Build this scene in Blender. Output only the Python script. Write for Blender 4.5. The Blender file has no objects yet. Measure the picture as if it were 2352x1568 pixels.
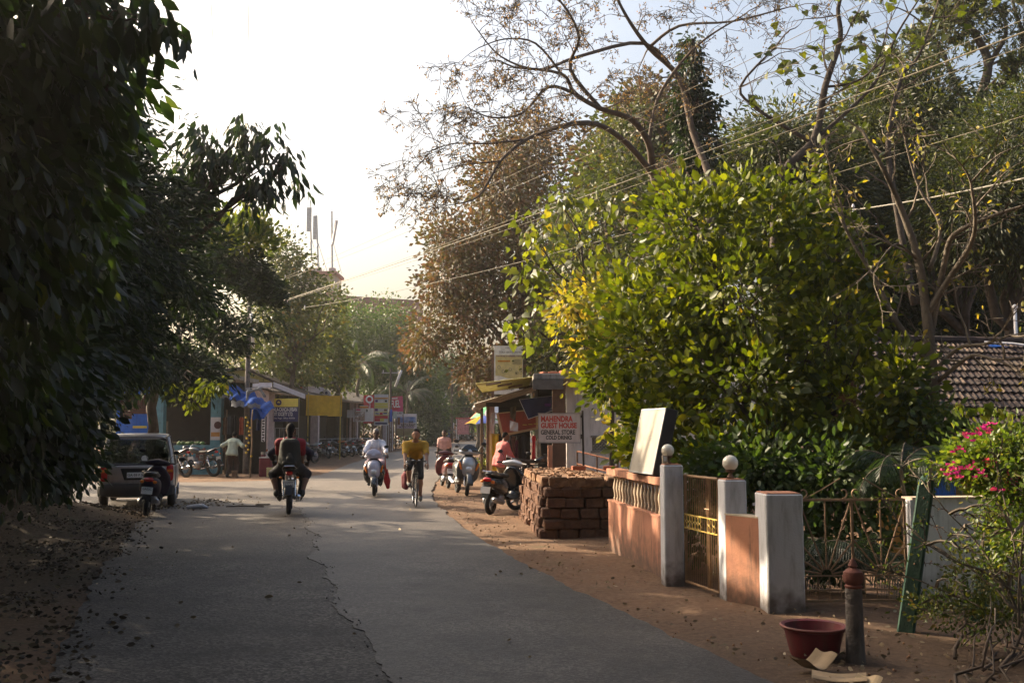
import bpy, math, random
import numpy as np
from mathutils import Vector, Matrix, noise
scene = bpy.context.scene
COL = scene.collection
rad = math.radians
R = random.Random(7)
NP = np.random.default_rng(11)

# ------------------------------------------------------------------ camera, sky, sun, exposure
CAM_H = 1.65
PITCH = rad(5.09)
FPX = 35.0 / 36.0 * 2352.0
cam = bpy.data.cameras.new('camera')
cam.lens = 35; cam.sensor_width = 36; cam.clip_end = 3000; cam.clip_start = 0.05
camo = bpy.data.objects.new('camera', cam); COL.objects.link(camo)
camo.location = (0, 0, CAM_H); camo.rotation_euler = (rad(90) + PITCH, 0, 0)
scene.camera = camo

SUN_EL = rad(27)
SUN_AZ = Vector((-0.88, 0.47)).normalized()
SUN = Vector((SUN_AZ.x * math.cos(SUN_EL), SUN_AZ.y * math.cos(SUN_EL), math.sin(SUN_EL)))
world = bpy.data.worlds.new('World'); scene.world = world; world.use_nodes = True
wn = world.node_tree; wn.nodes.clear()
sky = wn.nodes.new('ShaderNodeTexSky'); sky.sky_type = 'NISHITA'; sky.sun_disc = False
sky.sun_elevation = SUN_EL; sky.sun_rotation = math.atan2(SUN_AZ.x, SUN_AZ.y)
sky.air_density = 1.15; sky.dust_density = 10.0; sky.ozone_density = 1.0; sky.altitude = 0
bg = wn.nodes.new('ShaderNodeBackground'); bg.inputs[1].default_value = 0.15
wo = wn.nodes.new('ShaderNodeOutputWorld')
wn.links.new(sky.outputs[0], bg.inputs[0]); wn.links.new(bg.outputs[0], wo.inputs[0])
sl = bpy.data.lights.new('sun', 'SUN'); sl.energy = 5.0; sl.angle = rad(0.5); sl.color = (1.0, 0.83, 0.60)
so = bpy.data.objects.new('sun', sl); COL.objects.link(so)
so.rotation_euler = SUN.to_track_quat('Z', 'Y').to_euler(); so.location = (-20, 20, 30)
vs_ = scene.view_settings
scene.display_settings.display_device = 'sRGB'
vs_.view_transform = 'Standard'; vs_.look = 'None'; vs_.exposure = 1.2; vs_.gamma = 1; vs_.use_curve_mapping = False
cy = scene.cycles
HAZE = 0.00045
cy.max_bounces = 6; cy.diffuse_bounces = 3; cy.glossy_bounces = 2; cy.transmission_bounces = 4
cy.transparent_max_bounces = 6; cy.volume_bounces = 0; cy.sample_clamp_indirect = 4
cy.use_denoising = True

# ------------------------------------------------------------------ helpers
def ray(x, y):
    a, b = x - 1176.0, 784.0 - y
    s, c = math.sin(PITCH), math.cos(PITCH)
    return Vector((a, FPX * c - b * s, FPX * s + b * c))
def P(x, y, Y):
    r = ray(x, y); return Vector((0, 0, CAM_H)) + r * (Y / r.y)
def G(x, y, z=0.0):
    r = ray(x, y); return Vector((0, 0, CAM_H)) + r * ((z - CAM_H) / r.z)
def sm(a, b, t):
    t = min(1, max(0, (t - a) / (b - a))); return t * t * (3 - 2 * t)
def H(x, y):
    z = 0.0075 * max(0, y - 50) if y < 140 else 0.675
    z += 1.5 * sm(6.3, 11.5, -x) * (1 - sm(17, 21.5, y)) * sm(2, 9, y)
    if x > 2.4 and y > 10.2: z -= 0.35 * sm(2.4, 4.0, x) * sm(10.2, 12, y)
    return z
def smooth(o):
    o.data.polygons.foreach_set('use_smooth', [True] * len(o.data.polygons)); return o
def tag(o, label=None, cat=None, group=None, kind=None):
    if label: o['label'] = label
    if cat: o['category'] = cat
    if group: o['group'] = group
    if kind: o['kind'] = kind
    return o
def T(name, label, cat, loc=(0, 0, 0), rz=0.0, group=None):
    o = bpy.data.objects.new(name, None); COL.objects.link(o)
    o.empty_display_size = 0.1
    o.location = loc; o.rotation_euler = (0, 0, rz)
    return tag(o, label, cat, group)
KIDS = {}
def link(name, me, parent=None):
    o = bpy.data.objects.new(name, me); COL.objects.link(o)
    if parent is not None:
        o.parent = parent; KIDS.setdefault(parent, []).append(o)
    return o
def copy_tree(o, parent=None, **kw):
    c = o.copy(); COL.objects.link(c)
    if parent is not None:
        c.parent = parent; KIDS.setdefault(parent, []).append(c)
    for ch in list(KIDS.get(o, [])): copy_tree(ch, c)
    return c

class MB:
    """collects primitives into one mesh"""
    def __init__(s): s.v = []; s.f = []; s.mi = []; s.M = Matrix.Identity(4); s.m = 0
    def add(s, vs, fs):
        b = len(s.v); M = s.M
        s.v += [tuple(M @ Vector(p)) for p in vs]
        s.f += [tuple(b + i for i in f) for f in fs]; s.mi += [s.m] * len(fs)
        return s
    def box(s, c, d, rot=None, b=0.0):
        hx, hy, hz = d[0] / 2, d[1] / 2, d[2] / 2
        c = Vector(c); b = min(b, hx * .8, hy * .8, hz * .8)
        q = Matrix.Identity(3)
        if rot is not None:
            from mathutils import Euler
            q = Euler(rot).to_matrix()
        if b <= 0:
            vs = [c + q @ Vector((x * hx, y * hy, z * hz)) for x in (-1, 1) for y in (-1, 1) for z in (-1, 1)]
            return s.add(vs, [(0, 1, 3, 2), (4, 6, 7, 5), (0, 4, 5, 1), (2, 3, 7, 6), (0, 2, 6, 4), (1, 5, 7, 3)])
        vs = []; idx = {}
        for x in (-1, 1):
            for y in (-1, 1):
                for z in (-1, 1):
                    for k in range(3):
                        p = [x * hx, y * hy, z * hz]
                        for j in range(3):
                            if j != k: p[j] -= (x, y, z)[j] * b
                        idx[(x, y, z, k)] = len(vs); vs.append(c + q @ Vector(p))
        fs = []
        for k in range(3):
            for sgn in (-1, 1):
                o = [a for a in range(3) if a != k]
                loop = []
                for u, w in ((-1, -1), (1, -1), (1, 1), (-1, 1)):
                    t = [0, 0, 0]; t[k] = sgn; t[o[0]] = u; t[o[1]] = w
                    loop.append(idx[(*t, k)])
                fs.append(tuple(loop if (sgn > 0) != (k == 1) else loop[::-1]))
        for k in range(3):
            o = [a for a in range(3) if a != k]
            for u in (-1, 1):
                for w in (-1, 1):
                    t1 = [0, 0, 0]; t1[k] = -1; t1[o[0]] = u; t1[o[1]] = w
                    t2 = t1[:]; t2[k] = 1
                    fs.append((idx[(*t1, o[0])], idx[(*t2, o[0])], idx[(*t2, o[1])], idx[(*t1, o[1])]))
        for x in (-1, 1):
            for y in (-1, 1):
                for z in (-1, 1): fs.append(tuple(idx[(x, y, z, k)] for k in range(3)))
        return s.add(vs, fs)
    def tube(s, pts, rs, n=8, cap=True):
        pts = [Vector(p) for p in pts]
        if not hasattr(rs, '__len__'): rs = [rs] * len(pts)
        vs = []; fs = []; ref = None
        for i, p in enumerate(pts):
            t = (pts[min(i + 1, len(pts) - 1)] - pts[max(i - 1, 0)])
            t = t.normalized() if t.length > 1e-9 else Vector((0, 0, 1))
            if ref is None: ref = Vector((0, 0, 1)) if abs(t.z) < .9 else Vector((1, 0, 0))
            a = t.cross(ref).normalized() if t.cross(ref).length > 1e-4 else t.orthogonal().normalized()
            bb = t.cross(a).normalized(); ref = (a.cross(t)).normalized()
            for k in range(n):
                th = 2 * math.pi * k / n
                vs.append(p + (a * math.cos(th) + bb * math.sin(th)) * rs[i])
        for i in range(len(pts) - 1):
            for k in range(n):
                k2 = (k + 1) % n
                fs.append((i * n + k, i * n + k2, (i + 1) * n + k2, (i + 1) * n + k))
        if cap:
            fs.append(tuple(range(n))[::-1]); fs.append(tuple((len(pts) - 1) * n + k for k in range(n)))
        return s.add(vs, fs)
    def lathe(s, prof, n=16, c=(0, 0, 0), axis='z'):
        vs = []; fs = []; c = Vector(c)
        for r, z in prof:
            for k in range(n):
                th = 2 * math.pi * k / n
                u, w = r * math.cos(th), r * math.sin(th)
                vs.append(c + (Vector((u, w, z)) if axis == 'z' else Vector((z, u, w)) if axis == 'x' else Vector((u, z, w))))
        for i in range(len(prof) - 1):
            for k in range(n):
                k2 = (k + 1) % n
                fs.append((i * n + k, i * n + k2, (i + 1) * n + k2, (i + 1) * n + k))
        return s.add(vs, fs)
    def ell(s, c, r, n=12, m=8):
        if not hasattr(r, '__len__'): r = (r, r, r)
        return s.lathe_e(c, r, n, m)
    def lathe_e(s, c, r, n, m):
        vs = []; fs = []
        for i in range(m + 1):
            ph = -math.pi / 2 + math.pi * i / m
            for k in range(n):
                th = 2 * math.pi * k / n
                vs.append((c[0] + r[0] * math.cos(ph) * math.cos(th), c[1] + r[1] * math.cos(ph) * math.sin(th), c[2] + r[2] * math.sin(ph)))
        for i in range(m):
            for k in range(n):
                k2 = (k + 1) % n
                fs.append((i * n + k, i * n + k2, (i + 1) * n + k2, (i + 1) * n + k))
        return s.add(vs, fs)
    def loft(s, rings, cap=True):
        n = len(rings[0]); vs = [p for r in rings for p in r]; fs = []
        for i in range(len(rings) - 1):
            for k in range(n):
                k2 = (k + 1) % n
                fs.append((i * n + k, i * n + k2, (i + 1) * n + k2, (i + 1) * n + k))
        if cap: fs.append(tuple(range(n))[::-1]); fs.append(tuple((len(rings) - 1) * n + k for k in range(n)))
        return s.add(vs, fs)
    def prism(s, poly, off):
        """poly: 3d points in a plane, extruded by vector off"""
        poly = [Vector(p) for p in poly]; off = Vector(off); n = len(poly)
        vs = poly + [p + off for p in poly]
        fs = [tuple(range(n))[::-1], tuple(range(n, 2 * n))] + [(i, (i + 1) % n, n + (i + 1) % n, n + i) for i in range(n)]
        return s.add(vs, fs)
    def grid(s, fn, nu, nv):
        vs = [fn(i / nu, j / nv) for j in range(nv + 1) for i in range(nu + 1)]
        fs = [(j * (nu + 1) + i, j * (nu + 1) + i + 1, (j + 1) * (nu + 1) + i + 1, (j + 1) * (nu + 1) + i) for j in range(nv) for i in range(nu)]
        return s.add(vs, fs)
    def torus(s, c, Rr, r, axis='x', n=24, m=8, sx=1.0):
        vs = []; fs = []
        for i in range(n):
            th = 2 * math.pi * i / n
            for k in range(m):
                ph = 2 * math.pi * k / m
                q = Rr + r * math.cos(ph); w = r * sx * math.sin(ph)
                if axis == 'x': vs.append((c[0] + w, c[1] + q * math.cos(th), c[2] + q * math.sin(th)))
                else: vs.append((c[0] + q * math.cos(th), c[1] + q * math.sin(th), c[2] + w))
        for i in range(n):
            for k in range(m):
                fs.append((i * m + k, ((i + 1) % n) * m + k, ((i + 1) % n) * m + (k + 1) % m, i * m + (k + 1) % m))
        return s.add(vs, fs)
    def mesh(s, name, mats, sub=None):
        me = bpy.data.meshes.new(name)
        v = s.v
        if sub is not None: v = [(a[0] - sub[0], a[1] - sub[1], a[2] - sub[2]) for a in v]
        me.from_pydata(v, [], s.f)
        for m in (mats if isinstance(mats, (list, tuple)) else [mats]): me.materials.append(m)
        if any(s.mi): me.polygons.foreach_set('material_index', s.mi)
        return me
    def build(s, name, mats, parent=None, sm=False, world=False, fix=False):
        sub = parent.location if (world and parent is not None) else None
        me = s.mesh(name, mats, sub)
        if fix or True:
            import bmesh
            bm = bmesh.new(); bm.from_mesh(me); bmesh.ops.recalc_face_normals(bm, faces=bm.faces); bm.to_mesh(me); bm.free()
        o = link(name, me, parent)
        if sm:
            try: me.shade_smooth()
            except Exception: pass
            if sm != 2:
                try: me.set_sharp_from_angle(angle=rad(38))
                except Exception: pass
        return o

def part(name, m, parent, fn, sm=True):
    mb = MB(); fn(mb); return mb.build(name, m, parent, sm=sm)

def ringy(y, cz, hw, hh, n=18, p=2.6, cx=0.0):
    out = []
    for k in range(n):
        a = 2 * math.pi * k / n; c, s = math.cos(a), math.sin(a)
        out.append((cx + hw * math.copysign(abs(c) ** (2 / p), c), y, cz + hh * math.copysign(abs(s) ** (2 / p), s)))
    return out
def ringv(c, u, v, hu, hv, n=14, p=2.6):
    c = Vector(c); u = Vector(u).normalized(); v = Vector(v).normalized(); out = []
    for k in range(n):
        a = 2 * math.pi * k / n; co, s = math.cos(a), math.sin(a)
        out.append(tuple(c + u * hu * math.copysign(abs(co) ** (2 / p), co) + v * hv * math.copysign(abs(s) ** (2 / p), s)))
    return out

# ------------------------------------------------------------------ signed-distance bodies (one continuous surface each)
def _cap(X, p, q, r1, r2):
    p = np.array(p, np.float32); q = np.array(q, np.float32); d = q - p; L = float((d * d).sum()) + 1e-9
    t = np.clip(((X - p) @ d) / L, 0, 1)
    c = p + t[..., None] * d
    return np.sqrt(((X - c) ** 2).sum(-1)) - (r1 + (r2 - r1) * t)
def _ell(X, c, r):
    r = np.array(r, np.float32); k = (X - np.array(c, np.float32)) / r
    l = np.sqrt((k * k).sum(-1)) + 1e-6
    return (l - 1) * l / (np.sqrt(((k / r) ** 2).sum(-1)) + 1e-6)
def sdf_mesh(prims, h=0.014, k=0.02, inflate=0.0, cut=None, name='body'):
    """prims: ('c',p,q,r1,r2) tapered capsules or ('e',c,(rx,ry,rz)) ellipsoids, blended; surface nets"""
    lo = np.full(3, 1e9); hi = -lo
    for p in prims:
        if p[0] == 'c':
            r = max(p[3], p[4])
            for q in (p[1], p[2]): lo = np.minimum(lo, np.array(q) - r); hi = np.maximum(hi, np.array(q) + r)
        else:
            lo = np.minimum(lo, np.array(p[1]) - np.array(p[2])); hi = np.maximum(hi, np.array(p[1]) + np.array(p[2]))
    lo = lo - inflate - 3 * h; hi = hi + inflate + 3 * h
    n = np.ceil((hi - lo) / h).astype(int) + 1
    g = np.stack(np.meshgrid(*[lo[i] + h * np.arange(n[i]) for i in range(3)], indexing='ij'), -1).astype(np.float32)
    S = np.zeros(n, np.float32)
    for p in prims:
        d = _cap(g, *p[1:]) if p[0] == 'c' else _ell(g, *p[1:])
        S += np.exp(-np.clip(d / k, -30, 30))
    D = -k * np.log(S + 1e-30) - inflate
    if cut is not None: D = np.maximum(D, cut(g))
    neg = D < 0
    cs = [neg[a:n[0] - 1 + a, b:n[1] - 1 + b, c:n[2] - 1 + c] for a in (0, 1) for b in (0, 1) for c in (0, 1)]
    cnt = sum(c.astype(np.int8) for c in cs)
    act = (cnt > 0) & (cnt < 8)
    ids = -np.ones(act.shape, np.int64); ii = np.argwhere(act); ids[act] = np.arange(len(ii))
    acc = np.zeros((len(ii), 3)); w = np.zeros(len(ii))
    corner = [(a, b, c) for a in (0, 1) for b in (0, 1) for c in (0, 1)]
    for a in corner:
        for b in corner:
            if sum(b) == sum(a) + 1 and all(b[j] >= a[j] for j in range(3)):
                A = ii + a; B = ii + b
                da = D[A[:, 0], A[:, 1], A[:, 2]]; db = D[B[:, 0], B[:, 1], B[:, 2]]
                m = (da < 0) != (db < 0)
                t = np.where(m, da / (da - db + 1e-12), 0)[:, None]
                acc += np.where(m[:, None], A + t * (B - A), 0); w += m
    V = lo + h * acc / np.maximum(w, 1)[:, None]
    F = []
    for ax in range(3):
        o = [j for j in range(3) if j != ax]
        sl0 = [slice(1, n[j] - 1) for j in range(3)]; sl1 = list(sl0)
        sl0[ax] = slice(0, n[ax] - 1); sl1[ax] = slice(1, n[ax])
        e = neg[tuple(sl0)] != neg[tuple(sl1)]
        q = np.argwhere(e); base = q.copy()
        for j in o: base[:, j] += 1
        flip = neg[tuple(base.T)]
        def cell(du, dv):
            c = base.copy(); c[:, o[0]] -= du; c[:, o[1]] -= dv; return ids[tuple(c.T)]
        quad = np.stack([cell(0, 0), cell(1, 0), cell(1, 1), cell(0, 1)], 1)
        if ax == 1: flip = ~flip
        quad = np.where(flip[:, None], quad[:, ::-1], quad)
        F.append(quad[(quad >= 0).all(1)])
    F = np.concatenate(F)[:, ::-1]
    return V, F
def sdf_obj(name, prims, mat_, parent=None, extra=None, **kw):
    V, F = sdf_mesh(prims, **kw)
    mb = MB(); mb.v = [tuple(p) for p in V.tolist()]; mb.f = [tuple(f) for f in F.tolist()]; mb.mi = [0] * len(mb.f)
    if extra: extra(mb)
    me = mb.mesh(name, mat_)
    o = link(name, me, parent)
    me.shade_smooth()
    return o

# ------------------------------------------------------------------ materials
MATS = {}
def mat(name, col, rough=0.7, metal=0.0, var=0.18, scale=6.0, bump=0.0, bscale=40.0, col2=None, mixs=3.0, mixw=(0.45, 0.65), spec=0.5, trans=0.0, bdist=0.01, emis=None, coat=0.0, stain=None, stainamt=0.6, base=None):
    if name in MATS: return MATS[name]
    m = bpy.data.materials.new(name); MATS[name] = m; m.use_nodes = True
    nt = m.node_tree; N = nt.nodes; L = nt.links; b = N['Principled BSDF']
    b.inputs['Roughness'].default_value = rough; b.inputs['Metallic'].default_value = metal
    b.inputs['Specular IOR Level'].default_value = spec
    if coat: b.inputs['Coat Weight'].default_value = coat; b.inputs['Coat Roughness'].default_value = 0.1
    if trans: b.inputs['Transmission Weight'].default_value = trans
    if emis: b.inputs['Emission Color'].default_value = (*emis[:3], 1); b.inputs['Emission Strength'].default_value = emis[3]
    tc = N.new('ShaderNodeTexCoord')
    def nz(sc, det=4, seedv=None):
        n = N.new('ShaderNodeTexNoise'); n.inputs['Scale'].default_value = sc; n.inputs['Detail'].default_value = det
        L.new(tc.outputs['Object'], n.inputs['Vector']); return n
    n1 = nz(scale)
    mr = N.new('ShaderNodeMapRange'); mr.inputs[1].default_value = 0.3; mr.inputs[2].default_value = 0.7
    mr.inputs[3].default_value = 1 - var; mr.inputs[4].default_value = 1 + var
    L.new(n1.outputs[0], mr.inputs[0])
    mx = N.new('ShaderNodeVectorMath'); mx.operation = 'SCALE'
    L.new(mr.outputs[0], mx.inputs['Scale'])
    src = None
    if col2 is not None:
        n2 = nz(mixs, 6)
        cr = N.new('ShaderNodeValToRGB'); cr.color_ramp.elements[0].position = mixw[0]; cr.color_ramp.elements[1].position = mixw[1]
        cr.color_ramp.elements[0].color = (*col, 1); cr.color_ramp.elements[1].color = (*col2, 1)
        L.new(n2.outputs[0], cr.inputs[0]); src = cr.outputs[0]
        L.new(src, mx.inputs[0])
    else: mx.inputs[0].default_value = col
    out = mx.outputs[0]
    if stain is not None:
        # streaky weathering: noise stretched vertically
        mp = N.new('ShaderNodeMapping'); mp.inputs['Scale'].default_value = (7, 7, 1.2); L.new(tc.outputs['Object'], mp.inputs[0])
        n3 = N.new('ShaderNodeTexNoise'); n3.inputs['Scale'].default_value = 1.6; n3.inputs['Detail'].default_value = 8; n3.inputs['Roughness'].default_value = .65
        L.new(mp.outputs[0], n3.inputs['Vector'])
        c3 = N.new('ShaderNodeMapRange'); c3.inputs[1].default_value = 0.5; c3.inputs[2].default_value = 0.72; c3.inputs[3].default_value = 0; c3.inputs[4].default_value = stainamt
        L.new(n3.outputs[0], c3.inputs[0])
        mm = N.new('ShaderNodeMix'); mm.data_type = 'RGBA'; L.new(c3.outputs[0], mm.inputs[0]); L.new(out, mm.inputs[6]); mm.inputs[7].default_value = (*stain, 1)
        out = mm.outputs[2]
    if base:
        sz = N.new('ShaderNodeSeparateXYZ'); L.new(tc.outputs['Object'], sz.inputs[0]); nb_ = nz(9, 6)
        ma = N.new('ShaderNodeMath'); ma.operation = 'MULTIPLY_ADD'; L.new(nb_.outputs[0], ma.inputs[0]); ma.inputs[1].default_value = -base * 1.6; L.new(sz.outputs[2], ma.inputs[2])
        c5 = N.new('ShaderNodeMapRange'); L.new(ma.outputs[0], c5.inputs[0]); c5.inputs[1].default_value = base * .1; c5.inputs[2].default_value = -base * .75; c5.inputs[4].default_value = .85
        m5 = N.new('ShaderNodeMix'); m5.data_type = 'RGBA'; L.new(c5.outputs[0], m5.inputs[0]); L.new(out, m5.inputs[6]); m5.inputs[7].default_value = (.085, .055, .038, 1); out = m5.outputs[2]
    L.new(out, b.inputs['Base Color'])
    if bump:
        n4 = nz(bscale, 6); bp = N.new('ShaderNodeBump'); bp.inputs['Strength'].default_value = bump; bp.inputs['Distance'].default_value = bdist
        L.new(n4.outputs[0], bp.inputs['Height']); L.new(bp.outputs[0], b.inputs['Normal'])
    return m
def leafmat(name, cols, trans=0.45, rough=0.4, tmul=(1.5, 1.6, 0.5), spec=0.5):
    if name in MATS: return MATS[name]
    m = bpy.data.materials.new(name); MATS[name] = m; m.use_nodes = True
    nt = m.node_tree; N = nt.nodes; L = nt.links; b = N['Principled BSDF']; o = N['Material Output']
    b.inputs['Roughness'].default_value = rough; b.inputs['Specular IOR Level'].default_value = spec
    at = N.new('ShaderNodeAttribute'); at.attribute_name = 'tint'
    cr = N.new('ShaderNodeValToRGB'); el = cr.color_ramp.elements
    while len(el) < len(cols): el.new(0.5)
    for i, (p, c) in enumerate(cols): el[i].position = p; el[i].color = (*c, 1)
    oi = N.new('ShaderNodeObjectInfo'); ad = N.new('ShaderNodeMath'); ad.operation = 'ADD'
    L.new(at.outputs['Fac'], ad.inputs[0]); ad.inputs[1].default_value = 0
    L.new(ad.outputs[0], cr.inputs[0]); L.new(cr.outputs[0], b.inputs['Base Color'])
    t = N.new('ShaderNodeBsdfTranslucent'); vm = N.new('ShaderNodeVectorMath'); vm.operation = 'MULTIPLY'
    vm.inputs[1].default_value = tmul; L.new(cr.outputs[0], vm.inputs[0]); L.new(vm.outputs[0], t.inputs[0])
    mix = N.new('ShaderNodeMixShader'); mix.inputs[0].default_value = trans
    L.new(b.outputs[0], mix.inputs[1]); L.new(t.outputs[0], mix.inputs[2]); L.new(mix.outputs[0], o.inputs[0])
    return m
def textmesh(s, size=1.0, xs=1.0, bold=0.0, align='CENTER', depth=0.0):
    cu = bpy.data.curves.new('lettering', 'FONT'); cu.body = s; cu.size = size; cu.align_x = align; cu.align_y = 'CENTER'
    cu.offset = bold; cu.extrude = depth; cu.resolution_u = 3
    ob = bpy.data.objects.new('lettering', cu)
    me = bpy.data.meshes.new_from_object(ob)
    bpy.data.objects.remove(ob); bpy.data.curves.remove(cu)
    if xs != 1.0:
        for v in me.vertices: v.co.x *= xs
    me.name = 'lettering'
    return me
def lettering(s, parent, loc, size, m, xs=1.0, bold=0.0, rot=(math.pi / 2, 0, 0), width=None, sheary=0.0, name='lettering'):
    """text standing on a vertical face that looks towards -Y in the parent's space"""
    me = textmesh(s, size, xs, bold)
    if width:
        xsn = [v.co.x for v in me.vertices]; w = max(xsn) - min(xsn)
        for v in me.vertices: v.co.x *= width / w
    if sheary:
        for v in me.vertices: v.co.y += sheary * v.co.x
    me.materials.append(m)
    o = link(name, me, parent); o.location = loc; o.rotation_euler = rot
    return o

# ------------------------------------------------------------------ leaves and crowns
LEAF = {}
LEAF['oval'] = (np.array([(0, 0, 0), (-.22, .3, .05), (.22, .3, .05), (-.24, .65, .03), (.24, .65, .03), (0, 1, -.08), (0, .48, -.03)], float),
                np.array([(0, 6, 1), (0, 2, 6), (1, 6, 3), (2, 4, 6), (3, 6, 5), (4, 5, 6)]))
LEAF['long'] = (np.array([(0, 0, 0), (-.11, .3, .03), (.11, .3, .03), (-.09, .65, -.02), (.09, .65, -.02), (0, 1, -.18), (0, .48, -.02)], float),
                np.array([(0, 6, 1), (0, 2, 6), (1, 6, 3), (2, 4, 6), (3, 6, 5), (4, 5, 6)]))
LEAF['tiny'] = (np.array([(0, 0, 0), (-.3, .5, .08), (.3, .5, .08), (0, 1, 0)], float), np.array([(0, 3, 1), (0, 2, 3)]))
LEAF['strip'] = (np.array([(0, 0, 0), (-.14, .5, .03), (.14, .5, .03), (0, 1, -.1)], float), np.array([(0, 3, 1), (0, 2, 3)]))
LEAF['heart'] = (np.array([(0, .05, 0), (-.32, .0, .05), (-.42, .3, .03), (0, 1, -.08), (.42, .3, .03), (.32, .0, .05), (0, .4, -.04)], float),
                 np.array([(0, 6, 1), (1, 6, 2), (2, 6, 3), (3, 6, 4), (4, 6, 5), (5, 6, 0)]))
def np_mesh(name, V, F, mats, tint=None):
    me = bpy.data.meshes.new(name)
    me.vertices.add(len(V)); me.vertices.foreach_set('co', np.ascontiguousarray(V, np.float32).ravel())
    nf, k = F.shape
    me.loops.add(nf * k); me.loops.foreach_set('vertex_index', np.ascontiguousarray(F, np.int32).ravel())
    me.polygons.add(nf); me.polygons.foreach_set('loop_start', np.arange(0, nf * k, k, dtype=np.int32))
    me.update(calc_edges=True)
    for m in (mats if isinstance(mats, (list, tuple)) else [mats]): me.materials.append(m)
    if tint is not None:
        a = me.attributes.new('tint', 'FLOAT', 'POINT'); a.data.foreach_set('value', np.ascontiguousarray(tint, np.float32))
    me.validate()
    return me
def nrm(a): return a / (np.linalg.norm(a, axis=1, keepdims=True) + 1e-9)
def leaf_arrays(pos, dirs, size, tint, kind, width=1.0, curl=None):
    V0, F0 = LEAF[kind]; n = len(pos); k = len(V0)
    d = nrm(dirs); r = NP.normal(size=(n, 3)); r[:, 2] *= 0.6
    s = nrm(np.cross(d, r)); u = np.cross(s, d)
    X = V0[None, :, 0:1] * width * s[:, None, :] + V0[None, :, 1:2] * d[:, None, :] + V0[None, :, 2:3] * u[:, None, :]
    V = pos[:, None, :] + X * size[:, None, None]
    F = F0[None] + (np.arange(n) * k)[:, None, None]
    return V.reshape(-1, 3), F.reshape(-1, 3), np.repeat(tint, k)
def blob(px, py, d, rpx, rpy, rd):
    c = P(px, py, d); return (c.x, c.y, c.z, rpx / FPX * d, rd, rpy / FPX * d)
def crown_pts(blobs, n, per, spread, shell=0.55, droop=0.3, out=0.5, flat=1.0, gap=-0.28):
    B = np.array(blobs); vol = B[:, 3] * B[:, 4] * B[:, 5]; w = vol ** 0.72; w /= w.sum()
    nc = max(1, n // per)
    bi = NP.choice(len(B), nc, p=w)
    u = nrm(NP.normal(size=(nc, 3))); rr = (shell + (1 - shell) * NP.random(nc) ** 0.7)[:, None]
    rr *= (1 + 0.12 * NP.normal(size=(nc, 1)))
    C = B[bi, :3] + u * B[bi, 3:6] * rr
    outw = nrm(u / B[bi, 3:6])
    # uneven outline and gaps: drop clumps where a noise field is low
    keep = np.array([noise.noise(Vector((c[0] * .9 + 3, c[1] * .9, c[2] * .9)) * (1.2 / max(.35, float(B[b, 5]) * .5))) > gap for c, b in zip(C, bi)])
    C = C[keep]; outw = outw[keep]
    Q = np.repeat(C, per, 0); O = np.repeat(outw, per, 0)
    g = NP.normal(size=Q.shape); g[:, 2] *= flat
    pos = Q + g * spread
    dirs = nrm(g) * 0.8 + O * out + np.array([0, 0, -droop])
    cl = np.repeat(NP.random(len(C)), per)
    return pos, dirs, C, cl
EMPTYC = Vector((0, 0, 0))
LIT = []
def sun_keep(pos, amt=1.0):
    """gaps in the roadside crowns: a leaf is left out where the light through it falls on a place the photo shows lit"""
    s = np.array(SUN); keep = np.ones(len(pos), bool)
    # where does the light passing here land: wall line (x near 1.9) or ground
    t = (pos[:, 0] - 1.9) / s[0]; hit = pos - s * np.abs(t)[:, None]
    t2 = pos[:, 2] / s[2]; gnd = pos - s * t2[:, None]
    for i in range(len(pos)):
        w = pos[i, 0] < 1.9 and hit[i, 2] > 0
        if w: a, b, z = hit[i]; l = lit_wall(b, z)
        else: a, b, z = gnd[i]; l = lit_ground(a, b)
        if l > 0 and l * amt > hash2(i): keep[i] = False
    return keep
def hash2(i): return ((i * 7919) % 1009) / 1009.0 * 0.9
def nz3(a, b, c): return noise.noise(Vector((a, b, c)))
def lit_wall(y, z):
    if 8.2 < y < 24 and (.25 if y < 12.5 else -.2) < z < 1.5: return 1.0 if nz3(y * 1.6, z * 1.0 + 5, 2.2) > (-0.12 if y > 9.3 else .15) else 0.0
    if (7.0 < y < 24 and 1.2 < z < 7) or (24 <= y < 35 and 0 < z < 7): return 0.96 if nz3(y * .8, z * .9, 7.2) > -0.25 else 0.1
    return 0.0
def lit_ground(x, y):
    if 17 < y < 38:
        q = y * .88 + x * .47 + .35 * nz3(x * .5, y * .8, 2)
        if any(u < q < w for u, w in ((16.9, 18.0), (19.3, 20.4), (21.8, 25.4), (27.4, 29.6))): return 1.0 if nz3(x * .8, y * 1.6, 3.3) > -.42 else 0
        if x > -1.8: return 1.0 if nz3(x * .7, y * .8, 8) > -.3 else 0
        return 1.0 if nz3(x * .7, y * 2.4, 5) > .34 else 0
    if 13 < y < 18.2:
        if x < -3.5: return 1.0 if nz3(x * 1.3, y * 3.2, 9.3) > .36 else 0
        if x > -.8: return 1.0 if nz3(x * .8, y * 2.2, 4.3) > .12 else 0
    if x > .8 and 9 < y < 13: return 1.0 if nz3(x * 1.5, y * 2, 6) > .3 else 0
    return 0.0
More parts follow.
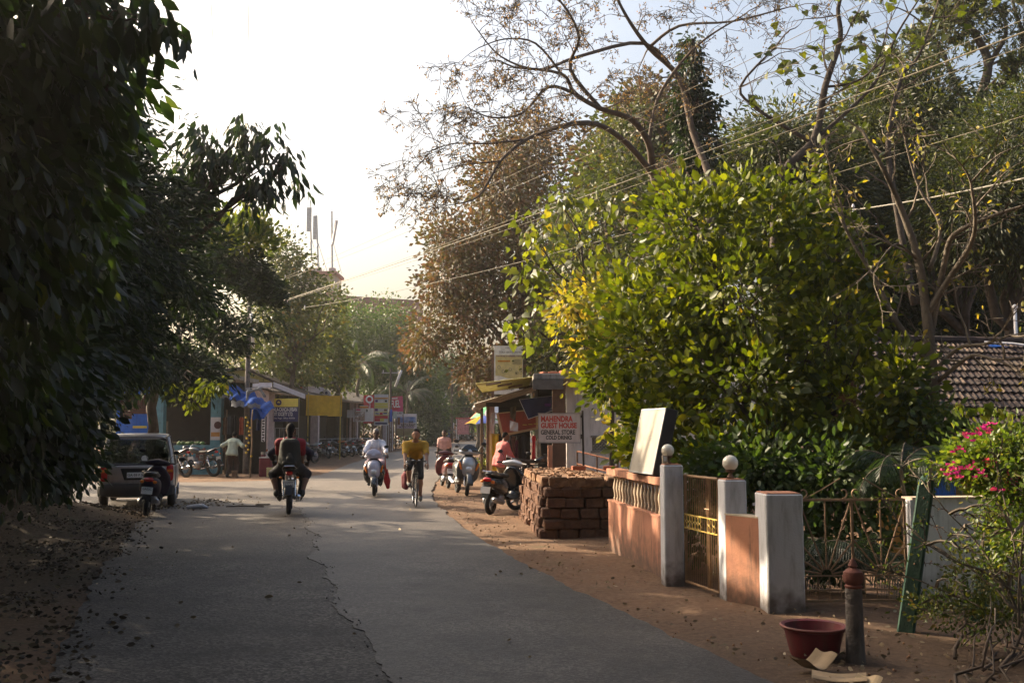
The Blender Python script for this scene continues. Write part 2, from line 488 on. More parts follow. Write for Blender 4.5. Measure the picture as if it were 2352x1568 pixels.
def crown_obj(parent, blobs, n, per, spread, size, kind, m, tint=(0.0, 1.0), shell=.55, droop=.3, out=.5, width=1.0, carve=False, name='crown', singles=0, wstuff=True, flat=1.0, sizevar=.25, zcut=None, gap=-0.28):
    pos, dirs, C, cl = crown_pts(blobs, n, per, spread, shell, droop, out, flat, gap)
    if zcut is not None:
        k = pos[:, 2] > zcut; pos, dirs, cl = pos[k], dirs[k], cl[k]
    if carve:
        k = sun_keep(pos, float(carve)); pos, dirs, cl = pos[k], dirs[k], cl[k]
    N_ = len(pos)
    tv = np.clip(cl * .55 + NP.random(N_) * .45, 0, 1); tv = tint[0] + (tint[1] - tint[0]) * tv
    sz = size * (1 + sizevar * NP.normal(size=N_)).clip(.4, 1.8)
    if singles:
        loc = parent.location
        dist = np.linalg.norm(pos - np.array((0, 0, CAM_H)), axis=1)
        vis = np.abs(pos[:, 0] / pos[:, 1]) < .55
        score = sz / dist + np.where(vis, 1, 0) - .02 * NP.random(N_)
        order = np.argsort(-score); sel = order[:singles]; rest = order[singles:]
        protos = []
        for q in range(10):
            V0, F0 = LEAF[kind]; V1 = V0.copy(); V1[:, 0] *= width
            V1[:, 2] *= .5 + q * .25
            protos.append(np_mesh('leaf', V1, F0, m, np.full(len(V0), tint[0] + (tint[1] - tint[0]) * (q + .5) / 10)))
        for j in sel:
            d = Vector(dirs[j]).normalized(); r_ = Vector(NP.normal(size=3)); s_ = d.cross(r_).normalized(); u_ = s_.cross(d)
            q = int(min(9, max(0, (tv[j] - tint[0]) / (tint[1] - tint[0] + 1e-6) * 10)))
            o = link('leaf', protos[q], parent)
            M = Matrix((s_, d, u_)).transposed().to_4x4(); sc = float(sz[j])
            o.matrix_local = Matrix.Translation(Vector(pos[j]) - loc) @ M @ Matrix.Scale(sc, 4)
        pos, dirs, sz, tv = pos[rest], dirs[rest], sz[rest], tv[rest]
    V, F, tt = leaf_arrays(pos, dirs, sz, tv, kind, width)
    V = V - np.array(parent.location)
    me = np_mesh(name, V, F, m, tt)
    o = link(name, me, parent)
    if wstuff: o['kind'] = 'stuff'
    return o, C
def limb_mb(mb, a, b, r1, r2, wob=.15, n=6, sides=6, sag=0.0):
    a = Vector(a); b = Vector(b); L = (b - a).length; pts = []
    for i in range(n + 1):
        t = i / n; p = a.lerp(b, t)
        if 0 < i: p += Vector((R.gauss(0, 1), R.gauss(0, 1), R.gauss(0, 1))) * wob * L * .12 * min(1, (1 - t) * 3 + .15)
        p.z += math.sin(t * math.pi) * (-sag)
        pts.append(p)
    mb.tube(pts, [r1 + (r2 - r1) * (i / n) for i in range(n + 1)], sides)
    return pts
def limbpart(t, m, *a, **k):
    mb = MB(); limb_mb(mb, *a, **k); return mb.build('twig', m, t, sm=2, world=True)
def tree(name, label, base, fork, blobs, n, per, spread, size, kind, m, bark, r0=.15, nl=14, cat='tree', group=None, extra=None, **kw):
    base = Vector(base); fork = Vector(fork)
    t = T(name, label, cat, base, 0, group)
    o, C = crown_obj(t, blobs, n, per, spread, size, kind, m, **kw)
    mb = MB(); limb_mb(mb, base - Vector((0, 0, .2)), fork, r0, r0 * .75, .12, 6, 8); mb.build('trunk', bark, t, sm=True, world=True)
    mb = MB()
    bs = sorted(blobs, key=lambda b: -b[3] * b[5])
    for b in bs[:8]:
        c = Vector(b[:3])
        pts = limb_mb(mb, fork, c, r0 * .6, r0 * .25, .3, 6, 6)
        for q in range(max(2, nl // len(bs[:8]))):
            k = NP.integers(len(C)); near = min((int(x) for x in NP.integers(len(C), size=6)), key=lambda i: (Vector(C[i]) - c).length)
            limb_mb(mb, pts[R.randint(3, 6)], C[near], r0 * .22, r0 * .05, .35, 5, 4)
    mb.build('branches', bark, t, sm=2, world=True)
    return t
# ------------------------------------------------------------------ shared materials
M_dirt = None
def ground_material():
    m = bpy.data.materials.new('laterite dirt'); m.use_nodes = True; nt = m.node_tree; N = nt.nodes; L = nt.links; b = N['Principled BSDF']
    b.inputs['Roughness'].default_value = .95; b.inputs['Specular IOR Level'].default_value = .2
    tc = N.new('ShaderNodeTexCoord')
    def nz(sc, det=6, rgh=.6):
        n = N.new('ShaderNodeTexNoise'); n.inputs['Scale'].default_value = sc; n.inputs['Detail'].default_value = det; n.inputs['Roughness'].default_value = rgh
        L.new(tc.outputs['Object'], n.inputs['Vector']); return n
    def ramp(src, a, c1, bb, c2):
        r = N.new('ShaderNodeValToRGB'); e = r.color_ramp.elements; e[0].position = a; e[1].position = bb; e[0].color = (*c1, 1); e[1].color = (*c2, 1)
        L.new(src, r.inputs[0]); return r
    def mixc(f, a, c):
        x = N.new('ShaderNodeMix'); x.data_type = 'RGBA'; L.new(f, x.inputs[0]); L.new(a, x.inputs[6]); L.new(c, x.inputs[7]); return x.outputs[2]
    red = ramp(nz(.9).outputs[0], .35, (.155, .082, .045), .7, (.25, .145, .085))
    fine = ramp(nz(14, 8, .75).outputs[0], .38, (.07, .046, .032), .62, (.25, .17, .115))
    base = mixc(nz(2.2).outputs[0], red.outputs[0], fine.outputs[0])
    humus = ramp(nz(22, 8, .8).outputs[0], .35, (.028, .02, .014), .68, (.13, .095, .065))
    sx = N.new('ShaderNodeSeparateXYZ'); L.new(tc.outputs['Object'], sx.inputs[0])
    n = nz(.6, 4)
    ad = N.new('ShaderNodeMath'); ad.operation = 'MULTIPLY_ADD'; L.new(n.outputs[0], ad.inputs[0]); ad.inputs[1].default_value = 3.0; L.new(sx.outputs[0], ad.inputs[2])
    mr = N.new('ShaderNodeMapRange'); L.new(ad.outputs[0], mr.inputs[0]); mr.inputs[1].default_value = -1.2; mr.inputs[2].default_value = -3.2
    ady = N.new('ShaderNodeMapRange'); L.new(sx.outputs[1], ady.inputs[0]); ady.inputs[1].default_value = 23; ady.inputs[2].default_value = 17
    mu = N.new('ShaderNodeMath'); mu.operation = 'MULTIPLY'; L.new(mr.outputs[0], mu.inputs[0]); L.new(ady.outputs[0], mu.inputs[1])
    base = mixc(mu.outputs[0], base, humus.outputs[0])
    # darker ground tone on the right, increasing towards the camera
    mr2 = N.new('ShaderNodeMapRange'); L.new(sx.outputs[1], mr2.inputs[0]); mr2.inputs[1].default_value = 9.8; mr2.inputs[2].default_value = 7.5; mr2.inputs[4].default_value = .75
    mgt = N.new('ShaderNodeMath'); mgt.operation = 'GREATER_THAN'; L.new(sx.outputs[0], mgt.inputs[0]); mgt.inputs[1].default_value = 0
    mu2 = N.new('ShaderNodeMath'); mu2.operation = 'MULTIPLY'; L.new(mr2.outputs[0], mu2.inputs[0]); L.new(mgt.outputs[0], mu2.inputs[1])
    soil = ramp(nz(18, 8, .8).outputs[0], .35, (.045, .032, .024), .68, (.15, .105, .075))
    base = mixc(mu2.outputs[0], base, soil.outputs[0])
    # thin moss and weeds
    g = ramp(nz(1.1, 5).outputs[0], .60, (0, 0, 0), .68, (1, 1, 1)); gg = ramp(nz(30, 4).outputs[0], .5, (0, 0, 0), .6, (.8, .8, .8))
    mg = N.new('ShaderNodeMath'); mg.operation = 'MULTIPLY'; L.new(g.outputs[0], mg.inputs[0]); L.new(gg.outputs[0], mg.inputs[1])
    gc = N.new('ShaderNodeRGB'); gc.outputs[0].default_value = (.06, .09, .035, 1)
    base = mixc(mg.outputs[0], base, gc.outputs[0])
    L.new(base, b.inputs['Base Color'])
    n5 = nz(9, 10, .75); bp = N.new('ShaderNodeBump'); bp.inputs['Strength'].default_value = .8; bp.inputs['Distance'].default_value = .05
    L.new(n5.outputs[0], bp.inputs['Height']); L.new(bp.outputs[0], b.inputs['Normal'])
    return m
def asphalt(name, c1, c2, speck, rough, bump):
    m = bpy.data.materials.new(name); m.use_nodes = True; nt = m.node_tree; N = nt.nodes; L = nt.links; b = N['Principled BSDF']
    b.inputs['Specular IOR Level'].default_value = .4
    tc = N.new('ShaderNodeTexCoord')
    def nz(sc, det=6, rgh=.6, src=None):
        n = N.new('ShaderNodeTexNoise'); n.inputs['Scale'].default_value = sc; n.inputs['Detail'].default_value = det; n.inputs['Roughness'].default_value = rgh
        L.new(src or tc.outputs['Object'], n.inputs['Vector']); return n
    r = N.new('ShaderNodeValToRGB'); e = r.color_ramp.elements; e[0].position = .38; e[1].position = .62; e[0].color = (*c1, 1); e[1].color = (*c2, 1)
    L.new(nz(.55, 7, .65).outputs[0], r.inputs[0])
    v = N.new('ShaderNodeTexVoronoi'); v.inputs['Scale'].default_value = 48; L.new(tc.outputs['Object'], v.inputs['Vector'])
    vr = N.new('ShaderNodeSeparateColor'); L.new(v.outputs['Color'], vr.inputs[0])
    mr = N.new('ShaderNodeMapRange'); L.new(vr.outputs[0], mr.inputs[0]); mr.inputs[1].default_value = 0.3; mr.inputs[2].default_value = 1; mr.inputs[3].default_value = 1 - speck * .5; mr.inputs[4].default_value = 1 + speck
    pw = N.new('ShaderNodeVectorMath'); pw.operation = 'SCALE'; L.new(r.outputs[0], pw.inputs[0]); L.new(mr.outputs[0], pw.inputs['Scale'])
    # dust tracks and oil blotches
    mp = N.new('ShaderNodeMapping'); mp.inputs['Rotation'].default_value = (0, 0, rad(-10)); mp.inputs['Scale'].default_value = (1.6, .16, 1); L.new(tc.outputs['Object'], mp.inputs[0])
    n2 = nz(1.0, 5, .6, mp.outputs[0])
    r2 = N.new('ShaderNodeMapRange'); L.new(n2.outputs[0], r2.inputs[0]); r2.inputs[1].default_value = .3; r2.inputs[2].default_value = .7; r2.inputs[3].default_value = .66; r2.inputs[4].default_value = 1.4
    p2 = N.new('ShaderNodeVectorMath'); p2.operation = 'SCALE'; L.new(pw.outputs[0], p2.inputs[0]); L.new(r2.outputs[0], p2.inputs['Scale'])
    n3 = nz(2.3, 3); r3 = N.new('ShaderNodeMapRange'); L.new(n3.outputs[0], r3.inputs[0]); r3.inputs[1].default_value = .56; r3.inputs[2].default_value = .66; r3.inputs[3].default_value = 1; r3.inputs[4].default_value = .55
    p3 = N.new('ShaderNodeVectorMath'); p3.operation = 'SCALE'; L.new(p2.outputs[0], p3.inputs[0]); L.new(r3.outputs[0], p3.inputs['Scale'])
    # patchy laterite dust, plus sunlit brightness painted in further along the road
    n6 = nz(.35, 6, .7); r6 = N.new('ShaderNodeMapRange'); L.new(n6.outputs[0], r6.inputs[0]); r6.inputs[1].default_value = .5; r6.inputs[2].default_value = .8; r6.inputs[4].default_value = .3
    s6 = N.new('ShaderNodeSeparateXYZ'); L.new(tc.outputs['Object'], s6.inputs[0]); y6 = N.new('ShaderNodeMapRange'); L.new(s6.outputs[1], y6.inputs[0]); y6.inputs[1].default_value = 12; y6.inputs[2].default_value = 24; y6.inputs[3].default_value = 0; y6.inputs[4].default_value = .55
    a6 = N.new('ShaderNodeMath'); a6.operation = 'ADD'; a6.use_clamp = True; L.new(r6.outputs[0], a6.inputs[0]); L.new(y6.outputs[0], a6.inputs[1])
    mx = N.new('ShaderNodeMix'); mx.data_type = 'RGBA'; L.new(a6.outputs[0], mx.inputs[0]); L.new(p3.outputs[0], mx.inputs[6]); mx.inputs[7].default_value = (.20, .165, .135, 1)
    L.new(mx.outputs[2], b.inputs['Base Color'])
    rr = N.new('ShaderNodeMapRange'); L.new(n2.outputs[0], rr.inputs[0]); rr.inputs[3].default_value = rough - .08; rr.inputs[4].default_value = rough + .1
    L.new(rr.outputs[0], b.inputs['Roughness'])
    n5 = nz(45, 8, .85); bp = N.new('ShaderNodeBump'); bp.inputs['Strength'].default_value = bump; bp.inputs['Distance'].default_value = .012
    L.new(n5.outputs[0], bp.inputs['Height'])
    bp2 = N.new('ShaderNodeBump'); bp2.inputs['Strength'].default_value = bump; bp2.inputs['Distance'].default_value = .006; L.new(v.outputs['Distance'], bp2.inputs['Height']); L.new(bp.outputs[0], bp2.inputs['Normal'])
    L.new(bp2.outputs[0], b.inputs['Normal'])
    return m
M_ground = ground_material()
M_old = asphalt('worn asphalt', (.019, .0175, .018), (.058, .051, .046), 1.4, .66, .9)
M_new = asphalt('smooth asphalt', (.022, .0205, .021), (.056, .049, .045), .9, .6, .45)
M_white = mat('weathered whitewash', (.62, .62, .60), .85, var=.07, scale=3, bump=.25, bscale=30, stain=(.13, .12, .09), stainamt=.65, base=.32)
M_pillar = mat('grey-white painted plaster', (.56, .56, .58), .85, var=.07, scale=4, bump=.35, bscale=60, stain=(.13, .12, .10), stainamt=.5, col2=(.42, .42, .42), mixs=1.4, mixw=(.5, .75), base=.30)
M_orange = mat('faded orange wall paint', (.42, .185, .105), .88, var=.12, scale=3, bump=.3, bscale=40, col2=(.36, .15, .09), mixs=2.5, stain=(.07, .05, .04), stainamt=.8, base=.45)
M_cream = mat('cream baluster paint', (.50, .40, .29), .8, var=.12, scale=6, bump=.2, stain=(.12, .09, .06), stainamt=.5)
M_later = mat('laterite stone', (.17, .08, .042), .97, var=.3, scale=5, bump=1.0, bscale=22, bdist=.03, col2=(.09, .045, .028), mixs=6, mixw=(.4, .62))
M_laterd = mat('dusty laterite top', (.30, .17, .09), .97, var=.3, scale=7, bump=1.0, bscale=20, bdist=.04, col2=(.16, .085, .05), mixs=9, mixw=(.4, .62))
M_brick = mat('fired brick', (.34, .11, .06), .9, var=.2, scale=8, bump=.5)
M_rust = mat('rusty iron', (.17, .10, .065), .75, .35, var=.35, scale=12, bump=.3, bscale=60)
M_sun = mat('rust brown gate bars', (.30, .19, .11), .7, .2, var=.3)
M_gate = mat('brown painted iron', (.24, .14, .07), .5, .3, var=.25, scale=10)
M_yell = mat('yellow painted iron', (.55, .38, .08), .5, var=.15)
M_dark = mat('blackened timber', (.035, .028, .022), .85, var=.3)
M_wood = mat('weathered timber', (.16, .105, .065), .85, var=.3, scale=9, bump=.4)
M_bark = mat('dark bark', (.06, .045, .035), .95, var=.35, scale=5, bump=.9, bscale=18, bdist=.03)
M_barkp = mat('pale bark', (.12, .095, .07), .95, var=.3, scale=5, bump=.7, bscale=18, bdist=.03)
M_twig = mat('grey brown twigs', (.09, .065, .05), .9, var=.3)
M_conc = mat('stained concrete', (.25, .235, .21), .92, var=.2, scale=2.5, bump=.5, bscale=25, stain=(.05, .045, .04), stainamt=.8)
M_greenp = mat('dark green painted concrete', (.013, .052, .032), .8, var=.25, scale=7, bump=.6, bscale=70, col2=(.035, .08, .055), mixs=14, mixw=(.55, .8))
M_black = mat('black plastic', (.012, .012, .013), .45, var=.1)
M_tyre = mat('tyre rubber', (.018, .017, .017), .85, var=.2, bump=.3)
M_chrome = mat('chrome', (.62, .62, .64), .16, 1.0, var=.05)
M_steel = mat('dull steel', (.34, .34, .36), .42, .9, var=.15)
M_glassd = mat('dark window glass', (.02, .025, .03), .08, var=.05, spec=.8)
M_redl = mat('red lamp lens', (.42, .012, .012), .2, var=.1, spec=.7)
M_orl = mat('amber lamp lens', (.75, .20, .02), .2, var=.1)
M_clear = mat('clear lamp lens', (.72, .74, .76), .12, .2, var=.05)
M_plate = mat('white plate', (.70, .70, .68), .5, var=.08)
M_ink = mat('black ink', (.015, .015, .018), .7, var=.05)
M_globe = mat('opal glass globe', (.78, .72, .60), .22, var=.04, spec=.6)
M_vinyl = mat('black vinyl seat', (.014, .013, .013), .38, var=.2, bump=.2)
M_sheet = mat('corroded metal sheet', (.36, .33, .28), .6, .25, var=.25, scale=3, stain=(.14, .07, .035), stainamt=.8, bump=.2)
M_tiler = mat('mangalore roof tile', (.034, .017, .013), .9, var=.35, scale=2.2, bump=.6, bscale=25, col2=(.022, .014, .012), mixs=2.5, mixw=(.4, .6))
M_fibro = mat('old fibre sheet roof', (.28, .25, .22), .9, var=.15, scale=2, stain=(.07, .06, .05), stainamt=.7)

# ------------------------------------------------------------------ terrain and road
def lerp_tab(tab, y):
    if y <= tab[0][0]: return tab[0][1]
    for (a, va), (b, vb) in zip(tab, tab[1:]):
        if y <= b: return va + (vb - va) * (y - a) / (b - a)
    return tab[-1][1]
EDGE_R = [(0, 3.0), (3, 2.4), (6.5, 1.74), (9.5, .93), (12.7, .08), (16, -.62), (19.65, -1.25), (23.2, -1.79), (27, -2.15), (30.9, -2.38), (40, -2.7), (60, -2.6), (80, -1.2), (100, 1.2), (118, 4.5), (140, 12)]
EDGE_L = [(0, -2.2), (3, -2.6), (7, -3.15), (12.1, -4.9), (17.8, -6.6), (20.5, -7.4), (22, -9), (23.5, -13), (25, -24), (31.2, -24), (31.8, -10), (33, -7.6), (37, -7.06), (50, -8), (66, -8.5), (80, -7.2), (100, -6.0), (118, -3.5), (140, 3)]
SEAM = [(0, .6), (6.5, -.72), (8.16, -1.2), (9.15, -1.54), (12.5, -2.38), (17, -3.38), (20, -4.2), (23, -5.0), (26, -4.6), (28, -3.2), (29.5, -2.4)]
def eR(y): return lerp_tab(EDGE_R, y) + .09 * noise.noise(Vector((y * .9, 1, 0))) + .04 * noise.noise(Vector((y * 4, 2, 0)))
def eL(y): return lerp_tab(EDGE_L, y) + .16 * noise.noise(Vector((y * .7, 5, 0))) + .06 * noise.noise(Vector((y * 4, 7, 0)))
def eS(y): return lerp_tab(SEAM, y) + 0.20 * noise.noise(Vector((y * .8, 15, 0))) + .05 * noise.noise(Vector((y * 5, 17, 0))) + .035 * noise.noise(Vector((y * 16, 17, 0)))
def sheet(name, fl, fr, ys, z, m, nx=10, skirt=.06):
    V = []; F = []
    for y in ys:
        a, b = fl(y), fr(y)
        V.append((a, y, H(a, y) + z - skirt))
        for i in range(nx + 1):
            x = a + (b - a) * i / nx; V.append((x, y, H(max(x, -6), y) + z if x > -8 else H(-6, y) + z))
        V.append((b, y, H(b, y) + z - skirt))
    k = nx + 3
    for j in range(len(ys) - 1):
        for i in range(k - 1): F.append((j * k + i, j * k + i + 1, (j + 1) * k + i + 1, (j + 1) * k + i))
    F.append(tuple(range(k))[::-1])
    me = bpy.data.meshes.new(name); me.from_pydata(V, [], F); me.materials.append(m)
    o = link(name, me); tag(o, kind='structure'); return o
ys = [0.0 + .1 * i for i in range(400)] + [40 + i for i in range(101)]
sheet('road', eL, eR, ys, .012, M_old, 14)
ys2 = [0.0 + .06 * i for i in range(int(29.5 / .06))]
sheet('road_overlay', eS, lambda y: eR(y) - .01, ys2, .020, M_new, 8, .006)
def ground():
    xs = [-430, -200, -100, -60, -40, -30] + [-24 + .4 * i for i in range(int(44 / .4))] + [20, 25, 32, 45, 70, 120, 250, 420]
    yy = [-110, -30, -12, -4] + [.4 * i for i in range(120)] + [48 + 2 * i for i in range(50)] + [150, 165, 185, 220, 280, 370, 500]
    V = []
    for y in yy:
        for x in xs:
            z = H(x, y) if -4 <= y < 400 else H(x, min(max(y, 0), 140))
            if abs(x) < 30 and y < 60:
                z += .05 * noise.noise(Vector((x * .9, y * .9, 0))) + .02 * noise.noise(Vector((x * 3, y * 3, 4)))
                a, b = lerp_tab(EDGE_L, y), lerp_tab(EDGE_R, y)
                if x > -8: zz = min(x - a, b - x)
                else: zz = min(x - a, b - x)
                if zz > -.6: z = min(z, H(x, y) - .035 * sm(-.6, .5, zz)) if zz > 0 else z * (1 - sm(-.6, 0, zz)) + (H(x, y) - .0) * sm(-.6, 0, zz)
                if zz > 0: z = H(max(x, -6) if x < -6 else x, y) - .04
            V.append((x, y, z))
    n = len(xs); F = [(j * n + i, j * n + i + 1, (j + 1) * n + i + 1, (j + 1) * n + i) for j in range(len(yy) - 1) for i in range(n - 1)]
    me = bpy.data.meshes.new('ground'); me.from_pydata(V, [], F); me.materials.append(M_ground)
    o = link('ground', me); smooth(o); tag(o, kind='structure')
ground()

# ------------------------------------------------------------------ right side: boundary wall, pillars, gates
def wallseg(mb, a, b, th, z0, z1, bev=.01):
    """upright slab from ground point a to b, thickness th to the right of a->b"""
    a = Vector(a); b = Vector(b); d = (b - a).normalized(); n = Vector((-d.y, d.x)) * th
    ring = lambda z: [(a.x, a.y, z), (b.x, b.y, z), (b.x + n.x, b.y + n.y, z), (a.x + n.x, a.y + n.y, z)]
    mb.loft([ring(z0), ring(z1)])
W0 = Vector((1.36, 14.2)); W1 = Vector((1.69, 11.25))   # far and near end of the balustrade wall
bw = T('balustrade_wall', 'faded orange boundary wall with a row of cream balusters, beside the stacked laterite blocks', 'wall', (1.55, 12.7, 0))
mb = MB(); wallseg(mb, W0, W1, .16, -.3, .655); mb.build('wall_base', M_orange, bw, world=True)
mb = MB(); wallseg(mb, W0 + Vector((-.02, .02)), W1 + Vector((-.02, 0)), .20, 1.03, 1.115); mb.build('top_rail', M_orange, bw, world=True)
mb = MB(); wallseg(mb, W0 + Vector((-.012, .02)), W1 + Vector((-.012, 0)), .184, .657, .68); mb.build('lower_rail', M_orange, bw, world=True)
mb = MB(); wallseg(mb, W1 + Vector((-.024, -.002)), W1 + Vector((-.004, -.17)), .2, -.3, 1.112); mb.build('end_pier', M_orange, bw, world=True)
prof = [(.030, 0), (.034, .015), (.034, .03), (.022, .045), (.030, .09), (.044, .14), (.040, .175), (.020, .235), (.018, .25), (.032, .262), (.032, .275), (.030, .295)]
mb = MB(); mb.lathe([(r_ * .74, z_) for r_, z_ in prof], 10); balme = mb.mesh('baluster', M_cream); balme.shade_smooth()
nb = 17
for i in range(nb):
    p = W0.lerp(W1, (i + .6) / nb); o = link('baluster', balme, bw)
    o.location = (p.x + .08 - bw.location.x, p.y - bw.location.y, .6802); o.scale = (1, 1, 1.186)
def pillar(label, c, w, dpt, z1, rz, m, cat='gate pillar', group='pale pillars of the roadside gates', cap=.0):
    t = T('gate_pillar', label, cat, (c[0], c[1], 0), rz, group)
    mb = MB(); mb.box((0, 0, (z1 - .25) / 2), (w, dpt, z1 + .25), b=.012)
    import bmesh
    o = mb.build('shaft', m, t); bm = bmesh.new(); bm.from_mesh(o.data); bmesh.ops.subdivide_edges(bm, edges=[e for e in bm.edges if e.calc_length() > .15], cuts=14, use_grid_fill=True)
    for v in bm.verts:
        q = noise.noise(v.co * 9 + Vector((c[0] * 7, 0, 0))); k = max(0, noise.noise(v.co * 5 + Vector((0, c[1] * 5, 3))) - .25); v.co.x -= (v.co.x) * (.018 * q + .12 * k * (abs(v.co.x) > w * .4 and abs(v.co.y) > dpt * .4)); v.co.y -= v.co.y * .018 * q
    bm.to_mesh(o.data); bm.free()
    mb = MB(); mb.box((0, 0, z1 + .004), (w - .03, dpt - .03, .012), b=.003); mb.build('mortar_cap', M_orange, t)
    return t
p1 = pillar('slim grey-white gate pillar carrying a globe lamp, between the balustrade wall and the barred gate', (1.735, 10.93), .21, .22, 1.275, rad(4), M_pillar)
p2 = pillar('short grey-white gate pillar with a globe lamp, on the right of the barred gate', (2.17, 9.92), .22, .24, 1.165, rad(6), M_pillar)
p3 = pillar('widest white pillar, mildew stained, at the left end of the sunburst iron gate', (2.47, 9.33), .345, .36, 1.07, rad(3), M_pillar)
ow = T('low_wall', 'short orange plaster wall with black mould between two pale pillars', 'wall', (2.2, 9.6, 0))
mb = MB(); wallseg(mb, (2.075, 9.80), (2.295, 9.38), .16, -.3, .83); mb.build('wall_body', M_orange, ow, world=True)
mb = MB(); wallseg(mb, (2.067, 9.805), (2.29, 9.385), .176, .832, .845); mb.build('mortar_cap', M_cream, ow, world=True)
def globe(label, c, r, fc=None):
    t = T('globe_lamp', label, 'lamp', c, 0, 'globe lamps on the gate pillars')
    mb = MB(); mb.lathe([(.001, 0), (.035, 0), (.04, .012), (.022, .03), (.018, .055), (.045, .065), (.05, .085), (.001, .087)], 14); mb.build('lamp_holder', M_rust, t, sm=True)
    mb = MB(); mb.ell((0, 0, .075 + r * .96), r, 24, 16); mb.build('globe', M_globe, t, sm=2)
    return t
globe('white globe lamp on the slim pillar beside the leaning sign box', (1.70, 10.93, 1.288), .070)
globe('white globe lamp on the pillar right of the barred gate', (2.16, 9.92, 1.178), .078)
sw = T('switch_box', 'small yellowish junction box on top of the slim gate pillar', 'junction box', (1.655, 10.86, 1.291)); mb = MB(); mb.box((0, 0, .045), (.055, .05, .09), b=.006); mb.build('case', M_cream, sw); mb = MB(); mb.box((0, -.028, .05), (.03, .006, .05)); mb.build('cover', M_plate, sw)

# barred gate
A = Vector((1.86, 10.80)); B = Vector((2.055, 10.02))
gt = T('barred_gate', 'brown iron gate of thin upright bars with a yellow ring band, closed between two pillars', 'gate', (A.x, A.y, 0), math.atan2(B.y - A.y, B.x - A.x))
GL = (B - A).length
mb = MB()
for z in (.05, 1.165): mb.tube([(0, 0, z), (GL, 0, z)], .016, 8)
for x in (.0, GL * .70, GL * .74, GL): mb.tube([(x, 0, .05), (x, 0, 1.165)], .014, 8)
mb.build('gate_frame', M_gate, gt, sm=True)
barm = MB(); barm.tube([(0, 0, .06), (0, 0, 1.155)], .0045, 6); bme = barm.mesh('bar', M_gate)
for i in range(11): link('bar', bme, gt).location = (GL * .70 * (i + 1) / 12, 0, 0)
for i in range(4): link('bar', bme, gt).location = (GL * (.74 + .26 * (i + 1) / 5), 0, 0)
for z in (.615, .76):
    mb = MB(); mb.box((GL * .5, -.012, z), (GL, .008, .012)); mb.build('band_rail', M_yell, gt)
mb = MB(); mb.torus((0, 0, 0), .033, .004, 'x', 16, 5); rme = mb.mesh('ring', M_yell)
for i in range(8):
    for dz in (-.035, .035):
        o = link('ring', rme, gt); o.location = (GL * .70 * (i + .5) / 8 if i < 6 else GL * (.76 + .14 * (i - 6)), -.016, .6875 + dz); o.rotation_euler = (0, 0, rad(90))
mb = MB(); mb.tube([(GL * .66, -.02, .85), (GL * .8, -.02, .85)], .008, 6); mb.tube([(GL * .72, -.02, .85), (GL * .72, -.03, .80)], .006, 6); mb.build('latch', M_gate, gt)
mb = MB()
for i in range(9): mb.torus((GL * .7 + .006 * (i % 2), -.02 - .01 * math.sin(i), 1.15 - .02 * i), .011, .003, 'x', 8, 4)
mb.build('chain', M_rust, gt)
# sunburst gate
sb = T('sunburst_gate', 'rusty iron gate with sunburst bars and curled scrolls on top, right of the widest pillar', 'gate', (2.68, 9.42, 0), rad(4))
SW = 1.02; mb = MB()
mb.box((SW / 2, 0, 1.0), (SW, .025, .022)); mb.box((SW / 2, 0, .07), (SW, .022, .02)); mb.box((SW / 2, 0, .30), (SW, .018, .014)); mb.box((SW / 2, 0, .17), (SW, .018, .012))
for x in (.0, SW * .5, SW): mb.box((x, 0, .535), (.022, .022, .95))
mb.build('gate_frame', M_sun, sb)
def bars(c, zc, x0, x1, n0=9):
    for i in range(n0):
        a = math.pi * (i + .5) / n0
        dx, dz = math.cos(a), math.sin(a)
        t = min((x1 - c) / dx if dx > 1e-6 else 9, (x0 - c) / dx if dx < -1e-6 else 9, (.99 - zc) / dz)
        mb = MB(); mb.tube([(c + .05 * dx, 0, zc + .05 * dz), (c + t * dx, 0, zc + t * dz)], 0.0095, 5); mb.build('sunburst_bar', M_sun, sb)
bars(SW * .77, .31, SW * .5, SW, 9); bars(SW * .25, .31, 0, SW * .5, 9)
for i in range(9):
    mb = MB(); x = SW * (i + .5) / 9; mb.tube([(x, .004, .07), (x, .004, .30)], .005, 5); mb.build('bar', M_sun, sb)
for c, fl in ((.04, 1), (.42, 1), (.55, -1), (.97, -1)):
    mb = MB(); pts = []
    for k in range(26):
        a = k / 25 * 3.7; r_ = .055 * (1 - .62 * k / 25)
        pts.append((SW * c + fl * (r_ * math.cos(a - 1.6)) * 1.0, 0, 1.012 + .055 + r_ * math.sin(a - 1.6)))
    mb.tube(pts, .008, 5); mb.build('scroll', M_sun, sb)
for x0, x1 in ((.06, .40), (.95, .62)):
    mb = MB(); mb.tube([(SW * x0, 0, 1.012), (SW * (x0 + x1) / 2, 0, 1.10), (SW * x1, 0, 1.20)], .006, 5); mb.build('stay_bar', M_sun, sb)
mb = MB(); mb.box((SW * .93, -.02, .55), (.1, .02, .012)); mb.build('latch', M_sun, sb)
# white wall right of the sunburst gate
ww = T('garden_wall', 'low whitewashed garden wall behind the leaning green posts', 'wall', (3.72, 9.5, 0))
mb = MB(); wallseg(mb, (3.76, 9.44), (7.2, 10.0), .16, -.4, 1.0); mb.build('wall_body', M_white, ww, world=True)
mb = MB(); mb.box((3.745, 9.50, .32), (.03, .16, 1.36)); mb.build('end_strip', M_pillar, ww, world=True)
ca = Vector((3.76, 9.44)); cd = (Vector((7.2, 10.0)) - ca).normalized()
mb = MB(); wallseg(mb, (3.752, 9.425), (7.2, 9.985), .19, 1.002, 1.022); mb.build('mortar_cap', M_cream, ww, world=True)

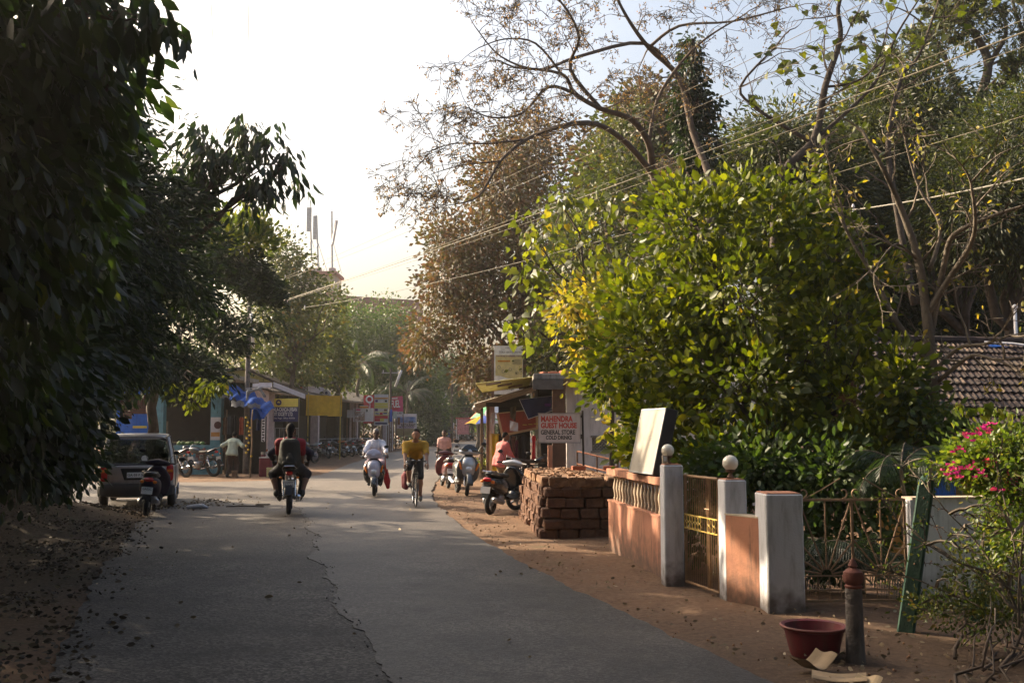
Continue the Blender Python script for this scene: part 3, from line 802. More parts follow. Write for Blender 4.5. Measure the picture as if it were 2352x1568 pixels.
# leaning green posts
def post(label, base, top, w):
    b = Vector(base); tp = Vector(top); t = T('fence_post', label, 'fence post', b, 0, 'leaning green fence posts')
    d = tp - b; mb = MB(); rings = []
    ax = Vector((math.cos(rad(-28)), math.sin(rad(-28)), 0)); ay = Vector((-ax.y, ax.x, 0))
    for f, s in ((-.12, 1.06), (0, 1.05), (.5, 1), (.93, .97), (.975, .9), (1.0, .6)):
        c = d * f; rr = []
        for (u, v) in ((-1, -.8), (-.8, -1), (.8, -1), (1, -.8), (1, .8), (.8, 1), (-.8, 1), (-1, .8)):
            wob = 1 + .06 * noise.noise(Vector((f * 6, u, v)))
            rr.append(tuple(c + (ax * u + ay * v) * w / 2 * s * wob))
        rings.append(rr)
    mb.loft(rings); mb.build('post_shaft', M_greenp, t, sm=True)
    for f in (.2, .45, .72, .86): part('staple', M_rust, t, lambda mb: mb.ell(tuple(d * f - ay * (w * .5)), (.009, .007, .009), 6, 4))
    return b, d
b1, d1 = post('dark green concrete post leaning right in front of the sunburst gate', (3.22, 8.33, -.02), (3.43, 8.28, 1.28), .125)
b2, d2 = post('dark green concrete post half hidden by the bougainvillea', (4.12, 9.0, -.02), (4.36, 8.95, 1.16), .13)
b3 = Vector((5.2, 8.2, 0)); d3 = Vector((.1, 0, 1.2))
wk = 0
lab = ['top strand of rusty barbed wire between the green posts', 'second strand of rusty barbed wire between the green posts', 'third strand of rusty barbed wire between the green posts', 'lowest strand of rusty barbed wire between the green posts', 'slack rusty barbed wire crossing down to the right']
for f0, f1, f2 in ((.83, .78, .8), (.72, .62, .5), (.47, .46, .3), (.2, .25, .1), (.80, .30, .6)):
    o_ = T('barbed_wire', lab[wk], 'barbed wire', b1 + d1 * f0 + Vector((0, -.07, 0)), 0, 'strands of barbed wire'); wk += 1
    mb = MB(); A_ = b1 + d1 * f0 + Vector((0, -.07, 0)); B_ = b2 + d2 * f1 + Vector((0, -.07, 0)); C_ = b3 + d3 * f2
    pts = []
    for (p, q) in ((A_, B_), (B_, C_)):
        for i in range(14):
            t = i / 14; v = p.lerp(q, t); v.z -= .12 * math.sin(t * math.pi) * (1.4 if wk == 5 else .5); v.z += .012 * math.sin(i * 2.1 + wk); pts.append(v)
    pts.append(C_); mb.tube(pts, .0032, 5)
    mb.build('strand', M_rust, o_, world=True)
    mb = MB()
    for i in range(1, len(pts) - 1):
        for s in (-1, 1):
            d = Vector((R.gauss(0, 1), R.gauss(0, 1), R.gauss(0, 1))).normalized() * .022
            mb.tube([pts[i] - d, pts[i] + d], .0024, 4)
    mb.build('barbs', M_rust, o_, world=True)['kind'] = 'stuff'

# bollard, tub, sign box
bo = T('bollard', 'old grey wooden post with a rounded rust-red turned finial', 'bollard', (2.46, 7.3, 0), rad(3))
mb = MB(); mb.lathe([(.068, -.1), (.068, .02), (.062, .25), (.058, .44), (.060, .50), (.056, .52)], 16); mb.build('shaft', mat('weathered grey post', (.12, .10, .088), .95, var=.3, scale=6, bump=.9, bscale=30, bdist=.02, stain=(.30, .28, .25), stainamt=.5), bo, sm=True)
mb = MB(); mb.lathe([(.058, .52), (.064, .535), (.052, .545), (.066, .565), (.074, .60), (.066, .635), (.04, .655), (.026, .665), (.034, .68), (.026, .70), (.010, .725), (.001, .735)], 18); mb.build('finial', mat('rust red paint', (.14, .045, .03), .8, var=.3, scale=9, bump=.4), bo, sm=True)
tb = T('plastic_tub', 'wide shallow dark red plastic tub standing behind the old wooden bollard', 'tub', (2.23, 7.52, .0))
mb = MB(); mb.lathe([(.001, .006), (.165, .0), (.175, .02), (.215, .19), (.235, .197), (.24, .21), (.232, .218), (.212, .212), (.168, .03), (.001, .022)], 36)
mb.build('bowl', mat('dirty red plastic', (.16, .022, .028), .55, var=.3, scale=5, stain=(.10, .07, .05), stainamt=.8), tb, sm=True)
mb = MB(); mb.torus((0, 0, .213), .236, .009, 'z', 40, 8); mb.build('rim', mat('scuffed pink plastic', (.22, .075, .06), .6, var=.25), tb, sm=True)
mb = MB(); mb.lathe([(.001, .055), (.176, .056)], 24); mb.build('standing_water', mat('murky water', (.03, .025, .02), .08, var=.2), tb)
sgb = T('sign_box', 'bleached white light box sign leaning back on top of the balustrade wall', 'sign', (1.61, 12.0, 1.117), rad(13))
mb = MB(); mb.M = Matrix.Rotation(rad(13), 4, 'Y')
mb.box((.0, 0, .40), (.15, .80, .80), b=.008); mb.build('case', mat('dark box sides', (.025, .024, .024), .7, var=.3), sgb)
mb = MB(); mb.M = Matrix.Rotation(rad(13), 4, 'Y'); mb.box((-.079, 0, .40), (.006, .76, .76)); mb.build('face', mat('bleached sign face', (.33, .29, .235), .6, var=.05, stain=(.20, .17, .14), stainamt=.5), sgb)
mb = MB(); mb.M = Matrix.Rotation(rad(13), 4, 'Y')
for yy, zz, ww_, hh_ in ((.0, .785, .79, .02), (.0, .015, .79, .02)): mb.box((-.080, yy, zz), (.012, ww_, hh_))
for yy in (-.39, .39): mb.box((-.080, yy, .4), (.012, .02, .79))
mb.build('frame', M_steel, sgb)
mfade = mat('faded sign print', (.48, .44, .40), .7)
for s_, z_, w_ in (('guest rooms', .44, .4), ('restaurant', .42, .0), ('bar . food', .12, .35)):
    if w_:
        me = textmesh(s_, .07); me.materials.append(mfade); o = link('lettering', me, sgb)
        o.matrix_local = Matrix.Rotation(rad(13), 4, 'Y') @ Matrix.Translation((-.0835, 0, z_)) @ Matrix.Rotation(rad(-90), 4, 'Z') @ Matrix.Rotation(rad(90), 4, 'X')

# stack of laterite blocks
ls = T('laterite_block_stack', 'long stack of rough brown laterite building blocks at the roadside', 'stone stack', (.9, 17.2, 0))
LD = Vector((-.30, 3.9)); LD2 = Vector((1.17, .05))
dl = LD.normalized(); dw = LD2.normalized(); nl_ = 13; nw = 4; nh = 6; bh = .158; bl = .30
protos = []
for q in range(8):
    mb = MB(); mb.box((0, 0, 0), (.29, .29, .150), b=.016 + .004 * (q % 3))
    me = mb.mesh('laterite_block', [M_later, M_laterd][0 if q < 6 else 1])
    for v in me.vertices: v.co += Vector((R.gauss(0, .008), R.gauss(0, .008), R.gauss(0, .005)))
    protos.append(me)
S0 = Vector((.42, 15.45)); nblk = 0
for k in range(nh):
    for i in range(nl_):
        for j in range(nw):
            if i not in (0,) and j not in (0, nw - 1) and k < nh - 1: continue
            if k == nh - 1 and R.random() < .07: continue
            off = (.13 if k % 2 else 0)
            p = S0 + dl * ((i + .5) * bl + (.0 if k < 4 else .04)) + dw * ((j + .5) * bl * .98 + (off if i == 0 else 0) * .5 + .03 * k * .6)
            q = R.randint(0, 5) if k < nh - 1 else 6 + R.randint(0, 1)
            o = link('laterite_block', protos[q], ls); nblk += 1
            o.location = (p.x - .9 + R.gauss(0, .012), p.y - 17.2 + R.gauss(0, .012), bh * (k + .5) - .02 + R.gauss(0, .002))
            o.rotation_euler = (R.gauss(0, .012), R.gauss(0, .012), math.atan2(dl.y, dl.x) + R.gauss(0, .03) + R.choice((0, math.pi)))
            sc = R.uniform(.97, 1.03); o.scale = (sc, R.uniform(.95, 1.03), 1)
mb = MB(); mb.M = Matrix.Translation(Vector((0, 0, 0)))
c0 = S0 + dw * .33 + dl * .33
mb.prism([(c0.x, c0.y, 0), (c0.x + dw.x * .5, c0.y + dw.y * .5, 0), (c0.x + dw.x * .5 + dl.x * 3.2, c0.y + dw.y * .5 + dl.y * 3.2, 0), (c0.x + dl.x * 3.2, c0.y + dl.y * 3.2, 0)], (0, 0, .78))
mb.build('inner_fill', M_later, ls, world=True)['kind'] = 'stuff'
# crumbly top layer of broken laterite
mb = MB()
for i in range(120):
    u, v = R.random(), R.random()
    p = S0 + dl * (u * 3.85) + dw * (.06 + v * 1.05); s = R.uniform(.015, .04)
    mb.box((p.x, p.y, .928 + R.uniform(0, .015) + s * .2), (s * 1.5, s * 1.2, s * .6), rot=(R.uniform(-.4, .4), R.uniform(-.4, .4), R.uniform(0, 3)), b=s * .12)
mb.build('rubble', M_laterd, ls, world=True)['kind'] = 'stuff'
for (px, py, d, rz, lb) in ((1392, 1062, 15.9, .2, 'orange fired brick lying on top of the laterite stack near its middle'), (1470, 1070, 15.9, -.3, 'orange fired brick on the right end of the laterite stack')):
    p = P(px * .94 + 20, py, 16.4); t = T('loose_brick', lb, 'brick', (p.x, p.y, 1.0), rz, 'loose fired bricks on the stack')
    mb = MB(); mb.box((0, 0, .035), (.22, .11, .07), b=.006); mb.build('brick_body', M_brick, t); mb = MB(); mb.box((0, 0, .0715), (.16, .05, .004)); mb.build('frog', M_laterd, t)
# sign on a pole
sg = T('hand_painted_sign', 'white hand painted sign reading MAHENDRA GUEST HOUSE GENERAL STORE COLD DRINKS on a black pole', 'sign', (P(1338, 1000, 20).x, 20, 0))
x0 = P(1237, 980, 20).x - sg.location.x; x1 = P(1333, 980, 20).x - sg.location.x; zt = P(1300, 949, 20).z; zb = P(1300, 1016, 20).z
zt_l = zt; mb = MB(); mb.box(((x0 + x1) / 2, 0, (zt + zb) / 2), (x1 - x0, .03, zt - zb), b=.004); mb.build('board', mat('white enamel sign', (.60, .56, .56), .6, var=.05, stain=(.35, .28, .25), stainamt=.4), sg)
mb = MB()
for z in (zt, zb): mb.box(((x0 + x1) / 2, -.004, z), (x1 - x0 + .03, .045, .018))
for x in (x0, x1): mb.box((x, -.004, (zt + zb) / 2), (.014, .045, zt - zb))
mb.build('frame', M_steel, sg)
mb = MB(); mb.tube([(0.03, 0, -.1), (0, 0, zt + .06)], .022, 8); mb.box((-.02, 0, zt - .06), (.06, .05, .05)); mb.box((-.02, 0, zb + .12), (.07, .05, .09)); mb.build('pole', M_dark, sg)
m_red = mat('red sign paint', (.50, .05, .035), .6); cx = (x0 + x1) / 2 - .015; hh = zt - zb; wd = x1 - x0
m_dk = mat('dark sign paint', (.03, .035, .04), .6)
for s_, fz, sz, w_, dx, m_, bo_ in (('MAHENDRA', .80, .20, .76, -.05, m_red, .006), ('GUEST HOUSE', .575, .18, .86, -.0, m_red, .006), ('GENERAL STORE', .345, .16, .82, -.02, m_dk, .004), ('COLD DRINKS', .165, .13, .62, .0, m_dk, .004)):
    lettering(s_, sg, (cx + dx * wd, -.0175, zb + hh * fz), sz * hh * 1.35, m_, width=w_ * wd, bold=bo_)
# ------------------------------------------------------------------ vegetation
L_mango = leafmat('big dark leaves', [(0, (.007, .014, .007)), (.5, (.012, .026, .008)), (.9, (.03, .05, .010)), (1, (.14, .15, .02))], .3, .5, (2.0, 2.2, .5))
L_dark = leafmat('dark evergreen leaves', [(0, (.007, .013, .008)), (.6, (.014, .025, .012)), (1, (.04, .06, .016))], .3, .5, (1.8, 2.0, .6))
L_cashew = leafmat('cashew leaves', [(0, (.028, .042, .008)), (.45, (.058, .078, .010)), (.85, (.15, .16, .014)), (.96, (.22, .20, .02)), (1, (.42, .20, .03))], .45, .48, (1.9, 1.9, .4), .4)
L_heart = leafmat('broad lime leaves', [(0, (.04, .055, .012)), (.5, (.08, .10, .016)), (.85, (.16, .17, .02)), (1, (.35, .24, .03))], .5, .4, (1.7, 1.7, .5))
L_brown = leafmat('browning foliage', [(0, (.055, .065, .025)), (.4, (.075, .068, .03)), (.7, (.10, .06, .042)), (1, (.155, .085, .06))], .35, .6, (1.4, 1.2, .7))
L_olive = leafmat('olive foliage', [(0, (.022, .034, .012)), (.5, (.045, .06, .018)), (.8, (.09, .09, .022)), (1, (.15, .085, .035))], .4, .5, (1.6, 1.6, .6))
L_wood = leafmat('wood foliage', [(0, (.014, .022, .009)), (.5, (.03, .042, .014)), (.85, (.07, .075, .018)), (1, (.14, .10, .03))], .4, .5, (1.6, 1.6, .6))
L_green = leafmat('mid green foliage', [(0, (.022, .045, .016)), (.6, (.045, .075, .02)), (1, (.09, .12, .03))], .4, .5, (1.6, 1.7, .6))
L_yel = leafmat('yellowing leaflets', [(0, (.12, .13, .02)), (.6, (.22, .20, .03)), (1, (.40, .25, .04))], .5, .5, (1.5, 1.5, .5))
L_tip = leafmat('fresh yellow green leaves', [(0, (.03, .05, .012)), (.5, (.07, .095, .016)), (1, (.18, .165, .025))], .45, .4, (1.8, 1.8, .5))
L_bou = leafmat('bougainvillea leaves', [(0, (.05, .09, .02)), (.6, (.11, .16, .03)), (1, (.22, .20, .05))], .45, .45, (1.6, 1.6, .5))
L_pink = leafmat('magenta bracts', [(0, (.50, .02, .16)), (.6, (.62, .03, .25)), (1, (.75, .10, .12))], .4, .6, (1.2, 1.2, 1.2))
L_palm = leafmat('palm leaflets', [(0, (.02, .036, .012)), (.6, (.05, .07, .02)), (1, (.12, .12, .035))], .4, .35, (1.6, 1.6, .6))
L_dryp = leafmat('pale dry leaves', [(0, (.12, .085, .05)), (.6, (.24, .18, .11)), (1, (.42, .34, .22))], .1, .7, (1, 1, 1))
L_dry = leafmat('dry fallen leaves', [(0, (.02, .014, .010)), (.6, (.045, .032, .02)), (.93, (.10, .075, .045)), (1, (.34, .28, .18))], .1, .7, (1, 1, 1))
B = blob
# near overhanging tree at the left edge
tree('overhanging_tree', 'dark broad-leaved tree filling the left edge, its big drooping leaves hanging over the verge', (-6.0, 8.6, H(-6.0, 8.6)), (-5.2, 8.0, 3.0),
     [B(40, 130, 7.2, 170, 200, 1.6), B(150, 120, 7.5, 110, 180, 1.2), B(60, 420, 7.5, 130, 200, 1.4), B(40, 600, 8.2, 130, 140, 1.4), B(-40, 790, 8.6, 120, 150, 1.4), B(-150, 400, 7, 200, 350, 1.8), B(-200, 850, 9, 200, 230, 2), B(200, 40, 7.0, 110, 90, 1.0), B(150, 300, 8, 60, 110, 1)],
     15000, 7, .13, .165, 'oval', L_mango, M_bark, .13, 60, droop=.95, out=.3, shell=.25, carve=True, singles=300, width=.85)
t = T('overhanging_branch', 'bough of large dark leaves hanging into the sky at the top left', 'branch', P(150, 20, 6.6))
crown_obj(t, [B(325, 30, 6.6, 48, 42, .3), B(300, 80, 6.6, 25, 25, .2), B(350, 75, 6.6, 30, 28, .2), B(410, 98, 6.6, 26, 10, .1)], 75, 3, .07, .165, 'oval', L_mango, droop=2.6, out=.2, shell=.2, singles=75, tint=(0, .5), width=.8)
for q in ((290, 30), (345, 20), (360, 60), (430, 88), (320, 80)): limbpart(t, M_bark, P(120, -20, 6.7), P(q[0], q[1], 6.6), .014, .004, .3, 8, 5)
# big fine-leaved tree behind it
tree('roadside_tree', 'tall dense dark evergreen tree rising behind the overhanging leaves on the left', (-9.2, 17.5, H(-9.2, 17.5)), (-8.6, 17.2, 3.6),
     [B(270, 330, 15, 110, 150, 2.2), B(170, 170, 15, 170, 170, 2.4), B(330, 450, 16, 130, 150, 2.2), B(200, 520, 15, 220, 200, 2.6), B(300, 620, 17, 170, 150, 2.5), B(120, 720, 15, 220, 180, 2.5), B(380, 600, 18, 110, 130, 2.4), B(50, 330, 15, 220, 260, 2.5), B(330, 280, 15, 60, 90, 1.2), B(-150, 500, 16, 220, 330, 3)],
     160000, 9, .17, .14, 'strip', L_dark, M_bark, .22, 24, droop=.35, out=.5, shell=.35, carve=True)
# drooping bough
t = tree('mango_tree', 'mango tree bough with clusters of long drooping leaves silhouetted against the sky', (-8.2, 18.2, H(-8.2, 18.2)), (-6.6, 17.4, 4.6),
     [B(470, 320, 17, 55, 42, .5), B(560, 310, 17, 45, 30, .5), B(620, 330, 17, 40, 32, .4), B(520, 385, 17, 75, 50, .6), B(650, 385, 17, 38, 36, .4), B(600, 430, 17, 60, 36, .4), B(680, 420, 17, 15, 22, .2), B(560, 475, 17, 22, 22, .2), B(440, 400, 17, 50, 70, .7), B(470, 470, 17.4, 30, 40, .5)],
     1250, 8, .10, .215, 'long', L_dark, M_bark, .10, 44, droop=1.5, out=.15, shell=.1, singles=300, width=1.5, cat='tree')
# bush on the bank and low dark vegetation
tree('bank_shrub', 'dark leafy shrub on the bank at the left edge, above the fallen leaves', (-6.6, 11.6, H(-6.6, 11.6)), (-6.5, 11.6, 1.6),
     [B(60, 900, 11, 150, 150, 1.2), B(110, 980, 12.5, 80, 110, 1.2), B(-60, 1040, 11, 150, 100, 1.0), B(130, 830, 12, 100, 100, 1.0), B(150, 1070, 14, 50, 70, .9), B(60, 1050, 12.5, 90, 90, .9)],
     9000, 7, .12, .13, 'oval', L_dark, M_bark, .05, 16, droop=.9, carve=False, shell=.2, cat='shrub')
tree('verge_bush', 'low dark bush on the bank between the shrub and the parked car', (-9.6, 18.8, H(-9.6, 18.8)), (-9.5, 18.8, 1.3),
     [B(185, 1010, 19, 42, 90, 1.2), B(180, 900, 18, 90, 90, 1.2), B(120, 1040, 17, 80, 80, 1.2), B(225, 870, 20, 50, 40, 1.0)],
     9000, 8, .14, .10, 'strip', L_dark, M_bark, .05, 10, droop=.6, shell=.2, cat='bush')
# second row of trees above the shops
tree('shade_tree', 'wide dark tree with sunlit yellow-green tips spreading above the blue shop', (-10.9, 30, 0), (-10.7, 29.8, 3.6),
     [B(560, 590, 29, 62, 80, 2.2), B(500, 640, 29, 100, 110, 2.6), B(580, 690, 30, 50, 62, 1.8), B(440, 720, 27, 120, 130, 2.6), B(600, 640, 30, 40, 60, 1.6), B(610, 720, 30, 38, 50, 1.6), B(540, 730, 29, 80, 70, 2.2), B(380, 800, 26, 120, 75, 2.4), B(290, 830, 24, 130, 70, 2.4), B(500, 790, 28, 60, 60, 1.8), B(410, 560, 27, 110, 110, 2.4), B(420, 850, 25, 110, 40, 1.5), B(330, 700, 25, 120, 120, 2.4)],
     135000, 9, .20, .19, 'strip', L_dark, M_bark, .14, 26, droop=.3, shell=.35, carve=True)
t = T('fresh_leaf_sprays', 'bright yellow-green leaf sprays on top of the shade tree, below the drooping bough', 'branch', P(560, 560, 28.5))
crown_obj(t, [B(530, 520, 28.5, 45, 26, .8), B(575, 508, 28.5, 50, 18, .8), B(600, 545, 28.5, 32, 36, .8), B(560, 545, 28, 50, 20, .8)], 1500, 8, .14, .18, 'oval', L_tip, droop=-.7, shell=.2, flat=1.2)
[limbpart(t, M_bark, P(540, 640, 28.8), P(x, y, 28.5), .03, .008, .3, 5, 4) for x, y in ((520, 500), (560, 500), (600, 505), (610, 540))]
t = T('low_leaf_spray', 'lime green lit leaves on the lowest twigs hanging before the blue shop', 'branch', P(430, 900, 24))
crown_obj(t, [B(435, 925, 24, 14, 14, .3), B(395, 890, 24, 18, 10, .3), B(505, 885, 24, 30, 14, .4), B(470, 900, 24, 20, 16, .4)], 170, 5, .10, .16, 'oval', L_heart, droop=1.0, shell=.2, singles=100)
[limbpart(t, M_bark, P(430, 850, 24.4), P(x, y, 24), .014, .004, .3, 5, 4) for x, y in ((435, 920), (395, 888), (505, 885))]
# thinner hazy trees on the left behind the pole
tree('thin_tree', 'thin-leaved hazy tree between the dark shade tree and the antenna mast', (-11.2, 50, 0), (-11.0, 50, 4.5),
     [B(655, 590, 50, 45, 52, 2.4), B(620, 640, 50, 50, 70, 2.6), B(690, 650, 50, 50, 40, 2.4), B(650, 720, 50, 70, 70, 3), B(620, 810, 50, 60, 60, 3), B(690, 780, 52, 60, 80, 3), B(750, 690, 52, 40, 30, 2)],
     15000, 8, .30, .19, 'tiny', L_olive, M_bark, .16, 30, shell=.2)
tree('thin_tree', 'olive tree standing behind the bank office roof, left of the coconut palm', (-10.8, 62, H(-10.8, 62)), (-10.8, 62, 4),
     [B(740, 760, 60, 50, 70, 3), B(700, 850, 58, 60, 40, 3), B(770, 840, 62, 40, 60, 3), B(650, 860, 56, 50, 40, 2.5), B(600, 850, 54, 40, 40, 2)],
     12000, 8, .32, .22, 'tiny', L_olive, M_bark, .16, 24, shell=.2)
bgk = [('rounded hazy green tree under the antenna building, behind the coconut palm', 800, 740, 88, [(0, 0, 60, 55), (-20, 60, 50, 60), (40, 70, 50, 70)], L_green),
       ('rounded hazy green tree right of the antenna building, topmost of the far green trees', 885, 745, 92, [(0, 0, 62, 58), (30, 40, 55, 60), (-30, 70, 60, 60)], L_green),
       ('hazy green tree behind the red advertising boards', 880, 850, 90, [(0, 0, 70, 60), (40, 50, 60, 50)], L_green),
       ('dark green tree overhanging the road right of the restaurant sign', 965, 880, 92, [(0, 0, 50, 70), (10, 70, 55, 60), (-10, -60, 40, 50)], L_green),
       ('green tree at the far bend of the road, behind the palm-like pole', 1020, 900, 118, [(0, 0, 45, 50), (20, -40, 40, 40), (0, 50, 40, 40)], L_green),
       ('green tree above the far umbrella and stalls', 1085, 930, 125, [(0, 0, 50, 45), (-20, -60, 45, 45), (30, -70, 40, 45)], L_green),
       ('brownish tree above the shop roofs at the far bend', 1100, 860, 72, [(0, 0, 40, 45), (30, 30, 40, 40)], L_brown),
       ('far green tree closing the view at the end of the road', 1050, 900, 150, [(0, 0, 90, 70), (60, 20, 80, 70)], L_green),
       ('far green tree behind the yellow cloth and the satellite dish', 800, 880, 100, [(0, 0, 70, 60), (-70, 0, 60, 60)], L_olive)]
for lb, px, py, d, bl_, m_ in bgk:
    c = P(px, py, d)
    tree('background_tree', lb, (c.x, d, H(c.x, d)), (c.x, d, max(2.5, c.z * .5)), [B(px + a, py + b_, d, r1, r2, d * .045) for a, b_, r1, r2 in bl_], 9500, 9, .42 * d / 90, .26 * d / 90, 'tiny', m_, M_bark, .2, 12, shell=.3, group='hazy trees in the distance')
hb = T('roadside_hedge', 'dark overgrown hedge beside the road below the restaurant sign and far trees', 'hedge', (-9.5, 92, H(-9.5, 92)))
crown_obj(hb, [B(985, 985, 88, 28, 45, 3), B(1000, 960, 96, 30, 50, 3), B(960, 1005, 84, 40, 26, 2.5)], 9000, 8, .35, .24, 'tiny', L_dark, shell=.2, name='foliage')
mb = MB(); [limb_mb(mb, (-9.5 + q * .8, 92 - q, H(-9, 92)), (-9.2 + q, 92 - q, 3.5), .06, .02) for q in range(-2, 3)]; mb.build('stems', M_bark, hb, world=True)

# coconut palm
def palm(label, base, crown, nf, fl, m_, r=.16, kind='coconut_palm', droop=.9, wid=.035, seed=1, leaf=.55, nleaf=44, spread=(0, 6.283), up=(.1, 1.2)):
    rr = random.Random(seed); base = Vector(base); crown = Vector(crown); t = T(kind, label, 'palm', base)
    mb = MB(); limb_mb(mb, base - Vector((0, 0, .2)), crown, r, r * .7, .08, 10, 8); mb.build('trunk', M_barkp, t, sm=True, world=True)
    for i in range(nf):
        a = spread[0] + (spread[1] - spread[0]) * (i + rr.random() * .6) / nf; el = rr.uniform(*up)
        dh = Vector((math.cos(a), math.sin(a), 0)); pts = []; p = crown.copy(); e = el
        for k in range(13):
            pts.append(p.copy()); p = p + (dh * math.cos(e) + Vector((0, 0, 1)) * math.sin(e)) * fl / 12; e -= droop * 1.9 / 12 * (.6 + k / 10)
        mb = MB(); mb.m = 0; mb.tube(pts, [wid * (1 - .85 * k / 12) for k in range(13)], 5)
        mb.m = 1; side = Vector((-dh.y, dh.x, 0))
        for k in range(nleaf):
            u = .12 + .88 * k / nleaf; q = u * 12; j = min(11, int(q)); b_ = pts[j].lerp(pts[j + 1], q - j); tg = (pts[j + 1] - pts[j]).normalized()
            L_ = leaf * math.sin(math.pi * min(.97, .18 + u * .8)) * rr.uniform(.85, 1.1)
            for s in (-1, 1):
                d = (side * s * .8 + tg * .65 + Vector((0, 0, -.35 - .3 * rr.random()))).normalized(); w = tg * .022 * fl / 3
                e1 = b_ + d * L_ * .5; e2 = b_ + d * L_ + Vector((0, 0, -.28 * L_))
                mb.add([b_ - w, b_ + w, e1 + w * .9, e1 - w * .9, e2], [(0, 1, 2, 3), (3, 2, 4)])
        mb.build('frond', [M_barkp, m_], t, world=True)
    return t
def setmid(): pass
c = P(826, 838, 74); palm('tall coconut palm with sunlit arching fronds behind the satellite dish', (c.x, 74, .2), c, 16, 4.6, L_palm, .16, seed=3, droop=1.0)
c = P(935, 905, 82); palm('smaller coconut palm behind the FUEL advertising board', (c.x, 82, .2), c, 12, 3.6, L_palm, .14, seed=8, droop=1.0)

# ---- right side
tree('verge_tree', 'dark leaning tree on the left bank between the overhanging leaves and the fine-leaved tree', (-7.6, 12.4, H(-7.6, 12.4)), (-7.0, 12.2, 3.4),
     [B(90, 260, 12, 150, 170, 1.6), B(150, 470, 12, 120, 150, 1.5), B(60, 640, 12.5, 150, 150, 1.6), B(190, 640, 13, 80, 110, 1.2), B(-100, 450, 12, 170, 250, 2), B(130, 800, 13, 110, 90, 1.2)],
     30000, 8, .14, .13, 'long', L_dark, M_bark, .14, 20, droop=.9, shell=.3, carve=True, width=1.6)
def mass(name, lb, bl_, n, sz, m_, tr=None, **k):
    t = T(name, lb, 'trees', bl_[0][:3]); crown_obj(t, bl_, n, 9, .4, sz, 'tiny', m_, shell=.2, name='foliage', **k)
    mb = MB()
    for b in (tr or bl_[::2]): limb_mb(mb, (b[0], b[1], 0), (b[0], b[1], b[2]), .2, .1, .1, 5, 6)
    mb.build('trunks', M_bark, t, world=True)['kind'] = 'stuff'; tag(t, kind='stuff')
mass('added_bank_wood', 'added dark trees beyond the bank, mostly out of frame on the left, giving shade', [(-14.5, y, 5.4, 3.2, 3.0, 3.6) for y in (0, 5, 10, 15, 20)] + [(-19, y, 4.5, 3.5, 3.5, 4) for y in (2, 9, 16, 24, 31)] + [(-12.5, y, 2.2, 1.8, 2.6, 2.0) for y in (-2, 3, 8, 13)], 52000, .34, L_dark, carve=True)  # added trees, mostly out of frame, that throw shade on bank and road
mass('added_shade_canopy', 'added unseen leafy canopy above and behind the camera, shading the near road', [(-5, 1, 8.2, 4.5, 4, 1.5), (0, -2, 9.0, 4.5, 4.5, 1.6), (-2, 5, 9.6, 4, 3, 1.4), (4.5, -1, 8.5, 4, 4, 1.6), (-8, -3, 7, 4, 4, 2.2), (6, -8, 6, 5, 4, 3.2), (-2, -9, 6, 5, 4, 3), (8.5, 3.5, 6.4, 3, 3.5, 2), (2.5, 4.4, 9.2, 3, 2.6, 1.2), (12, -3, 5, 4, 5, 4)], 60000, .36, L_dark, tr=[(0, -3, 9), (4.5, -2, 8), (-8, -4, 7), (6, -8, 6), (-2, -9, 6), (12, -4, 5)])  # added out-of-view foliage that blocks sky light over the near road
c0 = P(1250, 1000, 42)
tree('browning_tree', 'large tree with reddish brown dry foliage leaning over the middle of the street', (1.4, 43, 0), (.8, 43, 5),
     [B(1150, 430, 40, 95, 110, 3.2), B(1090, 560, 40, 100, 80, 3.4), B(1210, 350, 42, 90, 85, 3.2), B(1020, 560, 39, 55, 50, 2.4), B(1030, 640, 39, 60, 50, 2.6), B(1150, 640, 41, 120, 100, 3.4), B(985, 770, 38, 55, 60, 2.2), B(1080, 730, 39, 90, 60, 2.6), B(1100, 840, 40, 60, 50, 2.4), B(1010, 680, 39, 45, 40, 2.2), B(1230, 500, 43, 120, 110, 3.5), B(1290, 700, 44, 120, 120, 3), B(1250, 810, 42, 80, 80, 2.5), B(960, 800, 40, 28, 45, 1.4)],
     46000, 9, .26, .17, 'tiny', L_brown, M_bark, .28, 60, shell=.25)
tree('scrub_tree', 'dry brown-green scrubby tree rising above the white sign tower of the shop', (3.8, 36, 0), (4.2, 36, 4),
     [B(1350, 560, 34, 120, 130, 3), B(1420, 430, 34, 120, 120, 3), B(1300, 760, 36, 80, 90, 2.6), B(1260, 830, 38, 60, 60, 2.2), B(1430, 300, 35, 70, 70, 2.5), B(1500, 560, 33, 110, 150, 3)],
     26000, 8, .25, .15, 'tiny', L_olive, M_bark, .2, 50, shell=.2)
tree('lime_leaf_tree', 'slender tree with broad lime heart-shaped leaves left of the bright cashew tree', (1.9, 19.3, 0), (1.95, 19.2, 3.0),
     [B(1230, 540, 19, 60, 45, .8), B(1290, 470, 19, 50, 45, .8), B(1210, 640, 19, 42, 60, .7), B(1190, 730, 19, 26, 42, .5), B(1330, 590, 19, 70, 60, 1), B(1260, 700, 19, 60, 45, .9), B(1390, 480, 19, 60, 50, .9), B(1340, 680, 18.5, 60, 60, 1), B(1230, 780, 18.5, 30, 24, .5)],
     800, 7, .15, .16, 'heart', L_heart, M_bark, .06, 44, droop=.9, shell=.15, singles=300)
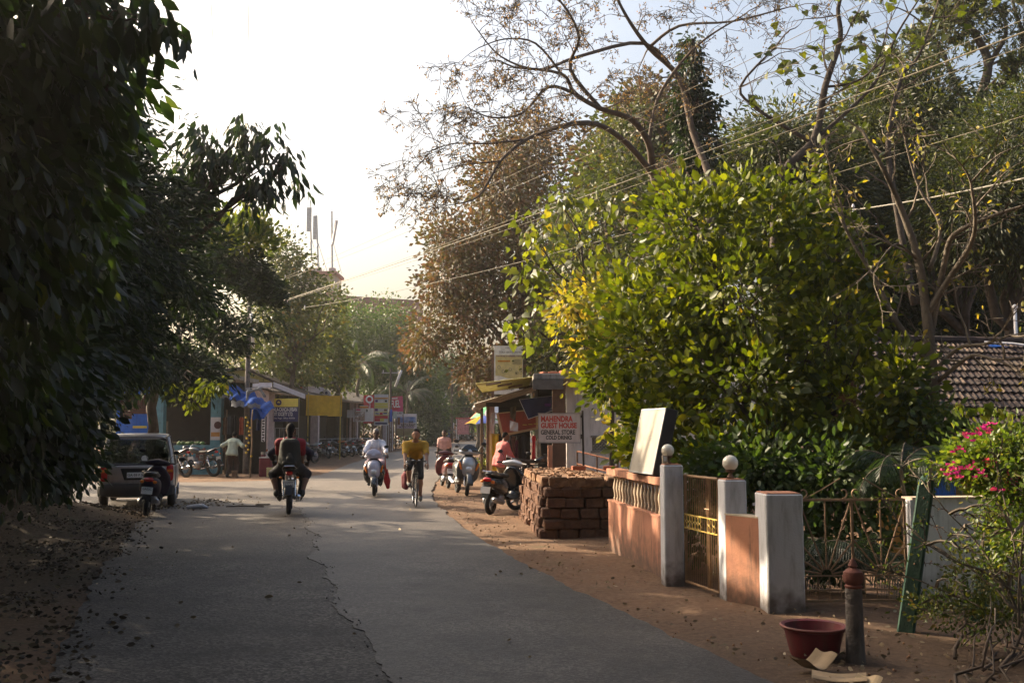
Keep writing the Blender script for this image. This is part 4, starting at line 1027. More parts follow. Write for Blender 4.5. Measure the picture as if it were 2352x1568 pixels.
tree('cashew_tree', 'bright sunlit green cashew tree bulging over the boundary wall and gates', (3.6, 13.6, -.2), (3.5, 13.5, 1.3),
     [B(1600, 520, 14, 130, 110, 1.0), B(1780, 520, 14, 130, 110, 1.1), B(1460, 700, 14.5, 95, 100, .9), B(1700, 680, 13.5, 190, 140, 1.2), B(1900, 600, 13.5, 110, 110, .9), B(1500, 800, 14, 160, 120, 1.1), B(1900, 780, 13, 120, 110, 1.0), B(1395, 870, 15, 60, 60, .7), B(1700, 880, 13, 190, 130, 1.2), B(1530, 960, 14, 100, 110, 1.0), B(1950, 930, 12.5, 130, 120, 1.0), B(1560, 440, 14, 45, 40, .5), B(1700, 430, 14, 50, 30, .5), B(1840, 430, 14, 60, 40, .6), B(1780, 1030, 12.5, 180, 80, .9), B(2020, 640, 13, 45, 60, .5), B(1480, 1030, 14, 60, 45, .7), B(2060, 880, 12, 60, 80, .6), B(2000, 1030, 12, 90, 70, .7)],
     29000, 7, .085, .108, 'oval', L_cashew, M_bark, .09, 90, droop=-.1, out=.8, shell=.4, gap=-.13, sizevar=.38, singles=300, width=1.15)
# hanging tips with yellow leaves in front of the white house
t = T('yellow_leaf_spray', 'yellow and lime leaf twigs hanging before the white house wall above the hand painted sign', 'branch', P(1380, 880, 18))
crown_obj(t, [B(1320, 880, 18, 30, 14, .4), B(1365, 868, 18, 50, 22, .5), B(1410, 900, 18, 40, 34, .5), B(1365, 925, 18, 14, 10, .3), B(1420, 990, 17, 26, 50, .4), B(1440, 820, 17, 60, 50, .6)], 420, 6, .10, .13, 'oval', L_yel, droop=.6, shell=.1, singles=260)
[limbpart(t, M_twig, P(1450, 860, 17), P(x, y, 18), .016, .004, .3, 6, 4) for x, y in ((1310, 880), (1362, 925), (1350, 870), (1420, 990), (1400, 920))]
# yellow ochre shrub between lime tree and cashew
tree('ochre_leaf_tree', 'small tree with ochre and yellow leaves between the lime leaf tree and the cashew', (2.1, 17.6, 0), (2.15, 17.5, 2.2),
     [B(1330, 730, 17, 60, 40, .7), B(1380, 690, 17, 60, 50, .8), B(1300, 690, 17, 40, 40, .6), B(1350, 800, 17, 50, 40, .7)], 1500, 6, .12, .12, 'oval', L_yel, M_twig, .04, 30, droop=.4, shell=.1)
# big back mass
bk = [('olive tree with clustered crown behind the cashew, below the power lines', 1750, 400, 27, [(0, 0, 150, 90), (-110, 70, 100, 90), (120, 80, 120, 100), (30, -60, 110, 70)], L_olive, 34000),
      ('brown and green tree left of the ivy-clad trunk in the upper right', 1480, 300, 38, [(0, 0, 90, 110), (-90, 90, 80, 90), (60, 120, 90, 100)], L_brown, 12000),
      ('dense dark green tree in the upper right behind the wires', 1980, 330, 30, [(0, 0, 130, 110), (120, -60, 110, 110), (150, 60, 130, 110), (-60, 90, 120, 100), (60, -140, 60, 50)], L_green, 42000),
      ('leafy tree at the right edge above the tiled roof', 2280, 380, 24, [(0, 0, 110, 130), (40, 150, 120, 130), (-100, 120, 110, 120), (60, -110, 70, 70)], L_olive, 32000),
      ('dark shaded tree behind the bare pale-limbed tree', 2050, 600, 32, [(0, 0, 160, 140), (200, 20, 180, 160), (100, 150, 200, 110), (-150, 0, 150, 150), (-60, 150, 160, 120)], L_dark, 52000),
      ('tall dark tree filling the sky gap in the upper right behind the half bare tree', 2180, 420, 29, [(0, 0, 150, 130), (-180, -30, 120, 100), (-300, 60, 120, 110), (120, -60, 100, 120), (-90, -110, 90, 70)], L_olive, 26000),
      ('shadowy tree behind the cashew crown', 1560, 620, 30, [(0, 0, 150, 140), (80, -120, 130, 110), (-90, 100, 120, 110)], L_olive, 16000)]
for lb, px, py, d, bl_, m_, n_ in bk:
    c = P(px, py, d)
    m_ = {L_olive: L_wood, L_green: L_wood}.get(m_, m_); n_ = int(n_ * 1.4)
    tree('woodland_tree', lb, (c.x, d, H(c.x, d)), (c.x + .3, d, c.z * .5), [B(px + a, py + b_, d, r1, r2, 2.6) for a, b_, r1, r2 in bl_], n_, 9, .25, .17 * d / 28, 'strip' if m_ is not L_brown else 'tiny', m_, M_bark, .22, 34, shell=.25, droop=.5, group='trees of the wood on the right')
# dark wood far behind, closing the horizon
def wood(name, lb, xs, d, h, n, m_, sz):
    t = T(name, lb, 'wood', ((xs[0] + xs[1]) / 2, d, 0)); bl_ = []
    k = int((xs[1] - xs[0]) / 5)
    for i in range(k):
        x = xs[0] + (xs[1] - xs[0]) * (i + .5) / k; hh = h * R.uniform(.8, 1.15)
        bl_ += [(x, d + R.uniform(-3, 3), hh * .6, 3.6, 3, hh * .42), (x + 2, d, hh * .22, 4, 3, hh * .28)]
    o, C = crown_obj(t, bl_, n, 9, .5, sz, 'tiny', m_, shell=.2, name='foliage')
    mb = MB()
    for i in range(k * 2):
        x = R.uniform(*xs); limb_mb(mb, (x, d, 0), (x + R.gauss(0, 1), d, h * .7), .2, .08, .2, 5, 5)
    mb.build('trunks', M_bark, t, world=True)['kind'] = 'stuff'; tag(t, kind='stuff'); t.name = name
wood('far_wood', 'dark mass of distant trees behind the wood on the right', (6, 60), 48, 9.5, 42000, L_dark, .34)
wood('far_wood', 'hazy mass of distant trees beyond the shops on the left', (-75, -14), 95, 12, 30000, L_olive, .5)
wood('distant_wood', 'hazy mass of trees beyond the bend of the road', (-12, 30), 165, 14, 16000, L_green, .6)

# bare tree: hand-laid limbs, then recursive twigs
def grow(mb, p, d, L, r, depth, rr, leafpts, droop=.06, n=5, fork=3, wob=.32, curl=0.0):
    pts = [p.copy()]; rads = [r]; cur = p.copy(); dd = d.normalized()
    for i in range(n):
        dd = (dd + Vector((rr.gauss(0, 1), rr.gauss(0, 1), rr.gauss(0, 1))) * wob * .45 + Vector((0, 0, -droop * (1 if depth > 1 else .2)))).normalized()
        cur = cur + dd * L / n; pts.append(cur.copy()); rads.append(max(.0055, r * (1 - .55 * (i + 1) / n)))
    mb.tube(pts, rads, 6 if r > .04 else 4 if r > .012 else 3, cap=False)
    if depth <= 0: leafpts += pts[2:]; return
    for k in range(fork):
        j = rr.randint(2, n); q = pts[j]; a = Vector((rr.gauss(0, 1), rr.gauss(0, 1), rr.gauss(0, .8) + .1))
        nd = (dd * .9 + a.normalized() * .95).normalized()
        grow(mb, q, nd, L * rr.uniform(.5, .72), rads[j] * .62, depth - 1, rr, leafpts, droop, n, fork, wob)
    grow(mb, pts[-1], dd, L * .62, rads[-1] * .9, depth - 1, rr, leafpts, droop, n, fork, wob)
def limbtree(name, label, base, limbs, bark, seed, twigL, lf, r_end=.03, depth=3, fork=3, droop=.05, every=1, leafcfg=None, cat='tree', tw=None):
    rr = random.Random(seed); t = T(name, label, cat, base); leafpts = []
    mbt = MB(); mb = MB()
    for pl, r1, r2 in limbs:
        pts = [P(*q) for q in pl]; sub = []
        for i in range(len(pts) - 1):   # catmull-rom
            p0 = pts[max(0, i - 1)]; p1 = pts[i]; p2 = pts[i + 1]; p3 = pts[min(len(pts) - 1, i + 2)]
            for k in range(4):
                u = k / 4; sub.append(.5 * ((2 * p1) + (p2 - p0) * u + (2 * p0 - 5 * p1 + 4 * p2 - p3) * u * u + (3 * p1 - p0 - 3 * p2 + p3) * u ** 3))
        sub.append(pts[-1]); n = len(sub); rs = [r1 + (r2 - r1) * i / (n - 1) for i in range(n)]
        mbt.tube(sub, rs, 8)
        if lf:
            for i in range(max(2, n // 4), n, every):
                tg = (sub[min(i + 1, n - 1)] - sub[i - 1]).normalized(); a = Vector((rr.gauss(0, 1), rr.gauss(0, .7), rr.gauss(.35, 1))).normalized()
                grow(mb, sub[i], tg * .5 + a, twigL * rr.uniform(.6, 1.15), max(r_end * .5, rs[i] * .4), depth - (0 if i > n * .4 else 0), rr, leafpts, droop, 5, fork)
            grow(mb, sub[-1], sub[-1] - sub[-3], twigL, r2, depth, rr, leafpts, droop, 5, fork)
    mbt.build('trunk_and_limbs', bark, t, sm=2, world=True)
    if mb.v:
        me = mb.mesh('twigs', tw or M_twig, t.location); o = link('twigs', me, t); o['kind'] = 'stuff'
    if leafcfg and leafpts:
        n_, size, kind, m_, tn = leafcfg; idx = NP.integers(len(leafpts), size=n_)
        pos = np.array([tuple(leafpts[i]) for i in idx]) + NP.normal(size=(n_, 3)) * .03
        V, F, tt = leaf_arrays(pos, NP.normal(size=(n_, 3)) + np.array([0, 0, -.6]), size * (1 + .3 * NP.random(n_)), tn[0] + (tn[1] - tn[0]) * NP.random(n_), kind)
        o = link('leaves', np_mesh('leaves', V - np.array(t.location), F, m_, tt), t); o['kind'] = 'stuff'
    return t, leafpts
D_ = 22
limbtree('bare_tree', 'wide leafless tree whose crooked limbs and fine twigs reach over the street', P(1600, 1000, D_),
    [([(1620, 1050, D_), (1590, 800, D_), (1560, 620, D_), (1530, 520, D_), (1500, 400, D_), (1490, 330, 21.5), (1450, 275, 21), (1380, 250, 20.5), (1320, 215, 20), (1290, 170, 19.6), (1180, 155, 19)], 0.132, 0.022),
     ([(1500, 400, D_), (1440, 330, 21), (1370, 285, 20), (1290, 290, 19.4), (1210, 320, 19), (1150, 370, 18.6), (1100, 450, 18.3), (1040, 470, 18)], 0.073, 0.010),
     ([(1320, 215, 20), (1260, 200, 19.5), (1200, 260, 19), (1130, 270, 18.6), (1080, 250, 18.3)], 0.040, 0.010),
     ([(1380, 250, 20.5), (1310, 160, 20), (1330, 90, 19.6), (1300, 20, 19.2), (1250, -30, 19)], 0.046, 0.015),
     ([(1560, 620, D_), (1640, 470, 22), (1590, 300, 22.5), (1560, 180, 22.5), (1490, 110, 22), (1440, 40, 21.5), (1400, -40, 21)], 0.106, 0.025),
     ([(1560, 180, 22.5), (1480, 100, 22), (1330, 130, 21), (1240, 160, 20.4), (1150, 130, 20), (1090, 60, 19.5)], 0.053, 0.010),
     ([(1490, 330, 21.5), (1510, 230, 21.4), (1560, 150, 21.2), (1620, 90, 21), (1700, 40, 20.8)], 0.046, 0.015),
     ([(1490, 110, 22), (1560, 60, 21.6), (1680, 50, 21), (1800, 20, 20.5)], 0.040, 0.015),
     ([(1290, 170, 19.6), (1230, 100, 19.2), (1160, 90, 19), (1100, 110, 18.6)], 0.026, 0.010),
     ([(1210, 320, 19), (1120, 330, 18.6), (1040, 330, 18.2), (980, 350, 18)], 0.023, 0.006),
     ([(1150, 370, 18.6), (1060, 380, 18.2), (990, 400, 18)], 0.020, 0.005)],
    M_twig, 5, .62, True, depth=4, fork=2, droop=.05, every=2, r_end=.02, leafcfg=(5500, .05, 'tiny', leafmat('withered leaflets', [(0, (.10, .09, .03)), (.5, (.22, .14, .05)), (1, (.30, .17, .08))], .35, .6, (1.3, 1.2, .7)), (0, 1)))
# ivy-clad trunk
t = T('ivy_trunk', 'tall trunk wrapped in a dark column of ivy, in the upper right', 'tree', P(1600, 1000, 23))
crown_obj(t, [B(1588, 125, 23, 22, 40, .3), B(1585, 180, 23, 32, 50, .4), B(1590, 250, 23, 40, 60, .45), B(1598, 330, 23, 48, 60, .5), B(1600, 410, 23, 50, 60, .5), B(1590, 480, 23, 50, 50, .5), B(1560, 250, 23, 22, 60, .3), B(1640, 260, 23, 16, 35, .25)], 7500, 7, .09, .115, 'oval', L_dark, droop=1.0, shell=.55, name='ivy')
mb = MB(); limb_mb(mb, P(1610, 1080, 23), P(1590, 90, 23), .17, .07, .08, 12, 8); mb.build('trunk', M_bark, t, sm=2, world=True)
# more thin trees top right
D_ = 20
limbtree('half_bare_tree', 'half bare tree with a few big leaves silhouetted right of the ivy trunk', P(1800, 1000, D_),
    [([(1800, 1000, D_), (1780, 560, D_), (1800, 400, D_), (1870, 320, D_), (1895, 200, D_), (1930, 90, D_), (1925, 20, D_), (1945, -40, D_)], .12, .03),
     ([(1870, 320, D_), (1920, 280, D_), (2010, 190, D_), (2060, 80, D_), (2110, 0, D_)], .05, .015),
     ([(1870, 330, D_), (1800, 290, D_), (1740, 250, D_), (1700, 200, D_), (1780, 110, D_)], .05, .02),
     ([(1895, 200, D_), (1960, 190, D_), (2010, 150, D_), (2040, 60, D_)], .03, .012),
     ([(2100, 700, D_), (2060, 480, D_), (2040, 330, D_), (2070, 180, D_), (2110, 130, D_), (2150, 20, D_)], .08, .02)],
    M_bark, 9, .9, True, depth=2, fork=2, droop=.0, every=2, leafcfg=(190, .17, 'heart', L_heart, (0, .8)))
D_ = 33
limbtree('crooked_tree', 'tall tree with dark crooked limbs against the sky in the top right corner', P(2270, 1000, D_),
    [([(2270, 900, D_), (2250, 500, D_), (2240, 330, D_), (2245, 250, D_), (2270, 150, D_), (2240, 80, D_), (2200, 20, D_), (2210, -40, D_)], .26, .07),
     ([(2240, 260, D_), (2200, 200, D_), (2160, 110, D_), (2130, 70, D_)], .14, .04), ([(2245, 250, D_), (2320, 180, D_), (2350, 100, D_), (2330, 20, D_)], .14, .05),
     ([(2270, 150, D_), (2310, 80, D_), (2300, 20, D_)], .1, .04)], M_bark, 12, 1.6, True, depth=2, fork=2, every=3, leafcfg=(5200, .20, 'tiny', L_olive, (0, .8)))
c = T('treetop_foliage', 'tufts of olive leaves on the crooked tree in the top right corner', 'foliage', P(2250, 90, 33))
crown_obj(c, [B(2160, 80, 33, 50, 36, 1.4), B(2250, 40, 33, 70, 40, 1.6), B(2330, 80, 33, 40, 70, 1.4), B(2200, 5, 33, 50, 30, 1.2), B(2340, 200, 33, 40, 60, 1.5)], 6500, 8, .22, .17, 'strip', L_olive, shell=.2, name='leaves')
# pale-limbed bare tree in front of the tiled roof
D_ = 12.2
limbtree('pale_bare_tree', 'almost bare tree with pale crooked limbs standing before the tiled roof', P(2140, 1040, D_),
    [([(2146, 1040, D_), (2140, 850, D_), (2130, 740, D_), (2110, 600, D_), (2070, 480, D_), (2030, 390, 12), (1990, 320, 12)], .085, .02),
     ([(2135, 780, D_), (2150, 700, D_), (2170, 600, 12), (2190, 540, 11.8), (2270, 500, 11.5), (2360, 470, 11.3)], .05, .015),
     ([(2130, 720, D_), (2180, 640, 12), (2230, 560, 11.6), (2240, 500, 11.3), (2230, 420, 11)], .045, .014),
     ([(2140, 840, D_), (2060, 740, 12.3), (2010, 640, 12.4), (1960, 560, 12.4), (1930, 500, 12.4)], .04, .014),
     ([(2140, 860, D_), (2200, 800, 12), (2260, 790, 11.7), (2320, 770, 11.4)], .03, .01), ([(2150, 880, D_), (2210, 830, 11.8), (2240, 815, 11.6), (2290, 825, 11.4), (2352, 820, 11.2)], .028, .008),
     ([(2135, 620, D_), (2160, 520, 12.3), (2110, 430, 12.4), (2080, 330, 12.4)], .03, .01), ([(2110, 600, D_), (2060, 560, 12), (2020, 600, 11.8)], .018, .006)],
    M_barkp, 21, .55, True, depth=2, fork=2, every=3, droop=.0, leafcfg=(420, .065, 'oval', L_yel, (0, .9)), tw=M_barkp)
# garden palms behind the gate
c = P(2080, 1010, 10.8); palm('feathery areca palm drooping behind the sunburst gate', (c.x, 10.8, -.3), P(2070, 1075, 10.8), 8, .85, L_palm, .03, 'areca_palm', seed=5, wid=.012, leaf=.34, nleaf=34, droop=1.1)
palm('areca palm low behind the sunburst gate bars', (2.95, 10.3, -.3), (2.95, 10.3, .25), 14, 1.1, L_palm, .03, 'areca_palm', seed=9, wid=.01, leaf=.30, nleaf=30, droop=.9)
palm('small areca palm behind the right end of the sunburst gate', (3.6, 10.4, -.3), (3.6, 10.4, .2), 14, 1.1, L_palm, .03, 'areca_palm', seed=10, wid=.01, leaf=.30, nleaf=30, droop=.9)
tree('garden_shrub', 'dark leafy shrub filling the garden behind the gate pillars', (2.9, 11.8, -.3), (2.9, 11.8, .4),
     [B(1750, 1080, 11.8, 120, 90, .7), B(1900, 1100, 11.4, 100, 90, .7), B(2020, 1120, 11.6, 90, 80, .7), B(1640, 1090, 12.2, 90, 70, .6), B(1900, 1240, 11.2, 140, 90, .6), B(1620, 1200, 12, 70, 90, .5), B(2130, 1000, 11.9, 70, 90, .6), B(2080, 920, 12, 50, 60, .5)], 9500, 7, .10, .10, 'oval', L_green, M_bark, .03, 16, shell=.1, droop=.3, cat='shrub')
# bougainvillea
bg_ = tree('bougainvillea', 'bougainvillea bush with magenta flowers at the right edge over the garden wall', (4.75, 8.2, 0), (4.6, 8.1, .9),
     [B(2290, 1050, 8, 110, 75, .5), B(2230, 1080, 8, 80, 50, .4), B(2340, 1130, 7.8, 90, 90, .5), B(2320, 1010, 8, 60, 40, .35), B(2200, 1060, 8.1, 35, 30, .25), B(2330, 1230, 7.6, 50, 70, .35)],
     5200, 6, .055, .052, 'oval', L_bou, M_twig, .03, 60, shell=.15, droop=.2, cat='shrub', singles=200)
pos = []
for (px, py) in ((2268, 985), (2252, 990), (2222, 1000), (2205, 1037), (2245, 1060), (2228, 1075), (2190, 1078), (2210, 1080), (2290, 1062), (2275, 1068), (2180, 1085), (2300, 1110), (2290, 1122), (2312, 1128), (2335, 1112), (2340, 1040), (2320, 1090), (2193, 1097), (2262, 998), (2335, 1150), (2310, 1170), (2250, 1090)):
    q = P(px, py, 7.55 + .4 * R.random()); s_ = MB()
    for k in range(6):
        for j in range(3):
            a = R.uniform(0, 6.28); 
        pos.append(q + Vector((R.gauss(0, .022), R.gauss(0, .022), R.gauss(0, .022))))
for q in pos[::1]:
    a = R.uniform(0, 6.28); V = []; F = []; mb = MB()
    for j in range(3):
        th = a + j * 2.094; d = Vector((math.cos(th), math.sin(th) * .6, .75 + R.uniform(-.3, .3))).normalized(); s = d.cross(Vector((R.random(), R.random(), R.random()))).normalized() * .011; L_ = .030
        mb.add([q, q + d * L_ * .5 + s, q + d * L_, q + d * L_ * .5 - s], [(0, 1, 2, 3)])
    me = mb.mesh('flower', L_pink, bg_.location); at = me.attributes.new('tint', 'FLOAT', 'POINT'); at.data.foreach_set('value', [R.random()] * len(me.vertices)); link('flower', me, bg_)
# dry tangle below the bougainvillea
limbtree('dry_shrub', 'dry tangled thorny shrub at the foot of the second green post', P(2330, 1420, 7.4),
    [([(2330, 1420, 7.4), (2280, 1300, 7.5), (2230, 1230, 7.6), (2180, 1180, 7.6)], .012, .004), ([(2340, 1420, 7.2), (2300, 1330, 7.2), (2200, 1290, 7.2), (2130, 1250, 7.3)], .012, .004),
     ([(2350, 1400, 7.2), (2330, 1250, 7.3), (2300, 1120, 7.5)], .012, .004), ([(2300, 1430, 7.6), (2230, 1380, 7.6), (2150, 1350, 7.7)], .01, .004), ([(2340, 1440, 7), (2340, 1350, 7), (2352, 1200, 7)], .012, .005)],
    M_barkp, 31, .26, True, depth=2, fork=2, every=3, droop=.02, leafcfg=(900, .030, 'oval', L_bou, (.1, 1)), cat='shrub', tw=M_barkp)
crown_obj(T('ground_creeper', 'low creeping plant on the ground right of the leaning green post', 'plant', (3.9, 8.0, 0)), [B(2200, 1400, 7.9, 90, 40, .4), B(2130, 1390, 8.2, 50, 30, .3), B(2290, 1400, 7.5, 80, 50, .4), B(2270, 1310, 7.8, 90, 60, .35)], 3200, 6, .05, .035, 'oval', L_olive, shell=.1, droop=-.2, name='leaves')
# branch pile bottom right
t = T('branch_pile', 'heap of dry twigs and branches in the bottom right corner', 'branches', G(2320, 1560))
for i in range(44):
    mb = MB(); a = G(R.uniform(2180, 2500), R.uniform(1500, 1640)); b_ = a + Vector((R.uniform(.2, 1.2), R.uniform(.1, .8), R.uniform(.05, .5)))
    limb_mb(mb, a + Vector((0, 0, .02)), b_, R.uniform(.005, .02), .004, .5, 6, 5); mb.build('branch', M_twig, t, world=True, sm=2)
# trunk before the blue shop
# fallen leaves
def litter(name, lb, n, fx, size, m_, kind='oval', lift=.012):
    pos = np.array([fx() for _ in range(n)]); d = NP.normal(size=(n, 3)); d[:, 2] *= .12
    V, F, tt = leaf_arrays(pos, d, size * (1 + .35 * NP.normal(size=n)).clip(.3, 2), NP.random(n), kind)
    o = link(name, np_mesh(name, V, F, m_, tt)); tag(o, lb, 'fallen leaves', kind='stuff')
def fl():
    while True:
        y = 4.5 + 17 * R.random() ** 1.3; a = lerp_tab(EDGE_L, min(y, 20)); x = a - abs(R.gauss(0, 1)) * 2.4 + R.gauss(0, .25)
        if x > -13 and x < a + .7 and (noise.noise(Vector((x * .9, y * .9, 7))) > -.08 or R.random() < .15): break
    return (x, y, H(x, y) + (.03 if x < a else .03) + .04 * noise.noise(Vector((x * .9, y * .9, 0))) * (x < a) + R.random() * .02)
litter('leaf_litter', 'thick layer of brown fallen leaves on the left verge', 11000, fl, .045, L_dry)
def fr():
    y = R.uniform(6, 26); x = lerp_tab(EDGE_R, y) + .1 + R.random() * (1.5 if y > 14 else 1.2) * R.random() * 1.6
    return (x, y, H(x, y) + .03 + .02 * R.random())
litter('scattered_leaves', 'thin scatter of dry leaves on the dirt beside the right wall', 480, fr, .034, L_dryp)
def fr2():
    x = R.uniform(2.1, 5.2); y = R.uniform(6.0, 9.2); return (x, y, .03 + .02 * R.random())
litter('dead_leaves', 'dry leaves and chips around the red tub and green posts', 600, fr2, .036, L_dryp)
def fr3():
    y = R.uniform(5, 30); x = R.uniform(lerp_tab(EDGE_L, min(y, 20)), lerp_tab(EDGE_R, y)); return (x, y, .036)
litter('road_leaves', 'few stray leaves lying on the asphalt', 70, fr3, .05, L_dryp)
def fr4():
    a = R.gauss(0, 1); return (-6.9 + .5 * a, 22.4 + .8 * R.gauss(0, 1), .03 + .03 * R.random())
litter('leaf_heap', 'sunlit heap of yellow-brown leaves behind the car at the road edge', 350, fr4, .05, L_dryp)

def fs():
    y = 5.2 + 22 * R.random() ** 1.5; return (eS(y) + R.gauss(0, .05), y, .03)
mb = MB()
for i in range(90):
    x, y, z = fs(); s_ = R.uniform(.005, .015); mb.box((x, y, z + s_ * .2), (s_ * 1.5, s_, s_ * .7), rot=(R.random(), R.random(), R.random() * 3), b=s_ * .15)
o = mb.build('asphalt_crumbs', M_old); tag(o, 'loose asphalt crumbs along the seam in the road', 'rubble', kind='stuff')
# ------------------------------------------------------------------ buildings and street furniture
def board(parent, name, m, x0, y0, x1, y1, d, th=.03, skew=0.0):
    """flat upright board seen between picture corners at depth d"""
    a = P(x0, y1, d); b = P(x1, y0, d); mb = MB()
    L_ = parent.location
    mb.box(((a.x + b.x) / 2 - L_.x, d - L_.y, (a.z + b.z) / 2 - L_.z), (b.x - a.x, th, b.z - a.z)); o = mb.build(name, m, parent); return o, a, b
def wbox(parent, name, m, x0, x1, y0, y1, z0, z1, b=0.0):
    L_ = parent.location; mb = MB(); mb.box(((x0 + x1) / 2 - L_.x, (y0 + y1) / 2 - L_.y, (z0 + z1) / 2 - L_.z), (x1 - x0, y1 - y0, z1 - z0), b=b); return mb.build(name, m, parent)
def wlet(s, parent, px, py, d, hpx, m, wpx=None, bold=.0, off=.02, rot=None):
    p = P(px, py, d - off) - parent.location; k = d / FPX
    return lettering(s, parent, p, hpx * k * 1.38, m, width=wpx * k if wpx else None, bold=bold, rot=rot or (math.pi / 2, 0, 0))
F = lambda n, c, r=.8, **k: mat(n, c, r, **k)
m_lb = F('light blue plaster', (.11, .26, .31), stain=(.08, .09, .09), stainamt=.5, bump=.2); m_bl = F('bright blue board', (.02, .13, .55), var=.1, stain=(.02, .04, .10), stainamt=.5)
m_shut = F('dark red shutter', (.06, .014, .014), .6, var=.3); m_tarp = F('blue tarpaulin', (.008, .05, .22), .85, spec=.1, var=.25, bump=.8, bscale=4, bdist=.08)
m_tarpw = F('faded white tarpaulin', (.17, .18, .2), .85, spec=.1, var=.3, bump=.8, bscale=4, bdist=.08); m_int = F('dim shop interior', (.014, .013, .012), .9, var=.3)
m_pink = F('pale pink plaster', (.42, .34, .34), stain=(.14, .11, .10), stainamt=.5); m_och = F('ochre cloth', (.50, .30, .015), .9, var=.12, bump=.5, bscale=5, bdist=.03)
m_sgn = F('white sign board', (.58, .56, .57), .7, var=.06, stain=(.30, .26, .24), stainamt=.4); m_navy = F('navy sign board', (.02, .02, .10), .6, var=.1); m_ylw = F('pale yellow sign', (.60, .52, .10), .7, var=.08)
m_red = F('red sign panel', (.42, .012, .03), .6, var=.08); m_mag = F('magenta sign panel', (.50, .03, .13), .6, var=.08); m_redb = F('brick red banner', (.30, .065, .04), .8, var=.12, stain=(.10, .05, .03), stainamt=.5)
m_tan = F('tan banner border', (.50, .36, .20), .8, var=.1); m_blub = F('dark blue banner', (.015, .02, .075), .7, var=.2); m_sgrey = F('grey green board', (.05, .07, .06), .7); m_txw = F('white print', (.66, .66, .68), .7, var=.03)
m_grn = F('green print', (.08, .30, .10)); m_purp = F('purple print', (.10, .03, .18)); m_food = F('food photograph print', (.30, .20, .15), .6, var=.6, scale=9, col2=(.55, .50, .50), mixs=6); m_sky = F('blue sign print', (.05, .14, .38), .6, var=.3, scale=3, col2=(.30, .34, .45), mixs=1.5)
m_tree = F('trunk bark', (.08, .062, .048), .95, var=.3, bump=.9, bscale=14, bdist=.04)

# blue shop on the left
bs = T('blue_shop', 'open-fronted shop with light blue columns, bright blue boards and a dark red shutter', 'shop', (-13, 39, 0))
xa = lambda px, d: P(px, 900, d).x
Y0 = 38.0
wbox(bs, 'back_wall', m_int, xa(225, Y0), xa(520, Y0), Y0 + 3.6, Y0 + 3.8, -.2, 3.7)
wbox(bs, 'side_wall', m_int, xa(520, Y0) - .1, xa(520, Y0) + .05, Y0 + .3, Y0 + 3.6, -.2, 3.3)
wbox(bs, 'roof', M_conc, xa(215, Y0), xa(530, Y0), Y0 - .3, Y0 + 4.2, 3.62, 3.78)
for a, b_ in ((362, 380), (488, 512)): wbox(bs, 'column', m_lb, xa(a, Y0), xa(b_, Y0), Y0 - .15, Y0 + .2, -.2, 3.61, .01)
wbox(bs, 'upper_board', m_bl, xa(270, Y0), xa(361, Y0), Y0, Y0 + .08, P(0, 905, Y0).z, 3.61)
wbox(bs, 'lower_board', m_bl, xa(270, Y0), xa(361, Y0), Y0, Y0 + .08, .0, P(0, 962, Y0).z)
wbox(bs, 'shutter_frame', m_bl, xa(270, Y0), xa(276, Y0), Y0 - .02, Y0 + .1, -.2, 3.6)
for i in range(9):
    z0 = P(0, 962, Y0).z; z1 = P(0, 905, Y0).z; h_ = (z1 - z0) / 9
    wbox(bs, 'shutter_slat', m_shut, xa(276.5, Y0), xa(361.5, Y0), Y0 + .01 + .015 * (i % 2), Y0 + .06, z0 + h_ * i + .008, z0 + h_ * (i + 1) - .008)
wbox(bs, 'counter_wall', m_lb, xa(380.5, Y0), xa(487.5, Y0), Y0 - .1, Y0 + .1, -.2, P(0, 1022, Y0).z, .01)
wbox(bs, 'poster', m_sgn, xa(489, Y0), xa(511, Y0), Y0 - .165, Y0 - .155, P(0, 1010, Y0).z, P(0, 958, Y0).z)
mb = MB(); q = P(500, 976, Y0 - .18); mb.lathe([(.001, 0), (.14, 0), (.14, .012), (.001, .012)], 20, q - Vector((-13, 39, 0)), 'y'); mb.build('poster_picture', m_shut, bs)
wbox(bs, 'poster_strip', F('orange print', (.45, .22, .06)), xa(490, Y0), xa(510, Y0), Y0 - .17, Y0 - .166, P(0, 1002, Y0).z, P(0, 992, Y0).z)
for i, (px, py, w, h_, c_, lb, nm) in enumerate(((384, 972, 40, 52, M_wood, 'wooden shelf stand inside the blue shop', 'wooden_stand'), (420, 1000, 20, 24, m_tan, 'pile of brown sacks on the counter of the blue shop', 'sack_pile'))):
    t = T(nm, lb, 'stand' if i == 0 else 'sacks', (P(px, 900, Y0 + .8).x, Y0 + .8, .0)); k = (Y0 + .8) / FPX; zb_ = P(0, 1022, Y0).z
    if i == 0:
        for x in (0, w * k): wbox(t, 'leg', c_, t.location.x + x, t.location.x + x + .08, Y0 + .7, Y0 + .8, 0, 1.25 + .75 * (x == 0))
        for z in (1.15, .8): wbox(t, 'shelf', c_, t.location.x - .1, t.location.x + w * k + .1, Y0 + .55, Y0 + .95, z, z + .06)
    else:
        for j in range(5): mb = MB(); mb.ell((.25 * (j % 3) - .1, .1 * (j % 2), .72 + .18 * (j // 3)), (.2, .15, .1), 10, 8); mb.build('sack', c_, t, sm=2)
t = T('goods_basket', 'green vegetables heaped on the counter wall of the blue shop', 'vegetables', (xa(440, Y0), Y0 + .1, P(0, 1022, Y0).z))
for j in range(14): mb = MB(); mb.ell((R.uniform(-.5, .5), R.uniform(-.1, .15), .06 + .05 * R.random()), (.09, .08, .07), 8, 6); mb.build('vegetable', F('cabbage green', (.10, .16, .05)), t, sm=2)
